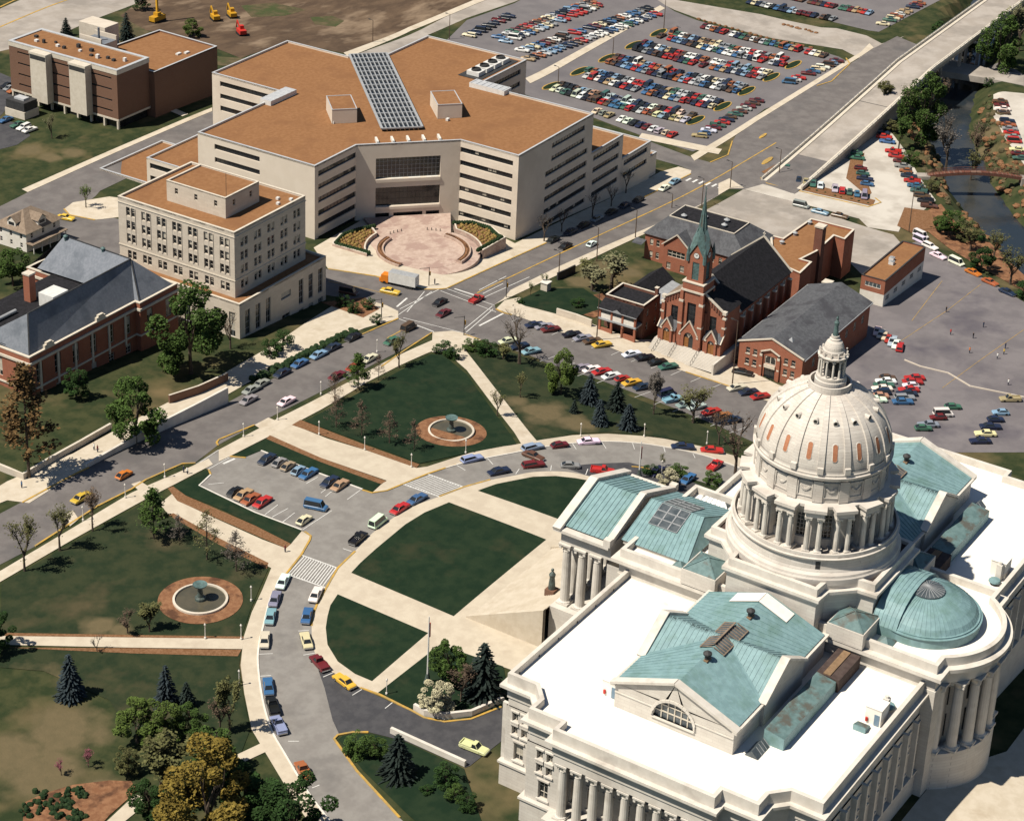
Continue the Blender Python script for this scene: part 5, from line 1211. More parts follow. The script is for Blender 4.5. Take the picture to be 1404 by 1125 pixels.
# --- stone office block with tall paired windows
DO_ = G(326, 416.7, 4.2)
de = thing('stone_office_block', 'stepped pale stone office block with tall paired windows and brown gravel roofs', 'office building', (DO_.x, DO_.y, 0), A2)
lowp = [(0, -0.5), (35.4, -0.5), (35.4, 42), (0, 42)]
def of(i, a, b, L_):
    if abs(a[1] + 0.5) < .1 and abs(b[1] + 0.5) < .1:
        o = []
        for k in (0, 1, 2, 5, 6, 7): s = 2.2 + k * 4.1 + (1.2 if k > 2 else 0); o += [(s, s + 1.9, -5.2, 1.6), (s, s + 1.9, -8.4, -6.6)]
        return o + [(17.0, 20.2, -9.5, -5.6), (16.6, 20.6, -1.2, 0.6)]
    if abs(a[0]) < .1 and abs(b[0]) < .1: return row(9, L_, 1.9, -5.2, 1.4) + row(9, L_, 1.9, -8.2, -6.5)
    return []
shell(de, lowp, -12, 4.2, 'decostone', of, 0.35, dict(nx=2, nz=4, frame='metalgrey', bar=0.09, blinds=0.3))
flat_roof(de, lowp, 4.2, 0.5, 0.5, 'gravelroof', 'trimcream', 'decostone')
up = [(3, 3.2), (31.6, 3.2), (31.6, 40.4), (3, 40.4)]
def of(i, a, b, L_):
    if abs(a[0] - 3) < .1 and abs(b[0] - 3) < .1:
        o = []
        for k in range(7): s = 2.7 + k * 5.0; o += [(s + d_, s + d_ + 1.25, z, z + 2.3) for z in (9.6, 13.2, 16.8) for d_ in (0, 1.6)] + [(s + d_, s + d_ + 1.25, 5.0, 7.3) for d_ in (0, 1.6)]
        return o
    if abs(a[1] - 3.2) < .1 and abs(b[1] - 3.2) < .1:
        o = []
        for k in range(5): s = 2.4 + k * 5.3; o += [(s + d_, s + d_ + 1.2, z, z + 2.2) for z in (5.4, 9.4, 13.0, 16.6) for d_ in (0, 1.6)]
        return o
    return []
shell(de, up, 3.6, 21.3, 'decostone', of, 0.3, dict(nx=1, nz=2, frame='trimcream', bar=0.08, blinds=0.45))
mb = MB('trimcream'); o2 = offset(up, 0.15); mb.ringwall(o2, 0.16, 8.15, 8.45); mb.ringwall(o2, 0.16, 19.9, 20.1); mb.build('string_course', de)
mb = MB('metalgrey')                                                    # recessed spandrels tie the three upper windows together
for k in range(7):
    s = 40.4 - (2.9 + k * 5.0)
    for d_ in (0, 1.6):
        for z in (11.95, 15.55): mb.box(2.9, 3.0, 40.4 - 2.7 - 5 * k - d_ - 1.25, 40.4 - 2.7 - 5 * k - d_, z, z + 1.2)
    for d_ in (-0.12, 1.25, 2.85): mb.box(2.86, 3.0, 40.4 - 2.7 - 5 * k - d_ - (0.35 if d_ == 1.25 else 0.12), 40.4 - 2.7 - 5 * k - d_, 9.5, 19.2)
mb.mats = ['decostone']; mb.build('pilaster_strips', de)['kind'] = 'stuff'
flat_roof(de, up, 21.3, 0.5, 0.5, 'gravelroof', 'trimcream', 'decostone')
ph = [(9.2, 10.8), (22.5, 10.8), (22.5, 29.6), (9.2, 29.6)]
def of(i, a, b, L_): return row(3, L_, 1.0, 23.3, 24.9) if L_ > 15 else row(2, L_, 1.0, 23.3, 24.9)
shell(de, ph, 20.7, 26.3, 'decostone', of, 0.25, dict(nx=1, nz=2, frame='trimcream', bar=0.08))
flat_roof(de, ph, 26.3, 0.35, 0.4, 'gravelroof', 'trimcream', 'decostone')
mb = MB('decostone'); mb.box(15.9, 21.3, -1.1, -0.5, -10, 3.2); mb.build('entrance_surround', de) if False else None
mb = MB('metaldark'); mb.tube((0, 0, 0), (0, 0, 6), 0.06); mb.build('aerial', de, (11, 12, 26))
for x, y in ((24, 6), (26.5, 8), (28, 5)): mb = MB('whitemetal'); mb.box(-.4, .4, -.4, .4, 0, .6); mb.build('roof_vent', de, (x, y, 20.8))

# --- red brick building with slate roof
so_ = (316.3, 322.3)
sb = thing('slate_roofed_building', 'long red brick public building with blue grey slate roof and stone trim', 'building', (*so_, 0), A2)
base = [(0, 0), (36.2, 0), (36.2, -1.4), (50, -1.4), (50, 34), (35, 34), (35, 26), (0, 26)]
def of(i, a, b, L_):
    if abs(a[1]) < .1 and abs(b[1]) < .1: return row(6, L_, 2.1, 1.5, 6.3) + row(6, L_, 1.9, -3.6, -1.0)
    if abs(a[0]) < .1 and abs(b[0]) < .1: return row(4, L_, 2.1, 1.5, 6.3) + row(4, L_, 1.9, -3.6, -1.0)
    if abs(a[1] + 1.4) < .1 and abs(b[1] + 1.4) < .1: return row(2, L_, 2.1, 1.5, 6.3)
    return []
shell(sb, base, -9, 7.6, 'brickdark' if False else 'brickred', of, 0.35, dict(nx=2, nz=3, frame='trimcream', bar=0.12, blinds=0.6))
mb = MB('trimcream'); cb = ccw(base); mb.ringwall(offset(cb, 0.35), 0.9, 6.9, 7.5); mb.ringwall(offset(cb, 0.25), 0.3, 0.2, 0.6); mb.build('cornice', sb)
mb = MB('brickred', 'trimcream'); mb.ringwall(cb, 0.5, 7.5, 8.8); mb.ringwall(offset(cb, 0.08), 0.66, 8.8, 9.05, 1); mb.build('parapet', sb)
mb = MB('trimcream')
for x in (6.5, 24): mb.box(x - 1.5, x + 1.5, -0.15, 0.5, 9.05, 10.0); mb.box(x - 0.9, x + 0.9, -0.15, 0.5, 10.0, 10.5)
for k in range(6): mb.box(3 + k * 5.8, 3.5 + k * 5.8, -0.3, 0.0, -1, 6.8)
mb.build('stone_trim', sb)
mb = MB('slate', 'slateblue', 'shingleblack')
R0, R1, E0 = (4.6, 4.3, 17.0), (40.9, 5.2, 17.0), 8.6
mb.face([(0.6, 0.6, E0), (36.6, 0.6, E0), R1, R0], 1); mb.face([(0.6, 0.6, E0), R0, (0.6, 15, E0 + 1.2)], 1); mb.face([R0, (0.6, 15, 9.8), (7.4, 11, 10.2)], 1)
mb.face([R0, R1, (35, 12, 10.4), (7.4, 10, 10.4)], 1)
mb.face([(36.6, 0.6, E0), (36.8, -0.8, E0), R1], 1); mb.face([(36.8, -0.8, E0), (49.4, -0.8, E0), R1], 1); mb.face([(49.4, -0.8, E0), (49.4, 33.4, E0), (41.4, 27, 17), R1], 1)
mb.face([R1, (41.4, 27, 17), (34.6, 30, 10.0), (34.6, 12, 10.3)], 1); mb.face([(41.4, 27, 17), (49.4, 33.4, E0), (36, 33.4, 9.7)], 1)
mb.face([(0.6, 8, 9.6), (35.8, 8, 9.6), (35.8, 25.4, 9.6), (0.6, 25.4, 9.6)], 2)
mb.build('roof', sb)
mb = MB('metaldark')
for a, b in ((R0, R1), (R0, (0.6, 0.6, E0)), (R1, (41.4, 27, 17)), (R1, (36.8, -0.8, E0))): mb.bar(Vector(a) + Vector((0, 0, .06)), Vector(b) + Vector((0, 0, .06)), 0.3, 0.14)
mb.build('ridge_capping', sb)
mb = MB('brickred', 'trimcream'); mb.box(-1.0, 1.0, -1.0, 1.0, 0, 7.0); mb.box(-1.15, 1.15, -1.15, 1.15, 7.0, 7.4, 1, bottom=True); mb.build('chimney', sb, (21.0, 19.5, 9.5))
mb = MB('whitemetal'); mb.box(-2.6, 2.6, -2.3, 2.3, 0, 3.4); mb.build('plant_box', sb, (22.8, 13.6, 9.6))
mb = MB('glassgrey', 'metalgrey'); mb.mesh([(-4, -2.4, 0), (4, -2.4, 0), (4, 2.4, 0), (-4, 2.4, 0), (-2.6, 0, 1.7), (2.6, 0, 1.7)], [(0, 1, 5, 4), (1, 2, 5), (2, 3, 4, 5), (3, 0, 4)])
for k in range(11): x = -3.8 + .76 * k; mb.bar((x, -2.4, .05), (x * .66, 0, 1.75), .1, .1, 1)
mb.build('roof_light', sb, (14.5, 12.5, 9.6))
mb = MB('metalgrey'); mb.tube((0, 0, .6), (7, 0, .6), 0.45, 0.45, 10); mb.build('roof_duct', sb, (7, 17.5, 9.6))
for x, y in ((40.8, 26.0), (40.9, 14.0)): mb = MB('verdigris'); mb.lathe([(.35, 0), (.35, .8), (.6, .9), (.6, 1.2), (.02, 1.6)], 10); mb.build('roof_ventilator', sb, (x, y, 16.3))

# --- brown brick office with service towers
bo = G(163, 178)
bf = thing('brown_office', 'brown brick office slab with two tall pale service shafts', 'office building', (bo.x, bo.y, 0), A2)
body = [(0, 0), (14.8, 0), (14.8, 44.5), (0, 44.5)]
def of(i, a, b, L_):
    if abs(a[0]) < .1 and abs(b[0]) < .1: return [(s, e_, z, z + 0.75) for z in (6.3, 2.6, -1.1, -4.6) for s, e_ in ((2.2, 13.2), (20.5, 28.5), (35.5, 43.0))] if False else [(44.5 - e_, 44.5 - s, z, z + 0.6) for z in (6.6, 3.0, -0.6, -4.0) for s, e_ in ((2.2, 11.4), (17.6, 26.6), (34.5, 41.0))]
    return []
shell(bf, body, -6.0, 8.4, 'brickbrown', of, 0.3, dict(nx=4, nz=1, frame='metaldark', bar=0.05))
mb = MB('trimcream'); mb.prism(offset(ccw(body), 0.12), 8.4, 9.6); mb.prism(offset(ccw(body), 0.1), -6.6, -6.0); mb.build('fascia', bf)
flat_roof(bf, offset(ccw(body), 0.12), 9.9, 0.24, 1.0, 'gravelroof', 'coping', 'trimcream')
for k in range(9): mb = MB('trimcream'); mb.box(-0.05, 0.65, -0.3, 0.3, -12, -6.6); mb.build('column', bf, (0, 0.4 + 5.45 * k, 0))
mb = MB('glassdark'); mb.box(1.2, 14.2, 0.8, 43.8, -12, -6.6); mb.build('ground_floor_glazing', bf)
for y in (13.6, 29.8):
    mb = MB('trimcream', 'metaldark'); mb.box(-2.8, 0.02, y - 3.3, y + 3.3, -6.4, 9.2); mb.box(-2.81, 0, y - 3.2, y + 3.2, 7.4, 8.7, 1); mb.box(-3.0, 0.4, y - 3.5, y + 3.5, 9.0, 9.7); mb.build('service_shaft', bf)
for k in range(14):
    mb = MB('metaldark', 'whitemetal'); r = RND.uniform(.35, .6); mb.box(-r, r, -r, r, 0, RND.uniform(.6, 1.3), k % 3 == 0); mb.build('roof_vent', bf, (7.2 + RND.uniform(-2, 2), 4 + k * 2.8, 9.6))
ax = [(14.9, -2), (45.5, -2), (46.5, 22.8), (26.8, 24), (14.9, 20)]
shell(bf, ax, -14, 5.6, 'brickbrown', None); flat_roof(bf, ax, 5.6, 0.5, 0.5, 'gravelroof', 'coping', 'brickbrown')
for x, y in ((33, 3.5), (35.5, 2.2)): mb = MB('whitemetal'); mb.box(-.9, .9, -.5, .5, 0, .5); mb.build('roof_light', bf, (x, y, 5.1))
mb = MB('decostone', 'metaldark'); mb.box(0, 6.5, 0, 11, -12, 11.5); mb.build('stair_tower', bf, (24, 26, 0)); mb = MB('decostone', 'slateblue'); mb.box(0, 7.5, 0, 9, -12, 9.0, 0, top=1); mb.box(0, 0.5, 0, 9, 9.0, 11.0); mb.box(7, 7.5, 0, 9, 9.0, 10.4); mb.tube((3.5, 4, 9), (3.5, 4, 13.2), .35, .35, 8, 1); mb.build('chimney_house', bf, (16.0, 20.5, 0))
uh = G(34, 165); mb = MB('trimcream', 'metaldark', 'coping'); mb.box(0, 6.4, 0, 8.2, -2, 2.4); mb.box(0.3, 6.1, 0.3, 7.9, 2.4, 5.2, 1); mb.box(2, 4.5, 2, 6, 5.2, 5.8, 2); tag(mb.build('utility_hut', None, (uh.x, uh.y, uh.z), A2), 'squat concrete hut with dark louvred top beside the brown office', 'hut')

# --- white house with dormered roof
hb = G(37, 346)
hs = thing('white_house', 'white two storey house with brown hipped roof and dormers', 'house', (hb.x, hb.y, hb.z), A2)
hp = [(0, 0), (13, 0), (13, 11), (0, 11)]
shell(hs, hp, -1, 5.6, 'trimwhite', lambda i, a, b, L_: row(3, L_, 0.9, 0.9, 2.3) + row(3, L_, 0.9, 3.4, 4.9), 0.15, dict(nx=1, nz=2, frame='trimwhite', bar=0.1))
mb = MB('shinglebrown'); o = offset(ccw(hp), 0.7); e, t = 5.5, 9.0
q = [(o_[0], o_[1], e) for o_ in ccw(o)]; r0, r1 = (5, 5.5, 9.4), (8, 5.5, 9.4)
mb.face([q[0], q[1], r1, r0]); mb.face([q[1], q[2], r1]); mb.face([q[2], q[3], r0, r1]); mb.face([q[3], q[0], r0]); mb.build('roof', hs)
for x, y, a in ((1.6, 5.5, PI), (6.5, 1.4, -PI / 2)):
    mb = MB('trimwhite', 'shinglebrown', 'glassdark'); mb.box(-2, 1.2, -1.5, 1.5, 0, 1.5); mb.face([(1.5, -1.9, 1.4), (1.5, 0, 3.0), (-3.2, 0, 3.0), (-2, -1.9, 1.4)], 1); mb.face([(1.5, 1.9, 1.4), (1.5, 0, 3.0), (-3.2, 0, 3.0), (-2, 1.9, 1.4)], 1); mb.face([(1.2, -1.5, 1.5), (1.2, 1.5, 1.5), (1.2, 0, 2.8)], 0); mb.box(1.2, 1.23, -1, 1, .4, 1.3, 2); mb.build('dormer', hs, (x, y, 6.0), a)
mb = MB('shinglebrown', 'trimwhite'); mb.box(-.3, 13.3, -2.6, 0, 2.6, 2.8); 
for k in range(5): mb.box(.2 + 3.1 * k, .4 + 3.1 * k, -2.4, -2.2, -1, 2.6, 1)
mb.build('porch', hs)
# ------------------------------------------------------------------ the church and its neighbours
CHX, CHY = 448.0, 222.5
ch = thing('church', 'red brick gothic church with slate nave and tall green copper spire over a clock', 'church', (CHX, CHY, 0), A2)
PZ = -10.7
BR = 'brickred'
def gabled(parent, x0, x1, y0, y1, z0, ze, zr, mt, name, ops0=(), wk=None, depth=0.25, front_x=None):
    """box with gables at x0 and x1"""
    mb = MB(mt); ym = (y0 + y1) / 2
    for (a, b, o) in (((x0, y1), (x0, y0), ops0), ((x1, y0), (x1, y1), ()), ((x0, y0), (x1, y0), ()), ((x1, y1), (x0, y1), ())): wall(mb, a, b, z0, ze, o, depth)
    for x in (x0, x1): mb.face([(x, y0, ze), (x, y1, ze), (x, ym, zr)])
    mb.build(name, parent)
    if ops0: windows(parent, (x0, y1), (x0, y0), ops0, depth, **(wk or {}))
def pitched(mb, x0, x1, y0, y1, ze, zr, ov=0.4, mi=0, th=0.12):
    ym = (y0 + y1) / 2; k = (zr - ze) / (ym - y0)
    for ya in (y0 - ov, y1 + ov):
        z_ = ze - ov * k
        mb.face([(x0, ya, z_ + th), (x1, ya, z_ + th), (x1, ym, zr + th), (x0, ym, zr + th)], mi); mb.face([(x0, ya, z_), (x1, ya, z_), (x1, ya, z_ + th), (x0, ya, z_ + th)], mi)
wk_g = dict(nx=2, nz=3, frame='trimcream', bar=0.1, arch=True)
# nave
gabled(ch, 9.0, 39.0, -8.4, 8.4, -17, -1.9, 5.4, BR, 'nave_wall')
nave_ops = [(2.5 + 4.6 * k, 4.0 + 4.6 * k, -8.0, -3.4) for k in range(6)]
mb = MB('shingleblack'); pitched(mb, 9.2, 38.7, -8.4, 8.4, -1.9, 5.4, 0.5); mb.build('nave_roof', ch)
windows(ch, (9.0, -8.42), (39.0, -8.42), nave_ops, -0.02, 2, 3, 'trimcream', 'glassgrey', 0.1, arch=True)
for k in range(7): mb = MB(BR, 'trimcream'); mb.box(-0.4, 0.4, -1.0, 0, -17, -4.0); mb.box(-0.45, 0.45, -1.05, 0, -4.0, -3.7, 1); mb.build('buttress', ch, (10.4 + 4.6 * k, -8.4, 0))
mb = MB('trimcream')
for x in (9.1, 38.9):
    for s in (-1, 1): mb.bar((x, s * 8.9, -2.2), (x, 0, 5.75), 0.5, 0.4)
mb.bar((38.9, 0, 5.7), (38.9, 0, 7.0), .2, .2); mb.bar((38.9, -.4, 6.5), (38.9, .4, 6.5), .2, .2)
mb.build('coping', ch)
# front body with stepped shoulders
mb = MB(BR)
prof_ = [(-8.6, -17), (8.6, -17), (8.6, 0.4), (2.6, 4.3), (-2.6, 4.3), (-8.6, 0.4)]
fo = [(2.2, 4.1, -6.0, -1.2), (13.1, 15.0, -6.0, -1.2)]
wall(mb, (0.6, 8.6), (0.6, -8.6), -17, 0.4, fo, 0.4)
mb.face([(0.6, 8.6, 0.4), (0.6, -8.6, 0.4), (0.6, -2.6, 4.3), (0.6, 2.6, 4.3)])
wall(mb, (0.6, -8.6), (9, -8.6), -17, 0.4); wall(mb, (9, 8.6), (0.6, 8.6), -17, 0.4)
mb.build('front_wall', ch); windows(ch, (0.6, 8.6), (0.6, -8.6), fo, 0.38, 2, 4, 'metaldark', 'glassdark', 0.09, arch=True)
mb = MB('shingleblack', 'shinglebrown'); mb.face([(0.9, -8.9, 0.2), (9.3, -8.9, 0.2), (9.3, -2.6, 4.2), (0.9, -2.6, 4.2)]); mb.face([(0.9, 8.9, 0.2), (9.3, 8.9, 0.2), (9.3, 2.6, 4.2), (0.9, 2.6, 4.2)], 1); mb.build('front_roof', ch)
mb = MB('trimcream')
for s in (-1, 1):
    mb.bar((0.55, s * 8.9, 0.35), (0.55, s * 2.7, 4.4), 0.6, 0.35); mb.box(0.1, 1.1, s * 8.6 - .5, s * 8.6 + .5, 0.2, 1.1)
    for z in (-3.6, -1.0): mb.box(0.0, 0.9, s * 8.7 - .5, s * 8.7 + .5, z, z + 0.45)
mb.build('front_coping', ch)
for s in (-1, 1):
    for y in (8.5, 3.4): mb = MB(BR); mb.box(0.1, 0.7, s * y - .45, s * y + .45, -17, -0.6); mb.build('buttress', ch)
mb = MB('brickdark')
for s in (-1, 1):
    for k in range(7): y = s * (3.2 + 0.75 * k); z = 4.3 - 0.65 * (abs(y) - 2.6) - 0.9; mb.box(0.4, 0.62, y - .2, y + .2, z - .7, z + .35)
mb.build('corbel_table', ch)['kind'] = 'stuff'
# portals: centre and sides, each a gabled porch with a wooden door
def portal(y, hw_, ze, zg, dz, dw, open_=False):
    pb = MB(BR); x0 = -1.5
    pts = [(-hw_, PZ), (-dw, PZ), (-dw, dz)] + [(dw * math.cos(t), dz + dw * math.sin(t) * 1.15) for t in np.linspace(PI, 0, 9)] + [(dw, dz), (dw, PZ), (hw_, PZ), (hw_, ze), (0, zg), (-hw_, ze)]
    L_ = [(-hw_, PZ), (-dw, PZ), (-dw, dz), (-hw_, ze)]; pb.face([(x0, y + p[0], p[1]) for p in L_]); pb.face([(x0, y - p[0], p[1]) for p in L_])
    ar = [(dw * math.cos(t), dz + dw * math.sin(t) * 1.15) for t in np.linspace(PI, 0, 9)]
    for i in range(8):
        c = (-hw_, ze) if i < 4 else (hw_, ze); pb.face([(x0, y + ar[i][0], ar[i][1]), (x0, y + ar[i + 1][0], ar[i + 1][1]), (x0, y + c[0], c[1])])
        pb.face([(x0, y + ar[i][0], ar[i][1]), (x0, y + ar[i + 1][0], ar[i + 1][1]), (x0 + .44, y + ar[i + 1][0], ar[i + 1][1]), (x0 + .44, y + ar[i][0], ar[i][1])])
    pb.face([(x0, y + ar[4][0], ar[4][1]), (x0, y + hw_, ze), (x0, y, zg), (x0, y - hw_, ze)])
    for s in (-1, 1): pb.face([(x0, y + s * hw_, PZ), (0.6, y + s * hw_, PZ), (0.6, y + s * hw_, ze), (x0, y + s * hw_, ze)]); pb.face([(x0, y + s * dw, PZ), (x0 + .44, y + s * dw, PZ), (x0 + .44, y + s * dw, dz), (x0, y + s * dw, dz)])
    po = pb.build('portal', ch)
    mb = MB('slate')
    for s in (-1, 1): mb.face([(x0 - .1, y + s * (hw_ + .15), ze - .1), (0.6, y + s * (hw_ + .15), ze - .1), (0.6, y, zg + .1), (x0 - .1, y, zg + .1)])
    mb.build('portal_roof', po)
    mb = MB('trimcream')
    for s in (-1, 1): mb.bar((x0 - .05, y + s * (hw_ + .1), ze - .1), (x0 - .05, y, zg + .2), 0.3, 0.28); mb.box(x0 - .15, x0 + .5, y + s * hw_ - .28, y + s * hw_ + .28, ze - .7, ze - .3)
    mb.build('portal_coping', po)
    for s in (-1, 1):
        if open_ and s < 0: mb = MB('metaldark'); mb.box(x0 + .35, x0 + .42, y - dw, y - .02, PZ, dz); mb.build('door_opening', po); continue
        mb = MB('wooddoor'); mb.box(x0 + .3, x0 + .4, min(y + s * .02, y + s * dw), max(y + s * .02, y + s * dw), PZ, dz); mb.build('door', po)
    mb = MB('glassdark', 'trimcream'); mb.face([(x0 + .3, y + p[0], p[1]) for p in ar]); 
    for t in (PI / 3, PI / 2, 2 * PI / 3): mb.bar((x0 + .26, y, dz), (x0 + .26, y + dw * .95 * math.cos(t), dz + dw * 1.1 * math.sin(t)), .08, .08, 1)
    mb.build('fanlight', po)
portal(0, 2.5, -6.9, -3.3, -8.0, 1.35, True)
for s in (-1, 1):
    portal(s * 6.3, 1.5, -6.6, -4.2, -8.0, 0.95)
    mb = MB(BR, 'slate', 'trimcream'); y0, y1 = s * 3.9, s * 8.9
    mb.box(-1.05, 0.6, min(y0, y1), max(y0, y1), -17, -7.2); mb.face([(-1.4, y0, -7.3), (-1.4, y1, -7.3), (0.7, y1, -5.2), (0.7, y0, -5.2)], 1); mb.bar((-1.4, s * 8.95, -7.3), (0.7, s * 8.95, -5.1), .3, .25, 2); mb.build('porch_wing', ch)
# tower
def tower_face(mb, ops_y, z0, z1, r):
    pass
mb = MB(BR); ro = [(1.6, 4.0, -4.6, 1.6)]
wall(mb, (-1.0, 2.8), (-1.0, -2.8), -17, 5.0, ro, 0.5); wall(mb, (-1.0, -2.8), (4.6, -2.8), -17, 5.0); wall(mb, (4.6, 2.8), (-1.0, 2.8), -17, 5.0); wall(mb, (4.6, -2.8), (4.6, 2.8), 0, 5.0); mb.build('tower_wall', ch)
windows(ch, (-1.0, 2.8), (-1.0, -2.8), ro, 0.48, 3, 5, 'metaldark', 'glassdark', 0.1, arch=True)
for sx in (-1, 1):
    for sy in (-1, 1): mb = MB(BR, 'trimcream'); x, y = 1.8 + sx * 2.8, sy * 2.8; mb.box(x - .55, x + .55, y - .55, y + .55, -17, 1.5); mb.box(x - .6, x + .6, y - .6, y + .6, 1.5, 2.1, 1); mb.box(x - .42, x + .42, y - .42, y + .42, 2.1, 4.6); mb.box(x - .6, x + .6, y - .6, y + .6, -4.6, -4.2, 1); mb.build('tower_buttress', ch)
mb = MB('trimcream'); mb.box(-1.35, 4.95, -3.15, 3.15, 4.6, 5.1); mb.build('tower_string', ch)
mb = MB(BR, 'trimcream'); mb.box(-1.1, 4.7, -2.9, 2.9, 5.1, 7.0); mb.box(-1.25, 4.85, -3.05, 3.05, 7.0, 7.3, 1); mb.build('tower_parapet', ch)
BR0, BR1 = 2.3, 14.2
mb = MB(BR); c = (1.8, 0)
faces4 = [((c[0] - BR0, BR0), (c[0] - BR0, -BR0)), ((c[0] - BR0, -BR0), (c[0] + BR0, -BR0)), ((c[0] + BR0, -BR0), (c[0] + BR0, BR0)), ((c[0] + BR0, BR0), (c[0] - BR0, BR0))]
bo_ = [(1.35, 3.25, 7.8, 12.6)]
for a, b in faces4:
    wall(mb, a, b, 7.3, 13.6, bo_, 0.3); m_ = ((a[0] + b[0]) / 2, (a[1] + b[1]) / 2); mb.face([(*a, 13.6), (*b, 13.6), (*m_, 17.4)])
mb.build('belfry', ch)
for a, b in faces4: windows(ch, a, b, bo_, 0.22, 1, 12, 'verdigris', 'verdigris', 0.09, arch=True, name='louvre')
for a, b in faces4:
    d = (Vector(b) - Vector(a)).normalized(); nn = Vector((d.y, -d.x)); m_ = (Vector(a) + Vector(b)) / 2 + nn * .06
    mb = MB('whitemetal', 'metaldark'); n_ = 16
    pt = lambda r, t, k: (m_.x + d.x * r * math.cos(t) + nn.x * k, m_.y + d.y * r * math.cos(t) + nn.y * k, 14.5 + r * math.sin(t))
    mb.face([pt(.72, 2 * PI * i / n_, .05) for i in range(n_)])
    for i in range(n_): mb.face([pt(.72, 2 * PI * i / n_, .06), pt(.72, 2 * PI * (i + 1) / n_, .06), pt(.82, 2 * PI * (i + 1) / n_, .06), pt(.82, 2 * PI * i / n_, .06)], 1)
    for k, L_ in ((0.9, .5), (2.4, .35)): mb.bar(pt(0, 0, .09), pt(L_, k, .09), .07, .05, 1)
    mb.build('clock', ch)
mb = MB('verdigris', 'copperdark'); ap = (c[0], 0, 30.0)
for i, (a, b) in enumerate(faces4):
    m_ = ((a[0] + b[0]) / 2, (a[1] + b[1]) / 2)
    o = lambda p, k=1.12: (c[0] + (p[0] - c[0]) * k, p[1] * k)
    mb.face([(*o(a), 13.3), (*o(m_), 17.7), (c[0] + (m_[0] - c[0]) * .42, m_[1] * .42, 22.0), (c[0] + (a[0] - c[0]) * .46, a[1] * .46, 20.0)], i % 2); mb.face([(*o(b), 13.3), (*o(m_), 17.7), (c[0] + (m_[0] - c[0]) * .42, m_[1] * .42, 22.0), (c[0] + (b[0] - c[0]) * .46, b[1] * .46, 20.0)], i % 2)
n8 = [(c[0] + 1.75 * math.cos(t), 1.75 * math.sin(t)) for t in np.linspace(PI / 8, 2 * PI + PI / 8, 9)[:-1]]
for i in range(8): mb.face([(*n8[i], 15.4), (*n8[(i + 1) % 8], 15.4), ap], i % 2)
for p in n8: mb.bar((*p, 15.4), ap, .16, .16)
mb.tube((c[0], 0, 29.4), (c[0], 0, 31.0), .16, .12, 6); mb.bar((c[0], 0, 31), (c[0], 0, 32.4), .12, .12); mb.bar((c[0], -.4, 31.9), (c[0], .4, 31.9), .12, .12)
sp = mb.build('spire', ch)
for sx in (-1, 1):
    for sy in (-1, 1): mb = MB('verdigris'); x, y = c[0] + sx * 2.3, sy * 2.3; mb.lathe([(.5, 12.6), (.5, 14.6), (.02, 17.2)], 6, c=(x, y)); mb.build('pinnacle', sp)
# front steps
sa, sbb = G(876, 463), G(979, 507)
mb = MB('lotconcrete')
for k in range(12):
    z = PZ + 0.0 - (k + 1) * 0.19; x1 = -1.6 - k * 0.36; mb.face([(x1, -9.4, z + .19), (x1, 9.6, z + .19), (x1, 9.6, z), (x1, -9.4, z)]); mb.face([(x1 - .36, -9.4, z), (x1 - .36, 9.6, z), (x1, 9.6, z), (x1, -9.4, z)])
mb.face([(-1.6, -9.4, PZ), (-1.6, 9.6, PZ), (9, 9.6, PZ), (9, -9.4, PZ)]); mb.build('front_steps', ch)
mb = MB('limestone'); mb.box(-6.2, 8, -9.9, -9.4, -18, PZ + .1); mb.build('step_wall', ch)
for y in (7.9, 3.2, -3.2): 
    mb = MB('metaldark'); mb.bar((-1.6, y, PZ + .95), (-5.9, y, PZ - 1.35), .08, .08)
    for k in range(5): x = -1.7 - k; mb.bar((x, y, PZ - .55 * k - .2), (x, y, PZ + .9 - .535 * k), .06, .06)
    mb.build('handrail', ch)
# rectory
ra = G(819, 451); rz = ra.z
re = thing('rectory', 'red brick rectory with two storey white porch and black roof', 'house', (ra.x, 246.9, rz), A2)
shell(re, [(3.2, -11.2), (12.0, -11.2), (12.0, 0), (3.2, 0)], -2.5, 8.6, 'brickdark', lambda i, a, b, L_: row(3, L_, 1.1, 1.0, 3.2) + row(3, L_, 1.1, 5.0, 7.0) if L_ > 9 else row(2, L_, 1.0, 1.0, 3.2) + row(2, L_, 1.0, 5.0, 7.0), 0.2, dict(nx=1, nz=2, frame='trimcream', bar=0.1))
flat_roof(re, [(3.2, -11.2), (12.0, -11.2), (12.0, 0), (3.2, 0)], 8.7, 0.7, 0.4, 'shingleblack', 'trimcream', 'brickdark')
gabled(re, 12.05, 28, -6.5, 0.4, -3, 5.4, 8.0, 'brickdark', 'rear_wall'); mb = MB('shingleblack'); pitched(mb, 12.05, 28.2, -6.5, 0.4, 5.4, 8.0, 0.4); mb.build('rear_roof', re)
mb = MB('metalgrey'); mb.face([(14, -6.7, 5.6), (27, -6.7, 5.6), (27, -10.4, 4.8), (14, -10.4, 4.8)]); mb.face([(14, -6.7, 5.5), (27, -6.7, 5.5), (27, -10.4, 4.7), (14, -10.4, 4.7)]); mb.build('porch_roof', re)
for k in range(4): mb = MB('trimwhite'); mb.box(-.1, .1, -.1, .1, -3, 4.8); mb.build('post', re, (14.3 + 4.1 * k, -10.2, 0))
mb = MB('trimwhite'); mb.box(13.5, 26, -9.6, -6.6, -3, 2.2); mb.build('enclosed_porch', re)
mb = MB('brickred'); mb.box(0.0, 0.3, -10.8, -6.8, -1.5, 0.9); mb.box(0.0, 0.3, -4.0, -0.2, -1.5, 0.9); mb.build('porch_wall', re)
for y in (-10.6, -7.0, -3.8, -0.4): mb = MB('brickred'); mb.box(-.1, .45, y - .27, y + .27, -1.5, 6.6); mb.build('porch_pillar', re)
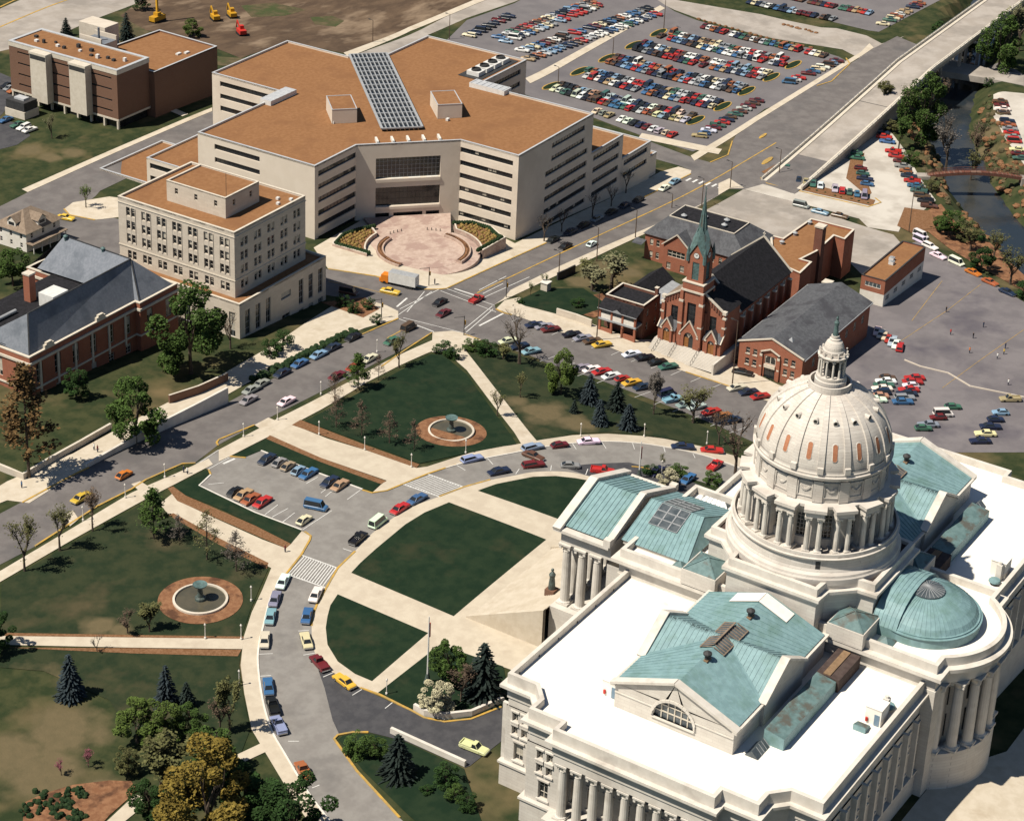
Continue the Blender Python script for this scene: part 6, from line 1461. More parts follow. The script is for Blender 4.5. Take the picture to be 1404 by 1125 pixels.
mb = MB('trimcream', 'metalgrey'); mb.box(-.25, 3.2, -11, 0, 3.2, 3.7, 1); mb.build('porch_floor', re)
mb = MB('trimwhite')
for a, b in ((-10.3, -7.3), (-6.7, -4.1), (-3.5, -.7)): mb.box(.0, .12, a, b, 3.7, 4.9)
mb.build('balcony_panel', re)['kind'] = 'stuff'
mb = MB('glassgrey')
for a, b in ((-10.3, -7.3), (-6.7, -4.1), (-3.5, -.7)): mb.face([(.1, a, 4.9), (.1, b, 4.9), (.1, b, 6.4), (.1, a, 6.4)])
mb.build('balcony_screen', re)['kind'] = 'stuff'
mb = MB('shingleblack', 'metalgrey'); mb.face([(-.6, -11.2, 6.5), (-.6, .2, 6.5), (3.2, .2, 7.9), (3.2, -11.2, 7.9)]); mb.box(-.6, -.4, -11.2, .2, 6.3, 6.52, 1); mb.face([(-.62, -6.9, 6.5), (-.62, -4.1, 6.5), (-.62, -5.5, 7.3)], 1); mb.face([(-.62, -6.9, 6.5), (-.62, -5.5, 7.3), (1.6, -5.5, 7.3)]); mb.face([(-.62, -4.1, 6.5), (-.62, -5.5, 7.3), (1.6, -5.5, 7.3)]); mb.build('porch_canopy', re)
mb = MB('lotconcrete')
for k in range(4): mb.box(-2.2 + .45 * k, .4, -6.7, -4.1, -2.5, -1.2 + .32 * k)
mb.build('porch_steps', re)
mb = MB('brickdark', 'trimcream'); mb.box(-.4, .4, -.4, .4, 0, 2.6); mb.box(-.5, .5, -.5, .5, 2.6, 2.8, 1); mb.build('chimney', re, (11.0, -10.6, 8))
# school
sz = -16.0
sl_ = thing('school_building', 'red brick school with grey hipped roof and flat black deck behind the church', 'school', (497.0, 263.5, 0), A2)
so2 = [(0, -31.5), (19, -31.5), (19, 0), (0, 0)]
def of(i, a, b, L_):
    if abs(a[0]) < .1 and abs(b[0]) < .1: return [(s, s + 1.05, z, z + 2.0) for s in (1.6, 3.6, 6.2, 18.0, 20.5, 23.0, 26.0, 29.0) for z in (-11.2, -14.9)]
    return row(5, L_, 1.05, -11.2, -9.2) + row(5, L_, 1.05, -14.9, -12.9)
shell(sl_, so2, -22, -7.9, BR, of, 0.25, dict(nx=1, nz=2, frame='trimcream', bar=0.12, arch=True, blinds=0.5))
gabled(sl_, -3.2, 3, -15.6, -7.6, -22, -7.9, -4.6, BR, 'gable_wall', [(1.3, 6.7, -11.4, -9.4), (1.2, 2.5, -15.2, -13.2), (5.4, 6.7, -15.2, -13.2)], dict(nx=4, nz=2, frame='trimcream', bar=0.12))
mb = MB('slate', 'shingleblack'); o = offset(ccw(so2), .5); d_ = [(3.2, -25.5), (12.5, -25.5), (12.5, -5.5), (3.2, -5.5)]
q = [(p[0], p[1], -8.0) for p in o]; q2 = [(p[0], p[1], -2.6) for p in ccw(d_)]
qo = sorted(q, key=lambda p: math.atan2(p[1] + 15, p[0] - 9)); q2 = sorted(q2, key=lambda p: math.atan2(p[1] + 15, p[0] - 9))
for i in range(4): mb.face([qo[i], qo[(i + 1) % 4], q2[(i + 1) % 4], q2[i]])
mb.face([(p[0], p[1], -2.62) for p in q2], 1)
pitched(mb, -3.5, 4, -15.6, -7.6, -7.9, -4.6, .4); mb.build('roof', sl_)
mb = MB('trimcream')
for i in range(4): mb.bar(Vector(q2[i]) + Vector((0, 0, .1)), Vector(q2[(i + 1) % 4]) + Vector((0, 0, .1)), .25, .25)
for s in (-1, 1): mb.bar((-3.5, -11.6 + s * 4.5, -8.2), (-3.5, -11.6, -4.3), .3, .3)
mb.build('ridge_trim', sl_)
for x, y in ((5, -9), (8, -14), (9.5, -20), (6, -21)): mb = MB('metalgrey'); mb.lathe([(.5, 0), (.5, .6), (.9, .7), (.02, 1.3)], 8); mb.build('roof_ventilator', sl_, (x, y, -2.7))
mb = MB('slate', 'metaldark'); mb.face([(-3, 2.6, -10.5), (0, 2.6, -10.0), (0, -0.5, -10), (-3, -.5, -10.5)]); mb.build('canopy', sl_)
# gym annexe with chimney
an = [G(x, y, -7.0) for x, y in ((1111.8, 299.4), (1172, 314.5), (1158.4, 328), (1143.7, 323), (1120, 344.4), (1098.7, 355), (1113.4, 359), (1097, 374.7), (1078, 366), (1058, 350), (1056, 322), (1073.3, 326.4))]
ao = an[8]
gy = thing('gym_annexe', 'flat brown roofed brick annexe with tall square chimney behind the church', 'building', (ao.x, ao.y, 0))
ap_ = [(p.x - ao.x, p.y - ao.y) for p in an]
shell(gy, ap_, -20, -7.1, BR); flat_roof(gy, ap_, -7.0, 0.5, 0.5, 'gravelroof', 'trimcream', BR)
cb_ = G(1122, 352, -9); mb = MB('brickdark', 'trimcream'); mb.box(-1.15, 1.15, -1.15, 1.15, -20, -0.5); mb.box(-1.35, 1.35, -1.35, 1.35, -.5, .0, 1, bottom=True); mb.build('chimney', gy, (cb_.x - ao.x + 1.0, cb_.y - ao.y + .6, 0))
c2 = G(1135, 386, -10); mb = MB('brickred', 'trimcream'); mb.box(-1.2, 1.2, -1.2, 1.2, -20, -10.2); mb.box(-1.3, 1.3, -1.3, 1.3, -10.2, -9.9, 1, bottom=True); tag(mb.build('brick_shaft', None, (c2.x, c2.y, 0)), 'short square brick shaft between the annexe and the parish hall', 'chimney')
for px_, py_ in ((1110, 307), (1090, 322), (1072, 334)): p = G(px_, py_, -7.4); mb = MB('metalgrey'); mb.lathe([(.5, 0), (.5, .7), (.8, .8), (.02, 1.3)], 8); mb.build('roof_ventilator', gy, (p.x - ao.x, p.y - ao.y, -7.5))
# parish hall
hl = thing('parish_hall', 'red brick parish hall with broad grey slate gable roof', 'hall', (451.2, 210.4, 0), A2)
ho = [(s, s + 1.1, z, z + 1.7) for s in (1.9, 3.9, 12.4, 14.4) for z in (-9.6, -12.6)] + [(7.2, 10.2, -14.9, -11.9), (7.2, 10.2, -11.0, -8.7)]
mb = MB(BR); wall(mb, (0, 0), (0, -17.4), -20, -6.9, ho, 0.3); mb.face([(0, 0, -6.9), (0, -17.4, -6.9), (0, -8.7, -3.9)]); wall(mb, (0, -17.4), (41, -17.4), -24, -6.9, [(6 + 5 * k, 7.6 + 5 * k, -11.5, -9.2) for k in range(7)], .2); wall(mb, (41, -17.4), (41, 0), -24, -6.9); mb.face([(41, 0, -6.9), (41, -17.4, -6.9), (41, -8.7, -3.9)]); wall(mb, (41, 0), (0, 0), -24, -6.9); mb.build('wall', hl)
windows(hl, (0, 0), (0, -17.4), [o for o in ho if o[1] - o[0] < 2], .28, 1, 2, 'trimcream', 'glassdark', .1, arch=True); windows(hl, (0, 0), (0, -17.4), ho[-2:-1], .28, 2, 2, 'metaldark', 'glassdark', .1, name='doorway'); windows(hl, (0, 0), (0, -17.4), ho[-1:], .28, 2, 1, 'trimcream', 'glassdark', .2, arch=True)
windows(hl, (0, -17.4), (41, -17.4), [(6 + 5 * k, 7.6 + 5 * k, -11.5, -9.2) for k in range(7)], .18, 2, 2, 'trimcream', 'glassdark', .1)
for o in ho[:8]:
    mb = MB('trimcream'); mb.box(-.15, .05, -o[1] - .1, -o[0] + .1, o[2] - .22, o[2]); mb.build('sill', hl)
mb = MB('trimcream')
for s in (-1, 1):
    mb.bar((-.05, -8.7 + s * 9.0, -6.9), (-.05, -8.7, -3.7), .4, .3); mb.bar((-.3, -8.7 + s * 2.6, -7.8), (-.3, -8.7, -6.6), .35, .3); mb.box(-.55, .1, -8.7 + s * 2.4 - .35, -8.7 + s * 2.4 + .35, -9.0, -8.3); mb.box(-.5, .1, -8.7 + s * 2.4 - .3, -8.7 + s * 2.4 + .3, -12.0, -11.6)
mb.box(-.35, .05, -10.2, -7.2, -11.9, -11.0); mb.build('stone_trim', hl)
mb = MB(BR)
for s in (-1, 1): mb.box(-.45, .05, -8.7 + s * 2.4 - .4, -8.7 + s * 2.4 + .4, -20, -8.3)
mb.build('door_pier', hl)
mb = MB('slate'); pitched(mb, -.1, 41.2, -17.4, 0, -6.9, -3.9, .5); mb.build('roof', hl)
mb = MB('metalgrey'); mb.bar((0, .55, -7.15), (41.2, .55, -7.15), .3, .25); mb.bar((0, -17.95, -7.15), (41.2, -17.95, -7.15), .3, .25); mb.build('gutter', hl)
mb = MB('metalgrey', 'whitemetal'); mb.mesh([(-.9, -.8, -.4), (.9, -.8, -.4), (.9, .8, .2), (-.9, .8, .2), (0, 0, 1.2)], [(0, 1, 4), (1, 2, 4), (2, 3, 4), (3, 0, 4)]); mb.build('roof_louvre', hl, (4.4, -12.0, -5.2))
mb = MB('trimwhite'); mb.box(41.05, 45, -14, -9, -24, -13.5); mb.build('rear_annexe', hl) if False else None
# small two-tone building
sm_ = thing('small_brick_building', 'narrow flat roofed building, brick above a white painted lower storey', 'building', (514.5, 198.6, 0), A2)
sp_ = [(0, 0), (28, 0), (28, 7), (0, 7)]
shell(sm_, sp_, -15.0, -10.8, BR, lambda i, a, b, L_: [(1.2, 5.8, -13.6, -12.2)] if abs(a[0]) < .1 and abs(b[0]) < .1 else [], .15, dict(nx=4, nz=1, frame='trimwhite', bar=.12, glass='glassgrey'))
shell(sm_, sp_, -24, -15.01, 'trimwhite', lambda i, a, b, L_: row(5, L_, 2.4, -17.4, -15.9) if L_ > 20 and abs(a[1]) < .1 else [], .15, dict(nx=3, nz=2, frame='trimwhite', bar=.1)); flat_roof(sm_, sp_, -10.8, .3, .3, 'gravelroof', 'metaldark', BR)
for x, y in ((12, 3.4), (14.5, 4.4)): mb = MB('whitemetal', 'metalgrey'); mb.box(-.7, .7, -.7, .7, 0, .9, 0, top=1); mb.lathe([(.45, .9), (.45, 1.1), (.02, 1.1)], 8, 1); mb.build('roof_unit', sm_, (x, y, -11.1))

# ------------------------------------------------------------------ viaduct, bridges, walls
VA = [(x, y, z) for x, y, z in ((1000, 232, None),)]
va0 = G(1085, 191); va1 = G(1352, 6, -14.0)
d2 = Vector((math.cos(A2 + .01), math.sin(A2 + .01), 0))
L_v = 330.0
st = Vector((584.0, 256.6, 0))
vd = thing('viaduct', 'long concrete road viaduct with parapet rails and pier columns', 'bridge', (st.x, st.y, 0), 0.033)
def dz_(x): return -22.9 if x < 0 else -22.9 + 7.5 * (min(x, 110.0) / 110.0) ** 1.2
mb = MB('roadconcrete'); md = MB('roadconcrete'); wd_ = 13.0
seg = [i * 10.0 for i in range(33)]
for a, b in zip(seg, seg[1:]):
    za, zb = dz_(a) + .5, dz_(b) + .5
    md.mesh([(a, 0, za), (b, 0, zb), (b, wd_, zb), (a, wd_, za), (a, 0, za - 1.6), (b, 0, zb - 1.6), (b, wd_, zb - 1.6), (a, wd_, za - 1.6)], [(0, 1, 2, 3), (4, 5, 1, 0), (3, 2, 6, 7), (7, 6, 5, 4)])
md.build('deck', vd)
for y in (-.25, wd_ + .25):
    mb = MB('trimcream')
    for a, b in zip(seg, seg[1:]): mb.bar((a, y, dz_(a) + .95), (b, y, dz_(b) + .95), .5, 1.0); mb.bar((a, y + (.9 if y < 0 else -.9), dz_(a) + .6), (b, y + (.9 if y < 0 else -.9), dz_(b) + .6), 1.4, .25)
    mb.build('parapet', vd)
    mb = MB('metalgrey')
    for a, b in zip(seg, seg[1:]): mb.bar((a, y, dz_(a) + 1.9), (b, y, dz_(b) + 1.9), .1, .1)
    for k in range(0, 320, 4): mb.bar((k, y, dz_(k) + 1.4), (k, y, dz_(k) + 1.95), .1, .1)
    mb.build('railing', vd)['kind'] = 'stuff'
mb = MB('roadconcrete')
for a, b in zip(seg[:8], seg[1:9]): mb.mesh([(a, 0.05, dz_(a) + .4), (b, 0.05, dz_(b) + .4), (b, 0.05, -40), (a, 0.05, -40), (a, wd_ - .05, dz_(a) + .4), (b, wd_ - .05, dz_(b) + .4), (b, wd_ - .05, -40), (a, wd_ - .05, -40)], [(0, 1, 2, 3), (4, 5, 6, 7)])
mb.build('abutment', vd)
for k in range(12):
    x = 84 + 20 * k
    mb = MB('roadconcrete'); mb.box(-.7, .7, 1, wd_ - 1, dz_(x) - 2.6, dz_(x) - 1.2, bottom=True)
    for y in (2, wd_ / 2, wd_ - 2): mb.lathe([(.6, -42), (.6, dz_(x) - 2.6)], 10, c=(0, y))
    mb.build('pier', vd, (x, 0, 0))
mb = MB('asphalt'); mb.mesh([(-4, .2, dz_(0) + .52), (24, .2, dz_(24) + .54), (24, wd_ - .2, dz_(24) + .54), (-4, wd_ - .2, dz_(0) + .52)], [(0, 1, 2, 3)]); mb.build('asphalt_approach', vd)
mb = MB('metaldark'); mb.box(73, 73.5, .2, wd_ - .2, dz_(73) + .5, dz_(73) + .53); mb.build('expansion_joint', vd)
for px_, py_, s in ((1052, 221, 1), (1046, 187, .7)):
    p = G(px_, py_); mb = MB('yellowpaint'); mb.lathe([(1.0 * s, 0), (.9 * s, .3), (.02, .35)], 10); o = mb.build('traffic_island', None, p, .03); o.scale = (4.2, 1, 1); tag(o, 'long yellow painted island nose in the road at the start of the viaduct' if s == 1 else 'small yellow kerb nose where the viaduct side road begins', 'traffic island')
# road bridge over the creek
rb_ = thing('road_bridge', 'low road bridge with pale railings over the creek', 'bridge', (0, 0, 0))
for (a, b) in (((1284, 79), (1404, 102)), ((1292, 98), (1353, 108))):
    A_, B_ = G(*a), G(*b); mb = MB('trimcream'); mb.bar((A_.x, A_.y, A_.z + .5), (B_.x, B_.y, A_.z + .5), .3, .9); mb.build('parapet', rb_)
q = [G(*p, -24.2) for p in ((1284, 80), (1404, 103), (1404, 118), (1353, 108), (1291, 98))]
mb = MB('roadconcrete'); mb.prism([(p.x, p.y) for p in q], -26.2, -24.0); mb.build('deck', rb_)
# footbridge
fa, fb = G(1270, 240, -23.2), G(1404, 243, -23.2)
fbr = thing('footbridge', 'arched rusty steel footbridge spanning the creek', 'footbridge', (fa.x, fa.y, -23.2), math.atan2(fb.y - fa.y, fb.x - fa.x)); Lb = (fb - fa).length
mb = MB('brickdark'); hz = lambda x: 1.6 * (1 - (2 * x / Lb - 1) ** 2)
for k in range(16): a, b = Lb * k / 16, Lb * (k + 1) / 16; mb.mesh([(a, -1, hz(a)), (b, -1, hz(b)), (b, 1, hz(b)), (a, 1, hz(a)), (a, -1, hz(a) - .9), (b, -1, hz(b) - .9), (b, 1, hz(b) - .9), (a, 1, hz(a) - .9)], [(0, 1, 2, 3), (0, 1, 5, 4), (3, 2, 6, 7), (4, 5, 6, 7)])
mb.build('deck', fbr)
for y in (-1, 1):
    mb = MB('brickdark')
    for k in range(16): a, b = Lb * k / 16, Lb * (k + 1) / 16; mb.bar((a, y, hz(a) + 1.1), (b, y, hz(b) + 1.1), .12, .12); mb.bar((a, y, hz(a)), (a, y, hz(a) + 1.1), .1, .1); mb.bar((a, y, hz(a) + .55), (b, y, hz(b) + .55), .07, .07)
    mb.build('railing', fbr)
for k, x in enumerate((-3.0, Lb - 1)): mb = MB('roadconcrete'); mb.box(x, x + 4, -1.6, 1.6, -6, .1); mb.build('abutment', fbr)
# stone and concrete walls
def wall_thing(name, label, line, z_top, mt, wd=.5, cap_=None, zb=-1.5, height=None):
    line = dense(line, 4.0); n = len(line); s_ = strip_pts(line, wd); mb = MB(mt, cap_ or mt); v = []
    for i in range(n):
        p, q = s_[i], s_[2 * n - 1 - i]; zt = (T(*line[i]) + height) if height is not None else z_top
        v += [(*p, T(*p) + zb), (*p, zt), (*q, zt), (*q, T(*q) + zb)]
    f = []; g = []
    for i in range(n - 1):
        a, b = 4 * i, 4 * i + 4; f += [(a, b, b + 1, a + 1), (a + 3, a + 2, b + 2, b + 3)]; g.append((a + 1, b + 1, b + 2, a + 2))
    f += [(0, 1, 2, 3), (4 * n - 4, 4 * n - 1, 4 * n - 2, 4 * n - 3)]
    mb.mesh(v, f, 0); mb.mesh(v, g, 1); return tag(mb.build(name), label, 'wall')
wall_thing('retaining_wall', 'long concrete retaining wall carrying the footway above the sloping street', P([(118, 641), (165, 617), (222, 590), (270, 570), (312, 552)]), 0.9, 'limestone', .6)
wall_thing('stone_wall', 'low grey stone wall round the dark lawn of the slate roofed building', P([(-10, 640), (32, 657), (60, 640), (110, 612), (152, 588)]), 0, 'decostone', .6, 'trimcream', height=1.5)
wall_thing('brick_garden_wall', 'brown brick garden wall beside the footway below the big leafy tree', P([(232, 553), (272, 540), (312, 522)]), 0, 'brickbrown', .5, 'trimcream', height=2.2)
wall_thing('lawn_wall', 'pale rubble stone wall along the pavement before the rectory', P([(763, 432), (790, 440), (811, 448)]), 0, 'decostone', .5, 'trimcream', height=2.0)
wall_thing('screen_wall', 'dark panelled wall beside the pavement by the bare shrubs', P([(764, 384), (776, 379), (788, 373)]), 0, 'metaldark', .4, height=2.2)
wall_thing('drive_wall', 'pale curved stone wall along the service drive below the flagpole lawn', P([(568, 972), (582, 980), (610, 985), (646, 981), (690, 962)]), 0, 'limestone', .6, height=1.3)
wall_thing('ramp_wall', 'long pale wall edging the dark service drive above the spruce lawn', P([(536, 1004), (556, 1013), (600, 1033), (638, 1050)]), 0, 'limestone', .6, height=1.2)
wall_thing('yard_wall', 'broken stone wall dividing the playground from the lower car park', P([(1240, 494), (1262, 503), (1300, 512), (1330, 530), (1404, 545)]), 0, 'decostone', .3, height=0.35)
# ------------------------------------------------------------------ trees and shrubs
R2 = random.Random(21)
def leafcard(v, f, c, s, rnd, droop=0.0):
    a, b = rnd.uniform(0, 2 * PI), rnd.uniform(-0.9, 0.9)
    u = Vector((math.cos(a), math.sin(a), droop + rnd.uniform(-.3, .3))) * s; w_ = Vector((-math.sin(a) * math.cos(b), math.cos(a) * math.cos(b), math.sin(b))) * s * 0.7
    n = len(v); c = Vector(c); v += [c - u - w_ * .5, c + u * .2 - w_, c + u + w_ * .4, c - u * .1 + w_]; f.append((n, n + 1, n + 2, n + 3))
def branches(mb, p, d, L_, r, depth, rnd, tips, spread=0.6, up=0.25, nsub=3):
    q = p + d * L_; mb.tube(p, q, r, r * .62, 5 if depth > 1 else 3, cap=False)
    if depth == 0: tips.append(q); return
    for k in range(nsub):
        dd = (d + Vector((rnd.uniform(-1, 1), rnd.uniform(-1, 1), rnd.uniform(-.5, 1))) * spread + Vector((0, 0, up))).normalized()
        branches(mb, p + d * L_ * rnd.uniform(.55, 1.0), dd, L_ * rnd.uniform(.6, .85), r * .58, depth - 1, rnd, tips, spread, up, nsub)
        tips.append(p + d * L_ * rnd.uniform(.4, 1))
def broadleaf(seed, n=6500, hh=10.0, wd=4.6, s=0.22, base=0.18, lobes=11):
    rnd = random.Random(seed); tk = MB('bark'); tips = []
    branches(tk, Vector((0, 0, 0)), Vector((0.03, 0, 1)), hh * .38, .32, 3, rnd, tips, .7, .3, 3)
    cl = []
    for k in range(lobes * 3):
        t = rnd.uniform(0, 2 * PI); z = rnd.uniform(base, .95); rr = wd * math.sqrt(max(0, 1 - ((z - .5) / .56) ** 2)) * rnd.uniform(.35, .9); cl.append((Vector((rr * math.cos(t), rr * math.sin(t), z * hh)), rnd.uniform(.16, .3) * wd))
    v, f = [], []
    for i in range(n):
        c, r = rnd.choice(cl); d = Vector((rnd.gauss(0, 1), rnd.gauss(0, 1), rnd.gauss(0, 1))).normalized() * r * rnd.uniform(.55, 1.05) ** .5; d.z *= .75
        leafcard(v, f, c + d, s * rnd.uniform(.6, 1.2), rnd)
    cr = MB('leaf'); cr.mesh(v, f); return tk.data('trunk'), cr.data('crown')
def budding(seed, n=1100, hh=10.0, s=.16, depth=4, spread=.8, up=.3, nsub=3, pyramid=False, trunk=.35):
    rnd = random.Random(seed); tk = MB('bark'); tips = []
    if pyramid:
        tk.tube((0, 0, 0), (0, 0, hh), .17, .03, 6, cap=False)
        for k in range(46):
            z = hh * (.22 + .76 * k / 46); a = rnd.uniform(0, 2 * PI); L_ = (1 - (z / hh)) * hh * .34 + .35; d = Vector((math.cos(a), math.sin(a), .28)).normalized(); p = Vector((0, 0, z)); tk.tube(p, p + d * L_, .05, .015, 3, cap=False)
            for m_ in range(5):
                q = p + d * L_ * rnd.uniform(.35, 1); e = (d + Vector((rnd.uniform(-1, 1), rnd.uniform(-1, 1), rnd.uniform(-.2, .6)))).normalized(); tk.tube(q, q + e * L_ * .32, .022, .01, 3, cap=False); tips += [q + e * L_ * rnd.uniform(.05, .34), q]
    else: branches(tk, Vector((0, 0, 0)), Vector((0, 0, 1)), hh * trunk, .26, depth, rnd, tips, spread, up, nsub)
    v, f = [], []
    for i in range(n):
        c = rnd.choice(tips) + Vector((rnd.gauss(0, .25), rnd.gauss(0, .25), rnd.gauss(0, .25))); leafcard(v, f, c, s * rnd.uniform(.6, 1.3), rnd)
    cr = MB('leaf'); cr.mesh(v, f); return tk.data('trunk'), cr.data('crown')
def conifer(seed, hh=10.0, wd=3.0, rows_=26, s=.42):
    rnd = random.Random(seed); tk = MB('bark'); tk.tube((0, 0, 0), (0, 0, hh * .95), .2, .04, 6, cap=False); v, f = [], []
    for k in range(rows_):
        t = k / rows_; z = hh * (.04 + .95 * t); R_ = wd * (1 - t) ** .85 + .12; nb = max(5, int(15 * (1 - t) + 4))
        for b in range(nb):
            a = 2 * PI * b / nb + rnd.uniform(-.3, .3); rr = R_ * rnd.uniform(.75, 1.12)
            for m_ in range(max(2, int(rr / .34))):
                q = rr * (m_ + 1) / max(2, int(rr / .34)); p = Vector((q * math.cos(a), q * math.sin(a), z - q * .22 + rnd.uniform(-.1, .1)))
                u = Vector((math.cos(a), math.sin(a), -.25)) * s; w_ = Vector((-math.sin(a), math.cos(a), rnd.uniform(-.35, .35))) * s * .75; n = len(v); v += [p - u - w_ * .6, p - u + w_ * .6, p + u * .8 + w_ * .4, p + u * .8 - w_ * .4]; f.append((n, n + 1, n + 2, n + 3))
    cr = MB('leaf'); cr.mesh(v, f); return tk.data('trunk'), cr.data('crown')
PROTO = {}
def proto(key):
    if key not in PROTO:
        k, s = key
        PROTO[key] = (broadleaf(s) if k == 'leafy' else broadleaf(s, 9500, 10, 5.6, .23, .1) if k == 'wide' else broadleaf(s, 3500, 10, 5.5, .28, .05) if k == 'shrub' else
                      budding(s) if k == 'bud' else budding(s, 150) if k == 'bare' else budding(s, 3000, 10, .2) if k == 'budfull' else
                      budding(s, 900, 10, .14, pyramid=True) if k == 'pyramid' else budding(s, 2400, 10, .2, pyramid=True) if k == 'pyrfull' else budding(s, 700, 10, .2, 4, .9, .15, 3, trunk=.16) if k == 'bush' else conifer(s))
    return PROTO[key]
GRN = {'green': (.055, .095, .022, 1), 'deep': (.028, .060, .016, 1), 'bright': (.085, .125, .028, 1), 'olive': (.115, .115, .045, 1), 'pale': (.16, .155, .085, 1), 'yellow': (.20, .145, .030, 1), 'blue': (.030, .042, .048, 1), 'dark': (.020, .030, .026, 1),
       'rust': (.14, .085, .035, 1), 'pink': (.22, .075, .095, 1), 'white': (.50, .46, .30, 1), 'brown': (.12, .085, .06, 1), 'grey': (.13, .115, .10, 1)}
NT = [0]; HGT = {}
def tree(kind, col, bx, by, top, label, wf=1.0, cat='tree', group=None, name=None, seed=None):
    p = G(bx, by); h = max(.5, GH(bx, top, p.x, p.y) - p.z); NT[0] += 1; rot = R2.uniform(0, 6.28)
    td, cd = proto((kind, seed if seed is not None else NT[0] % 2));
    hgt = HGT.setdefault(cd.name, max(v.co.z for v in cd.vertices)); s = h / hgt
    nm = name or ('shrub' if cat in ('shrub', 'bush') else {'conifer': 'spruce_tree', 'leafy': 'leafy_tree', 'wide': 'leafy_tree'}.get(kind, 'bare_tree'))
    o = thing(nm, label, cat, (p.x, p.y, p.z - .1), rot, group); o.scale = (s * wf, s * wf, s)
    place(td, 'trunk', o); c = place(cd, 'crown', o); j = R2.uniform(.85, 1.15); q = GRN[col]; c.color = (q[0] * j, q[1] * j, q[2] * j, 1)
    return o
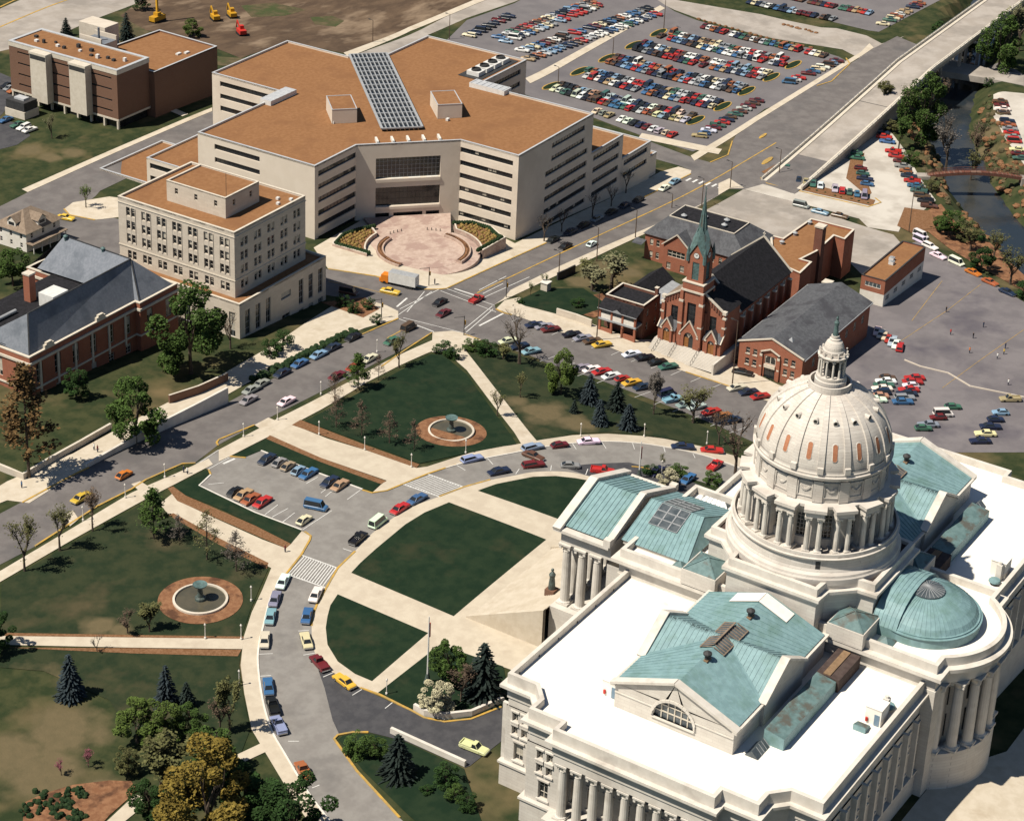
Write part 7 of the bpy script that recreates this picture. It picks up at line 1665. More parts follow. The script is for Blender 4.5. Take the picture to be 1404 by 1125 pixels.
for a in (
    ('conifer', 'blue', 97, 955, 896, 'lone blue spruce on the lawn below the western park path'), ('conifer', 'blue', 228, 966, 911, 'taller of the two blue spruces behind the round bright green trees', .9), ('conifer', 'dark', 256, 968, 934, 'shorter blue spruce beside the taller one by the bright green trees', 1.1),
    ('leafy', 'bright', 188, 1018, 960, 'bright green round tree at the left end of the park thicket'), ('leafy', 'bright', 222, 1015, 961, 'bright green round tree in the middle of the park thicket'), ('leafy', 'green', 262, 1012, 964, 'bright green round tree at the right end of the thicket beside the small spruce', .9),
    ('budfull', 'olive', 222, 1092, 1000, 'large olive budding tree in front of the bright green park thicket', 1.3), ('wide', 'yellow', 285, 1150, 1018, 'big mustard yellow tree at the bottom of the park', .8), ('wide', 'deep', 405, 1165, 1072, 'dark green tree overhanging the outer walk of the drive at the bottom edge', .9),
    ('leafy', 'deep', 335, 1120, 1050, 'dark tree in shadow right of the mustard yellow tree', 1.2), ('leafy', 'green', 292, 1062, 1003, 'green tree between the olive tree and the mustard yellow tree'), ('leafy', 'deep', 205, 1128, 1070, 'dark green tree beside the bottom park path', .9), ('leafy', 'olive', 175, 1060, 1024, 'small olive tree above the rose bed', .9),
    ('bud', 'pink', 121, 1051, 1026, 'pink flowering redbud nearer to the thicket', 1.1), ('bud', 'pink', 84, 1062, 1041, 'pink flowering redbud farther left above the rose bed', 1.1),
    ('budfull', 'olive', 315, 1006, 925, 'tall olive budding tree beside the outer walk of the drive', .6), ('bud', 'brown', 302, 1002, 952, 'thin brown twiggy tree left of the tall olive tree'), ('bare', 'grey', 133, 893, 871, 'tiny leafless tree below the middle of the western park path', 1.2), ('leafy', 'deep', -4, 895, 843, 'dark tree cut by the left picture edge at the park path'),
    ('bud', 'olive', 34, 783, 702, 'first budding street tree from the left picture edge', .8), ('bud', 'olive', 82, 755, 688, 'rounded budding street tree, second from the left edge', .9), ('bud', 'brown', 127, 728, 666, 'thin brown street tree between the budding trees and the green pyramid tree', .8), ('pyrfull', 'green', 211, 738, 667, 'green pyramid tree at the foot of the park steps'),
    ('pyramid', 'grey', 246, 742, 702, 'small grey pyramid tree beside the mulch of the broad path', 1.1), ('pyramid', 'olive', 284, 767, 696, 'tallest sparse pyramid tree along the broad path', .95), ('pyramid', 'grey', 324, 783, 722, 'sparse pyramid tree nearest the western fountain', 1.1),
    ('budfull', 'olive', 205, 866, 826, 'olive budding tree left of the western fountain', 1.2), ('bud', 'brown', 175, 868, 838, 'brown twiggy bush-like tree left of the olive tree by the western fountain', 1.3),
    ('pyrfull', 'green', 491, 533, 483, 'green pyramid tree between two leafless trees on the high street lawn', 1.15), ('pyramid', 'brown', 519, 521, 482, 'slim leafless tree between the green pyramid and the olive tree', .8), ('bud', 'olive', 547, 504, 457, 'olive budding tree nearest the street corner on the triangle lawn'), ('pyramid', 'brown', 459, 550, 507, 'bare brown tree left of the green pyramid tree on the triangle lawn'),
    ('pyramid', 'brown', 461, 586, 540, 'first brown leafless tree of the row by the eastern path', 1.1), ('pyramid', 'brown', 496, 597, 545, 'second brown leafless tree of the row by the eastern path'), ('pyramid', 'brown', 534, 608, 562, 'third brown leafless tree of the row, left of the eastern fountain', 1.1), ('pyramid', 'brown', 568, 616, 572, 'brown leafless tree beside the eastern fountain'),
    ('bare', 'grey', 712, 499, 428, 'large spreading leafless tree shading the cars opposite the church', 1.25), ('wide', 'bright', 769, 541, 476, 'big round bright green tree opposite the rectory', .62), ('conifer', 'blue', 808, 553, 512, 'blue spruce next to the big round green tree', 1.1), ('conifer', 'dark', 845, 562, 522, 'dark spruce nearest the church side parking', 1.15), ('conifer', 'blue', 822, 582, 547, 'blue spruce in the middle of the spruce group', 1.1), ('conifer', 'blue', 861, 588, 553, 'blue spruce closest to the drive lamp', 1.25), ('conifer', 'dark', 787, 566, 547, 'smallest dark spruce in a ring of soil', 1.1),
    ('bud', 'olive', 713, 545, 508, 'small weeping olive tree over a dark mulch disc', .8), ('bud', 'olive', 682, 570, 532, 'pale budding tree beside the diagonal path', .9), ('budfull', 'grey', 896, 568, 508, 'vase shaped grey tree beside the parked navy van', .7), ('bud', 'olive', 950, 580, 529, 'broad olive budding tree over the parked cars near the dome', 1.5), ('bare', 'brown', 1008, 650, 575, 'big leafless tree beside the dome at the end of the drive', 1.1), ('bare', 'brown', 985, 610, 560, 'leafless tree between the olive tree and the dome'),
    ('wide', 'green', 615, 938, 877, 'round green tree beside the flagpole', .7), ('conifer', 'dark', 662, 955, 881, 'large dark spruce at the corner of the capitol', 1.15), ('bud', 'brown', 632, 962, 908, 'brown twiggy tree between the round green tree and the big spruce'), ('conifer', 'dark', 545, 1064, 1006, 'dark spruce on the lawn below the service drive', 1.25),
    ('wide', 'green', 262, 512, 384, 'huge leafy tree between the slate roofed building and the stone office block', .74), ('bare', 'brown', 316, 478, 430, 'leafless tree right of the huge leafy tree', 1.1), ('wide', 'green', 186, 607, 519, 'leafy tree leaning over the footway and its wall', .8), ('pyrfull', 'rust', 40, 655, 494, 'tall rust coloured conifer in front of the slate roofed building', .8), ('leafy', 'green', 18, 392, 338, 'green tree beside the white house', .9), ('leafy', 'deep', 105, 545, 505, 'dark tree in the shade before the slate roofed building', .9),
    ('bare', 'grey', 746, 331, 292, 'bare sapling nearest the corner of the big office building'), ('bare', 'grey', 770, 318, 284, 'second bare sapling along the shaded office front'), ('bare', 'grey', 812, 298, 262, 'third bare sapling along the shaded office front'), ('bare', 'grey', 838, 283, 250, 'fourth bare sapling along the shaded office front'), ('bare', 'grey', 858, 265, 230, 'last bare sapling along the shaded office front'), ('bud', 'bright', 727, 406, 384, 'thin green sapling by the kiosk pavement', .7), ('bud', 'bright', 746, 396, 373, 'thin green sapling nearer the dark screen wall', .7),
    ('bush', 'pale', 838, 396, 342, 'pale leafless tree clump beside the rectory', 1.0), ('bush', 'pale', 812, 398, 362, 'pale bare thicket left of the rectory', 1.3), ('bush', 'olive', 800, 378, 352, 'greenish bare thicket beside the pavement by the dark screen wall', 1.2),
    ('conifer', 'dark', 91, 49, 24, 'dark fir behind the brown office beside the road', 1.2), ('conifer', 'dark', 174, 55, 17, 'dark fir between the brown office and the building site', 1.0), ('wide', 'bright', 264, 50, 26, 'bright green round bush beside the building site', 1.1), ('bud', 'pale', 71, 190, 157, 'pale budding tree on the lawn of the brown office'), ('bud', 'bright', 118, 285, 252, 'small green tree on the traffic island behind the stone office block'), ('leafy', 'deep', 195, 14, -12, 'dark tree at the top edge left of the crane', 1.1),
    ('wide', 'green', 1262, 196, 100, 'tall green tree on the creek bank below the viaduct', .62), ('bud', 'pale', 1240, 170, 112, 'pale budding tree left of the tall creek bank tree', 1.0), ('bud', 'brown', 1283, 150, 98, 'brown twiggy tree beside the road bridge', 1.1), ('bud', 'grey', 1296, 238, 155, 'tall grey budding tree beside the creek upstream of the footbridge', .9), ('bud', 'brown', 1338, 222, 168, 'brown twiggy tree on the far creek bank'), ('bud', 'olive', 1330, 252, 200, 'olive budding tree on the far bank near the footbridge', 1.1), ('wide', 'green', 1368, 98, 18, 'large soft green tree right of the viaduct', .7), ('bud', 'pale', 1396, 70, -5, 'pale tree at the right picture edge beside the viaduct', 1.2), ('leafy', 'deep', 1320, 80, 30, 'dark tree under the viaduct edge', 1.0), ('leafy', 'deep', 1290, 72, 30, 'dark tree among the viaduct piers', 1.0),
    ('leafy', 'green', 1300, 326, 286, 'green tree beside the parked white vans', 1.0), ('bud', 'olive', 1330, 345, 300, 'olive thicket tree behind the fence', 1.3), ('leafy', 'deep', 1345, 372, 338, 'dark bushy tree behind the fence', 1.2), ('bud', 'olive', 1385, 390, 335, 'olive tree at the right edge behind the fence', 1.3), ('leafy', 'green', 1288, 318, 296, 'small green tree nearest the utility poles', 1.1), ('bud', 'olive', 1362, 356, 312, 'thin olive tree between the dark bushy tree and the creek', 1.2), ('budfull', 'olive', 1210, 150, 110, 'olive thicket tree on the bank beside the viaduct road', 1.2), ('budfull', 'green', 1232, 205, 158, 'green thicket tree beside the creek car park', 1.0)):
    tree(*a)
for a in (
    ('shrub', 'deep', 608, 484, 468, 'dense dark shrub at the tip of the triangle lawn', 1.6), ('shrub', 'deep', 624, 491, 475, 'dense shrub beside the diagonal path at the lawn tip', 1.3), ('shrub', 'green', 648, 480, 464, 'green shrub right of the diagonal path', 1.6), ('shrub', 'deep', 668, 487, 468, 'dark shrub below the corner signal', 1.5), ('bush', 'olive', 690, 492, 470, 'twiggy shrub under the spreading leafless tree', 1.3),
    ('shrub', 'green', 490, 1034, 1006, 'green shrub at the left of the lawn below the service drive', 1.1), ('shrub', 'green', 515, 1036, 1008, 'green shrub beside the dark spruce on the lawn below the service drive', 1.1), ('shrub', 'deep', 612, 1076, 1048, 'dark shrub beside the stair wall', 1.1), ('shrub', 'green', 624, 1096, 1076, 'green shrub lower down beside the stair wall', 1.2), ('shrub', 'deep', 640, 1108, 1088, 'dark shrub at the foot of the stair wall', 1.2), ('shrub', 'deep', 585, 1086, 1076, 'low dark mound on the spruce lawn', 1.6),
    ('leafy', 'white', 598, 973, 934, 'white flowering magnolia at the foot of the flagpole', 1.2), ('leafy', 'white', 916, 668, 642, 'cream flowering magnolia behind the portico', 1.2), ('shrub', 'green', 930, 652, 638, 'long green shrub in the island behind the portico', 1.8), ('shrub', 'deep', 890, 650, 636, 'green shrub in the island beside the navy car', 1.5), ('shrub', 'green', 975, 662, 648, 'green shrub next to the red pickup', 1.8), ('bud', 'olive', 908, 640, 622, 'small olive sapling in the island behind the portico'),
    ('shrub', 'deep', 486, 428, 413, 'dark clipped shrub in the red bed of the stone block', 1.2), ('shrub', 'deep', 505, 423, 408, 'dark shrub by the street corner of the stone block', 1.2), ('shrub', 'deep', 470, 420, 404, 'dark shrub against the stone block wall', 1.2), ('shrub', 'deep', 388, 478, 452, 'dark shrub left of the terrace walls', 1.1), ('shrub', 'deep', 370, 488, 466, 'dark shrub under the leafless tree by the stone block', 1.2), ('shrub', 'deep', 792, 420, 408, 'dark shrub on the bare soil behind the pale rubble wall', 1.5), ('shrub', 'deep', 712, 415, 408, 'low shrub at the corner of the church lawn', 1.6), ('shrub', 'deep', 516, 443, 430, 'shrub beside the corner steps', 1.2),
    ('shrub', 'green', 1200, 135, 122, 'low shrub on the bank above the creek', 1.4), ('shrub', 'olive', 1220, 180, 164, 'olive shrub at the top of the creek car park', 1.5), ('shrub', 'deep', 1404, 408, 388, 'dark shrub at the right edge of the fence', 1.5), ('shrub', 'olive', 1320, 330, 312, 'olive shrub inside the fence thicket', 1.6), ('shrub', 'green', 1250, 225, 205, 'green shrub on the creek side of the lower car park', 1.3), ('shrub', 'olive', 1275, 262, 246, 'olive shrub above the footbridge end', 1.4), ('shrub', 'deep', 1355, 118, 106, 'dark shrub at the end of the road bridge', 1.3), ('shrub', 'deep', 1340, 330, 316, 'dark low shrub in the fence thicket', 1.5)):
    k = tree(*a, cat='shrub')
# hedges, rose beds, young shrubs in rows
def blobs(mb, p, r, h, rnd=R2):
    n = 7; vs_ = []
    for s_, z_ in ((.85, .0), (1, .4), (.7, .8)):
        for i in range(n): t = 2 * PI * i / n + rnd.uniform(-.2, .2); q = r * s_ * rnd.uniform(.8, 1.15); vs_.append((p[0] + q * math.cos(t), p[1] + q * math.sin(t), p[2] + h * z_ * rnd.uniform(.9, 1.1)))
    vs_.append((p[0], p[1], p[2] + h))
    mb.mesh(vs_, [(k * n + i, k * n + (i + 1) % n, k * n + n + (i + 1) % n, k * n + n + i) for k in (0, 1) for i in range(n)] + [(2 * n + i, 2 * n + (i + 1) % n, 3 * n) for i in range(n)])
def hedge(name, label, line, r, h, mt='shrubdark', step=.8, cat='hedge', rows_=1):
    mb = MB(mt)
    for q in dense(P(line), step):
        for k in range(rows_): x, y = q[0] + R2.uniform(-.5, .5) * rows_, q[1] + R2.uniform(-.5, .5) * rows_; blobs(mb, (x, y, T(x, y)), r * R2.uniform(.8, 1.2), h * R2.uniform(.8, 1.15))
    return tag(mb.build(name), label, cat)
hedge('hedge', 'dark hedge along the kerb below the stone office block', [(352, 520), (400, 496), (440, 476), (486, 455)], .9, 1.1, rows_=2)
hedge('hedge', 'low hedge along the south edge of the far car park boulevard', [(958, 27), (1010, 42), (1060, 55), (1110, 66)], .8, .7, 'mulch', 2.2)
hedge('hedge', 'row of clipped shrubs on the mulch bank beside the viaduct road', [(1198, 150), (1216, 138), (1232, 128)], 1.0, 1.5, 'shrubdark', 4.0)
hedge('hedge', 'low planting on the mulch strip beside the creek car park', [(1056, 240), (1100, 218), (1150, 188)], .5, .5, 'shrubdark', 2.5)
hedge('hedge', 'low planting on the mulch strip along the school lot street', [(1060, 248), (1110, 260), (1190, 279)], .45, .45, 'shrubdark', 2.5)
hedge('hedge', 'brown planting on the median of the top boulevard', [(1075, 34), (1120, 46)], .8, .6, 'mulch', 1.6)
mb = MB('shrubdark')
for k in range(80):
    p = G(R2.uniform(28, 118), R2.uniform(1082, 1124)); blobs(mb, p, R2.uniform(.3, .7), R2.uniform(.5, 1.1))
tag(mb.build('rose_bed'), kind='stuff')
mb = MB('mulch', 'drygrass')
for k in range(340):
    i = R2.randrange(3, 8); a, b = _CREEK[i], _CREEK[i + 1]; t = R2.random(); o = R2.choice((-1, 1)) * R2.uniform(8, 17); dx, dy = b[0] - a[0], b[1] - a[1]; l_ = math.hypot(dx, dy); x, y = a[0] + dx * t - dy / l_ * o, a[1] + dy * t + dx / l_ * o; n0 = len(mb.f); blobs(mb, (x, y, T(x, y) - .2), R2.uniform(.6, 1.6), R2.uniform(.5, 1.8))
    if k % 2:
        for q in range(n0, len(mb.f)): mb.mi[q] = 1
tag(mb.build('creek_bank_scrub'), kind='stuff')
# ------------------------------------------------------------------ vehicles
PC_ = {'white': (.75, .74, .70), 'cream': (.66, .58, .38), 'black': (.012, .012, .014), 'navy': (.018, .028, .06), 'blue': (.05, .13, .27), 'light blue': (.22, .33, .45), 'grey': (.25, .26, .27), 'silver': (.45, .46, .47), 'red': (.42, .03, .025), 'maroon': (.13, .02, .022), 'brown': (.11, .06, .035), 'tan': (.38, .27, .15), 'green': (.05, .13, .09), 'yellow': (.62, .42, .05), 'orange': (.58, .17, .03), 'rust': (.33, .11, .04)}
def car_parts(kind):
    L, Wd = {'s': (5.3, .93), 'w': (5.3, .93), 'h': (4.2, .82), 'p': (5.4, .95), 'v': (5.0, .98)}[kind]; h = L / 2
    st = [(-h, .42, .72), (-h + .25, .3, .86), (-h * .45, .28, .9), (h * .35, .28, .93), (h - .25, .3, .82), (h, .42, .66)]
    b = MB('carpaint'); v = []
    for x, z0, z1 in st: k = .93 if abs(x) > h - .1 else 1; v += [(x, -Wd * k, z0), (x, -Wd * k, z1 - .1), (x, -Wd * .9 * k, z1), (x, Wd * .9 * k, z1), (x, Wd * k, z1 - .1), (x, Wd * k, z0)]
    f = [(6 * i + j, 6 * i + j + 1, 6 * i + j + 7, 6 * i + j + 6) for i in range(5) for j in range(5)] + [tuple(range(6)), tuple(range(30, 36))]; b.mesh(v, f)
    if kind == 'p': b.box(-h + .1, -.3, -Wd * .98, -Wd * .86, .85, 1.12); b.box(-h + .1, -.3, Wd * .86, Wd * .98, .85, 1.12); b.box(-h + .05, -h + .2, -Wd * .9, Wd * .9, .85, 1.12)
    x0, x1, x2, x3, zt = {'s': (-h * .62, -h * .36, h * .12, h * .36, 1.38), 'w': (-h * .95, -h * .84, h * .12, h * .36, 1.42), 'h': (-h * .9, -h * .5, h * .1, h * .42, 1.35), 'p': (-.25, -.1, h * .2, h * .42, 1.65), 'v': (-h * .97, -h * .93, h * .5, h * .72, 1.95)}[kind]
    g = MB('carglass'); a, c = Wd * .86, Wd * .68; q = [(x0, -a, .88), (x3, -a, .88), (x3, a, .88), (x0, a, .88), (x1, -c, zt), (x2, -c, zt), (x2, c, zt), (x1, c, zt)]; g.mesh(q, [(0, 1, 5, 4), (1, 2, 6, 5), (2, 3, 7, 6), (3, 0, 4, 7)])
    r = MB('carpaint'); r.box(x1 - .05, x2 + .05, -c - .02, c + .02, zt - .03, zt + .05)
    for sx, sy in ((x1, -c), (x1, c), (x2, -c), (x2, c)): r.bar((x0 if sx == x1 else x3, a * (1 if sy > 0 else -1), .9), (sx, sy, zt), .09, .09)
    wl = MB('tyre', 'chrome'); 
    for n, k in ((10, 0),): wl.tube((0, -.11, .33), (0, .11, .33), .33, .33, 10); wl.tube((0, -.12, .33), (0, .12, .33), .18, .18, 8, 1)
    bp = MB('chrome'); bp.box(h - .02, h + .1, -Wd * .9, Wd * .9, .4, .56, bottom=True)
    return b, g, r, wl, bp, h, Wd
CARP, CARM = {}, {}
for k in 'swhpv':
    b, g, r, wl, bp, h, Wd = car_parts(k); CARP[k] = (b.data('body'), g.data('windows'), r.data('roof'), wl.data('wheel'), bp.data('bumper'), h, Wd)
    j = MB('carpaint', 'carglass', 'tyre'); j.mesh(b.v, b.f); j.mesh(r.v, r.f); j.mesh(g.v, g.f, 1)
    for sx in (-1, 1):
        for sy in (-1, 1): j.tube((sx * h * .62, sy * Wd - .1, .33), (sx * h * .62, sy * Wd + .03, .33), .33, .33, 8, 2)
    CARM[k] = (j, j.data('parked_car'))
KN = {'s': 'sedan', 'w': 'station wagon', 'h': 'hatchback', 'p': 'pickup', 'v': 'van'}
CR = random.Random(5)
SEEN = {}
ORD = ['first', 'second', 'third', 'fourth', 'fifth', 'sixth', 'seventh', 'eighth', 'ninth', 'tenth', 'eleventh', 'twelfth', 'thirteenth', 'fourteenth', 'fifteenth', 'sixteenth', 'seventeenth', 'eighteenth', 'nineteenth', 'twentieth', 'twenty first', 'twenty second', 'twenty third', 'twenty fourth', 'twenty fifth', 'twenty sixth', 'twenty seventh', 'twenty eighth', 'twenty ninth', 'thirtieth']
def car(x, y, ang, kind, col, label, group, near=False):
    z = T(x, y) + .08; c = PC_[col]; c = tuple(min(1, q * CR.uniform(.85, 1.15)) for q in c) + (1,)
    if not near:
        o = place(CARM[kind][1], 'parked_car', None, (x, y, z), ang); o.color = c; return tag(o, label, 'car', group)
    o = thing('parked_car' if kind != 'p' else 'pickup_truck', label, 'car', (x, y, z), ang, group); bd, gd, rd, wd_, bp, h, Wd = CARP[kind]
    for me, nm in ((bd, 'body'), (gd, 'windows'), (rd, 'roof'), (bp, 'bumper')): q = place(me, nm, o); q.color = c
    place(bp, 'bumper', o, (0, 0, 0), PI)
    for sx in (-1, 1):
        for sy in (-1, 1): place(wd_, 'wheel', o, (sx * h * .62, sy * (Wd - .08), 0))
    return o
K2 = {'l': 'light blue', 'n': 'navy', 'b': 'blue', 'w': 'white', 'c': 'cream', 'k': 'black', 'g': 'grey', 's': 'silver', 'r': 'red', 'm': 'maroon', 'o': 'brown', 't': 'tan', 'e': 'green', 'y': 'yellow', 'O': 'orange', 'u': 'rust'}
def cars(place_, start, data, ang=None, group=None):
    """data: px py colour+kind; ang None means along the line to the next car"""
    pts = [G(a, b) for a, b, _ in data]
    for i, (a, b, ck) in enumerate(data):
        p = pts[i]; q0, q1 = pts[max(i - 1, 0)], pts[min(i + 1, len(pts) - 1)]
        an = math.atan2(q1.y - q0.y, q1.x - q0.x) if ang is None else ang
        car(p.x, p.y, an + CR.uniform(-.03, .03), ck[1], K2[ck[0]], f'{K2[ck[0]]} {KN[ck[1]]} {place_}, {ORD[i]} from {start}', group or f'cars {place_}', True)
cars('on the outer kerb of the drive', 'the bottom end', [(416, 1060, 'up'), (382, 997, 'lp'), (374, 971, 'kp'), (368, 944, 'bs'), (363, 880, 'cs'), (371, 848, 'ls'), (377, 824, 'gs'), (388, 800, 'ws')])
cars('on the inner kerb of the drive', 'the service drive', [(472, 937, 'ys'), (438, 912, 'mp'), (420, 881, 'cs'), (421, 847, 'bs'), (433, 818, 'ws')])
cars('beside the large oval lawn', 'its lower end', [(491, 741, 'kp'), (518, 719, 'wv'), (548, 700, 'rs'), (572, 687, 'bs')])
cars('on the far curve of the drive', 'the hatched crossing', [(647, 632, 'lw'), (730, 616, 'lw'), (767, 613, 'mh'), (807, 608, 'ws'), (936, 615, 'ns'), (976, 620, 'rs')])
cars('on the inner far curve', 'the hatched crossing', [(684, 649, 'ns'), (731, 640, 'mw'), (782, 641, 'gh'), (826, 648, 'rp')]); cars('behind the portico', 'the yellow kerb', [(900, 649, 'ns'), (943, 659, 'bs'), (980, 641, 'rp')], 0.0)
cars('driving on the far curve', 'the crossing', [(731, 628, 'os')], -1.6)
cars('in the upper row of the little lot', 'the high street', [(366, 632, 'ns'), (383, 637, 'gh'), (395, 642, 'th'), (409, 648, 'lh'), (423, 652, 'bs'), (452, 663, 'ns'), (466, 668, 'ts')], 0.05)
cars('in the lower row of the little lot', 'the high street', [(322, 677, 'kh'), (334, 681, 'ts'), (344, 687, 'us'), (360, 691, 'rs'), (417, 716, 'ch')], 0.05); cars('in the aisle of the little lot', 'the drive', [(433, 697, 'bv')], -1.3)
cars('on the upper kerb of the high street', 'the tree shadow', [(341, 551, 'gs'), (345, 537, 'gs'), (358, 529, 'gs'), (387, 514, 'ns'), (411, 501, 'bs'), (437, 489, 'ls'), (456, 479, 'ns'), (484, 465, 'ks')], 0.0)
cars('on the high street roadway', 'the lower end', [(112, 685, 'ys'), (170, 654, 'Oh'), (393, 553, 'ws'), (462, 518, 'ms'), (486, 506, 'rs'), (507, 494, 'cs'), (537, 470, 'es'), (560, 452, 'ov'), (603, 417, 'ks'), (608, 432, 'ms'), (653, 413, 'rp'), (775, 340, 'ks'), (811, 337, 'wh')], 0.0)
cars('beside the shaded office front', 'the plaza', [(758, 331, 'ks'), (782, 320, 'ns'), (800, 311, 'ks'), (818, 302, 'gs'), (838, 293, 'ks'), (856, 284, 'ns'), (875, 276, 'ks'), (911, 260, 'ws'), (925, 251, 'ls')], 0.0)
cars('in the street before the stone block', 'the truck', [(535, 402, 'ys'), (478, 403, 'ov'), (90, 301, 'ys')], -1.35)
cars('on the church kerb', 'the high street corner', [(733, 448, 'ns'), (746, 450, 'gs'), (755, 454, 'ms'), (784, 461, 'ks'), (799, 466, 'gs'), (812, 470, 'os'), (825, 475, 'ys'), (866, 488, 'ws'), (884, 493, 'ks'), (901, 499, 'ks'), (916, 505, 'es'), (1010, 534, 'cs'), (1026, 540, 'ns'), (1042, 546, 'rs')], -.5)
cars('on the park kerb below the church', 'the spreading tree', [(697, 470, 'cs'), (712, 477, 'ns'), (728, 484, 'ls'), (798, 507, 'gs'), (811, 509, 'ws'), (825, 512, 'rs'), (838, 518, 'ws'), (853, 522, 'rh'), (866, 527, 'ys'), (881, 533, 'ns'), (914, 543, 'nv'), (922, 550, 'lp'), (940, 557, 'gs'), (955, 560, 'ss'), (975, 567, 'rs'), (990, 573, 'us'), (1003, 579, 'np')], -.4)
cars('at the edge of the school yard', 'the bus', [(1098, 284, 'gv'), (1124, 293, 'ls'), (1151, 298, 'os')], -1.5); cars('on the pavement by the parish hall', 'the hall', [(1018, 513, 'ks')], -1.3); cars('crossing the creek road', 'the bridge', [(1333, 92, 'Os')], -1.0); cars('beside the ramp wall', 'the wall', [(650, 1028, 'cp')], -1.5)
cars('along the creek fence', 'the brick building', [(1262, 325, 'wv'), (1262, 332, 'wv'), (1275, 340, 'ww'), (1286, 353, 'ws'), (1311, 362, 'wv'), (1334, 376, 'Os'), (1357, 389, 'us'), (1381, 403, 'ns')], -1.9)
# lots: rows from pixel to pixel
NIND = [sum(1 for o in sc.objects if o.get('category') == 'car')]
STF = MB(*(['carglass', 'tyre'] + ['paint_' + c for c in PC_])); PN = list(PC_)
for c in PN: mat('paint_' + c, PC_[c], rough=.35, spec=.5)
def lot(place_, start, a, b, n, ang, gap=.06, off=0.0, limit=300):
    A, B = G(*a), G(*b); d = (B - A).to_2d(); nn = Vector((-d.y, d.x)).normalized() * off; k2 = 0
    for i in range(n):
        if CR.random() < gap: continue
        t = (i + .5) / n; x, y = A.x + d.x * t + nn.x, A.y + d.y * t + nn.y; kind = CR.choice('sssswshhpv' if CR.random() < .5 else 'ssshw'); col = CR.choice(['white', 'white', 'cream', 'blue', 'navy', 'light blue', 'grey', 'silver', 'red', 'maroon', 'brown', 'tan', 'green', 'black', 'red', 'navy', 'rust']); an = ang + CR.uniform(-.04, .04) + (PI if CR.random() < .5 else 0)
        if NIND[0] < limit and k2 < len(ORD): car(x, y, an, kind, col, f'{col} {KN[kind]} {place_}, {ORD[k2]} from {start}', f'cars {place_}'); NIND[0] += 1; k2 += 1
        else:
            j = CARM[kind][0]; c_, s_ = math.cos(an), math.sin(an); z = T(x, y) + .08; n0 = len(STF.v); STF.v += [(x + p[0] * c_ - p[1] * s_, y + p[0] * s_ + p[1] * c_, z + p[2]) for p in j.v]
            STF.f += [tuple(n0 + q for q in f_) for f_ in j.f]; STF.mi += [2 + PN.index(col) if q == 0 else q - 1 for q in j.mi]
lot('in the top playground row', 'the hall', (1200, 455), (1236, 480), 7, 0.3, 0); lot('in the left rows behind the dome', 'the upper end', (1218, 518), (1200, 553), 7, -.9, 0); lot('in the right rows behind the dome', 'the upper end', (1255, 518), (1236, 556), 7, -.9, 0)
lot('in the rows by the pale parapet', 'the upper end', (1316, 553), (1262, 592), 8, -.9, .1); lot('in the corner rows by the yard wall', 'the upper end', (1388, 545), (1340, 612), 7, -.9, .3)
lot('on the viaduct side of the creek lot', 'the viaduct end', (1184, 172), (1074, 234), 15, -1.3, .05); lot('along the creek lot hedge', 'the left end', (1090, 248), (1190, 272), 10, .4, .08); lot('on the creek side of the creek lot', 'the upper end', (1206, 180), (1276, 288), 16, -1.2, .05); lot('around the island of the creek lot', 'the upper end', (1170, 208), (1190, 258), 7, -1.2, .1); lot('in the strip lot beyond the creek', 'the upper end', (1370, 138), (1400, 222), 15, -1.1, .05)
lot('in the row behind the office building', 'the left end', (806, 150), (926, 188), 14, 0, .25); lot('beside the viaduct road walk', 'the lower end', (956, 190), (1040, 138), 14, -1.2, .05); lot('along the upper walk of the big lot', 'the lower end', (1078, 116), (1150, 84), 11, -1.2, .05)
for k, (a, b) in enumerate((((762, 120), (948, 164)), ((800, 100), (985, 145)), ((838, 82), (1018, 124)), ((874, 64), (1052, 105)), ((908, 47), (1082, 88)))):
    for o in (-2.9, 2.9): lot('in the nearest double row', 'the left end' if o < 0 else 'the left of its back line', a, b, 25, 0, .05, o, 300)
    mb = MB('lawn', 'yellowpaint')
    for e in (a, b):
        q = G(*e); el = [(q.x + 5.6 * math.cos(t), q.y + (1.7 * math.sin(t)) + (1.6 if e is a else -1.6)) for t in np.linspace(0, 2 * PI, 17)[:-1]]; drape_into(mb, el, .16); kerb_into(mb, el + el[:1], .4, .15, .06, 1)
    mb.build('parking_islands')['kind'] = 'structure'
for a, b, n in (((963, 37), (1140, 80), 26), ((720, 84), (902, 20), 26), ((712, 72), (892, 12), 26), ((690, 60), (822, 8), 22), ((680, 54), (812, 3), 22), ((640, 52), (700, 22), 9), ((1020, 2), (1145, 28), 20), ((1085, -2), (1195, 20), 18), ((1208, 36), (1262, 5), 12), ((2, 115), (22, 128), 4), ((4, 165), (45, 182), 5)): lot('far', 'end', a, b, n, 0 if b[1] > a[1] else -1.3, .08, 0, 0)
tag(STF.build('distant_cars'), kind='stuff')
# box truck
tp = G(550, 392); tk = thing('box_truck', 'white box truck with orange cab turning by the round forecourt', 'truck', (tp.x, tp.y, tp.z), 1.75)
mb = MB('whitemetal', 'metalgrey'); mb.box(-4.6, 3.2, -1.25, 1.25, 1.0, 3.9, 0, bottom=True, top=1); mb.build('cargo_box', tk); mb = MB('orange'); mb.box(3.4, 5.4, -1.1, 1.1, .6, 2.7); mb.box(5.4, 6.0, -1.0, 1.0, .6, 1.6); mb.build('cab', tk); mb = MB('carglass'); mb.box(5.1, 5.44, -1.0, 1.0, 1.7, 2.5); mb.build('windscreen', tk)
for x in (-3.2, -2.1, 4.4):
    for y in (-1.0, 1.0): mb = MB('tyre'); mb.tube((x, y - .15, .5), (x, y + .15, .5), .5, .5, 10); mb.build('wheel', tk)
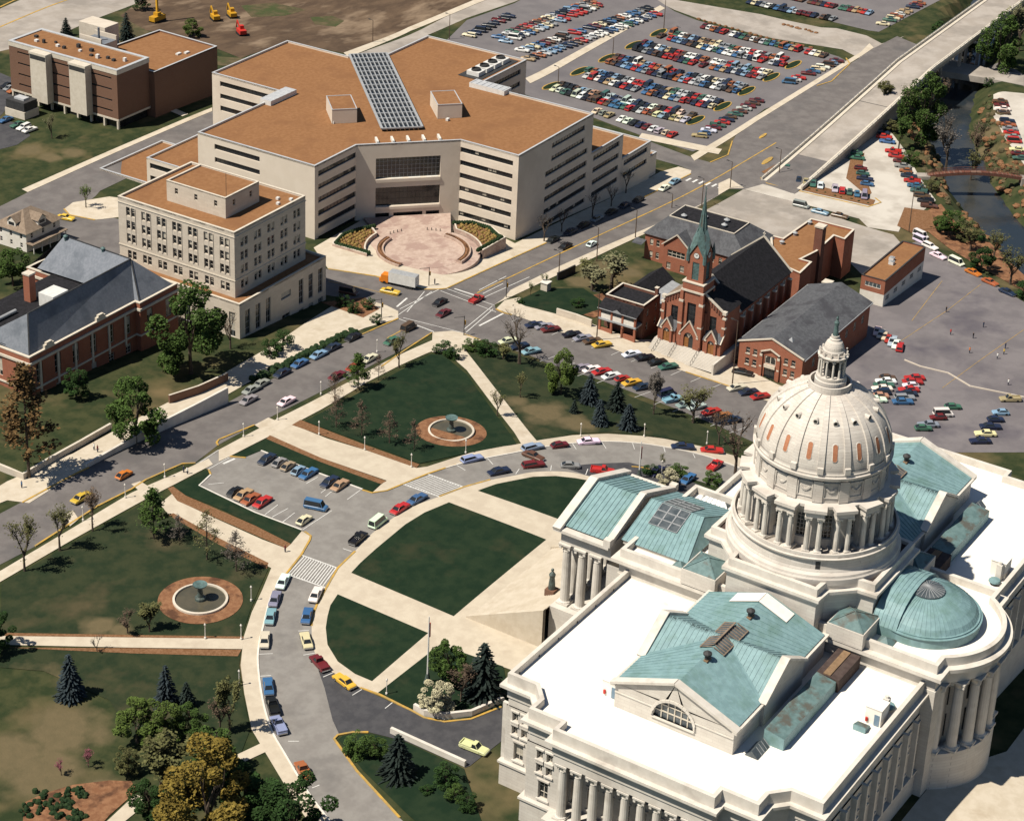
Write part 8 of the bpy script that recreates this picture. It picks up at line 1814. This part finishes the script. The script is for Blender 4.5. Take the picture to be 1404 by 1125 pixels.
# ------------------------------------------------------------------ fountains, posts, statues, people
for (l, r, cy, lab) in ((236.5, 313, 823, 'round western fountain with pale rim and bowl on a pedestal in a ring of soil'), (587, 650, 592, 'round eastern fountain with pale rim and bowl on a pedestal on the triangle lawn')):
    A, B = G(l, cy), G(r, cy); c = (A + B) / 2; R = (B - A).length / 2
    sr = [(c.x + R * 1.53 * math.cos(t), c.y + R * 1.53 * math.sin(t)) for t in np.linspace(0, 2 * PI, 41)[:-1]]; sheet('soil_ring', [sr], 'soil', .2, True)
    f = thing('fountain', lab, 'fountain', (c.x, c.y, c.z)); mb = MB('trimcream'); mb.lathe([(R, -.5), (R, .6), (R - .45, .65), (R - .5, -.2)], 40); mb.build('basin_rim', f); mb = MB('pondwater'); mb.lathe([(R - .4, .3), (.02, .3)], 32); mb.build('water', f)
    mb = MB('bronze', 'verdigris'); mb.lathe([(1.1, .2), (1.1, .8), (.6, 1.0), (.45, 3.0), (.5, 3.2)], 12); mb.lathe([(.4, 3.2), (1.3, 3.5), (1.45, 3.8), (1.2, 3.7), (.02, 3.5)], 20, 1); mb.build('pedestal_bowl', f)
lp = MB('trimwhite'); lp.lathe([(.22, 0), (.22, .5), (.09, .6), (.07, 3.0), (.16, 3.1), (.22, 3.35), (.02, 3.7)], 8); lpd = lp.data('lamp_post')
for k, (x, y) in enumerate(((281.5, 876), (330.7, 877), (344.5, 824), (328, 940), (437.5, 596), (500, 617.5), (564, 641), (638.5, 621.5), (796, 598.5), (883, 599), (969, 609), (172, 683), (226, 655), (334, 599), (380.5, 576), (440, 541), (114, 714), (517, 483), (530, 952), (907, 650))): p = G(x, y); tag(place(lpd, 'lamp_post', None, p), 'white lamp post ' + ('on the western park path', 'where the western park path meets the drive', 'beside the western fountain lawn', 'on the lower outer walk of the drive', 'at the upper end of the broad eastern path', 'in the middle of the broad eastern path', 'at the lower end of the broad eastern path', 'between the eastern fountain and the drive', 'on the far curve next to the white car', 'on the far curve below the spruces', 'on the far curve next to the red car', 'on the high street opposite the cream car', 'on the high street opposite the orange car', 'right of the little lot entrance', 'at the head of the broad path by the street', 'beside the white car on the high street', 'at the kerb left of the park steps', 'beside the green pyramid tree', 'by the flagpole lawn kerb', 'in the island behind the portico')[k], 'lamp post', 'white lamp posts round the capitol')
for k, (x, y, t, lab) in enumerate(((766, 380, 345, 'by the dark screen wall'), (818, 358, 312, 'by the bare thicket'), (871, 326, 288, 'before the school'), (921, 285, 266, 'above the school roof'), (962, 283, 245, 'beside the bar crosswalk'), (1001, 258, 222, 'at the school lot corner'), (1068, 240, 205, 'on the creek lot mulch'), (765, 118, 92, 'at the first row of the big lot'), (840, 78, 52, 'at the third row of the big lot'), (910, 40, 0, 'at the boulevard crossing'), (511, 58, 28, 'beside the dirt field'), (616, 54, 20, 'behind the office building'), (1004, 527, 440, 'before the parish hall'), (818, 466, 402, 'before the rectory'), (1246, 318, 255, 'beside the small brick building'))):
    p = G(x, y); h = GH(x, t, p.x, p.y) - p.z; o = thing('street_light', 'tall dark street light ' + lab, 'street light', p, 1.5, 'tall dark street lights'); mb = MB('pole'); mb.tube((0, 0, 0), (0, 0, h), .17, .1, 6); mb.build('pole', o); mb = MB('metaldark'); mb.bar((0, 0, h), (1.6, 0, h + .1), .1, .1); mb.box(1.2, 2.0, -.2, .2, h, h + .2); mb.build('lamp_arm', o)
for x, y, t, lab in ((586, 936, 845, 'tall white flagpole on a bronze base beside the round green tree'), (876, 655, 605, 'tall white flagpole behind the portico')):
    p = G(x, y); h = GH(x, t, p.x, p.y) - p.z; o = thing('flagpole', lab, 'flagpole', p); mb = MB('whitemetal'); mb.tube((0, 0, 1.5), (0, 0, h), .2, .1, 8); mb.build('pole', o); mb = MB('bronze'); mb.lathe([(.9, 0), (.6, .6), (.4, 1.6), (.3, 2.2)], 10); mb.build('base', o); mb = MB('red', 'whitemetal'); mb.box(.12, .45, -.12, .12, h - 4.5, h - 1.5); mb.build('flag', o)
sp_ = (AX - 0.0, AY + 53.0); st = thing('statue', 'dark bronze standing statue on a brown stone pedestal before the portico', 'statue', (AX - 7.5, AY + 48.6, 4.4)); mb = MB('brickbrown'); mb.box(-1.4, 1.4, -1.4, 1.4, -2, .6); mb.box(-1, 1, -1, 1, .6, 3.2); mb.build('pedestal', st); mb = MB('bronze'); mb.lathe([(.7, 3.2), (.62, 4.5), (.5, 5.6), (.66, 6.4), (.3, 6.9), (.16, 7.0), (.3, 7.3), (.26, 7.6), (.02, 7.8)], 12); mb.build('figure', st)
mb = MB('verdigris'); mb.lathe([(.55, 73.6), (.4, 74.6), (.32, 75.4), (.45, 76.1), (.2, 76.5), (.1, 76.6), (.22, 76.9), (.02, 77.3)], 10); mb.lathe([(.12, 76.0), (.08, 77.2)], 5, c=(.35, 0)); tag(mb.build('dome_statue', None, (AX, AY, 0)), 'small green bronze statue on top of the dome lantern', 'statue')
pm = MB('trousers', 'clothes', 'skin', 'hair'); pv = [(r * math.cos(t) * q, r * math.sin(t), z) for r, q, z in ((.12, 1, 0), (.14, 1.2, .45), (.19, 1, .88), (.17, .8, 1.1), (.24, .7, 1.42), (.08, 1, 1.5), (.1, 1.1, 1.6), (.09, 1.1, 1.74)) for t in np.linspace(0, 2 * PI, 9)[:-1]] + [(0, 0, 1.8)]
for k in range(7): pm.mesh(pv, [(k * 8 + i, k * 8 + (i + 1) % 8, k * 8 + 8 + (i + 1) % 8, k * 8 + 8 + i) for i in range(8)], 0 if k < 2 else 1 if k < 5 else 2)
pm.mesh(pv, [(56 + i, 56 + (i + 1) % 8, 64) for i in range(8)], 3); pmd = pm.data('person')
for x, y, c, lab in ((30, 669, 'blue', 'person in blue at the corner of the stone wall'), (129, 617, 'white', 'person in white on the elevated footway'), (134, 620, 'maroon', 'person in maroon on the elevated footway'), (252, 648, 'navy', 'person in dark clothes by the lot entrance'), (257, 650, 'white', 'person in white by the lot entrance'), (391, 757, 'maroon', 'person at the hatched crossing walk'), (596, 390, 'black', 'person waiting by the forecourt signal'), (1297, 428, 'black', 'child alone high on the playground'), (1348, 449, 'navy', 'child in navy on the playground'), (1303, 459, 'red', 'child in red left on the playground'), (1334, 464, 'black', 'child in black mid playground'), (1329, 484, 'orange', 'child in orange on the playground'), (1378, 478, 'navy', 'child in navy at the right of the playground'), (1376, 486, 'yellow', 'child in yellow on the playground'), (1367, 492, 'white', 'child in white on the playground'), (1382, 528, 'white', 'child in white by the yard wall')):
    p = G(x, y); o = place(pmd, 'person', None, (p.x, p.y, p.z + .1)); o.color = (*PC_[c], 1); tag(o, lab, 'person')
for x, y, lab in ((694, 408, 'at the church corner'), (588, 392, 'before the forecourt'), (636, 460, 'at the park corner'), (523, 436, 'at the stone block corner')):
    p = G(x, y); o = thing('traffic_signal', 'traffic signal with yellow heads ' + lab, 'traffic signal', p); mb = MB('metaldark'); mb.tube((0, 0, 0), (0, 0, 5.5), .13, .1, 6); mb.build('pole', o); mb = MB('craneyellow'); mb.box(.15, .5, -.2, .2, 3.0, 4.1, bottom=True); mb.build('signal_head', o); mb = MB('metaldark'); mb.bar((0, 0, 5.3), (-2.2, 1.6, 5.4), .1, .1); mb.build('mast_arm', o)
kp = G(748, 398); mb = MB('trimcream', 'trimwhite'); mb.box(-1, 1, -1, 1, 0, 2.4); mb.box(-1.2, 1.2, -1.2, 1.2, 2.4, 2.6, 1, bottom=True); tag(mb.build('kiosk', None, kp), 'small cream kiosk on the pavement beside the church lawn', 'kiosk')
cp_ = G(216, 30); cr = thing('crane', 'yellow mobile crane with raised boom on the building site', 'crane', cp_); mb = MB('craneyellow'); mb.box(-3, 3, -1.3, 1.3, .8, 2.4); mb.box(-1, 1, -1, 1, 2.4, 3.6); mb.build('body', cr); mb = MB('craneyellow'); mb.bar((0, 0, 3), (3, 3, 20), .7, .7); mb.build('boom', cr); mb = MB('tyre'); mb.box(-3, 3, -1.5, -1.1, 0, .8); mb.box(-3, 3, 1.1, 1.5, 0, .8); mb.build('tracks', cr)
for x, y, m_, lab in ((295, 28, 'craneyellow', 'yellow excavator left on the building site'), (318, 24, 'craneyellow', 'yellow loader farther right on the building site'), (331, 48, 'red', 'red machine at the edge of the building site')):
    p = G(x, y); o = thing('excavator', lab, 'excavator', p, 1.0); mb = MB(m_); mb.box(-2.4, 2.0, -1.2, 1.2, .9, 2.2); mb.box(-.4, 1.2, -.9, .5, 2.2, 3.4); mb.build('body', o); mb = MB(m_); mb.bar((2, 0, 2), (4.5, 0, 4), .4, .4); mb.bar((4.5, 0, 4), (5.8, 0, 1), .35, .35); mb.build('arm', o); mb = MB('tyre'); mb.box(-2.2, 2.2, -1.4, 1.4, 0, .9); mb.build('tracks', o)
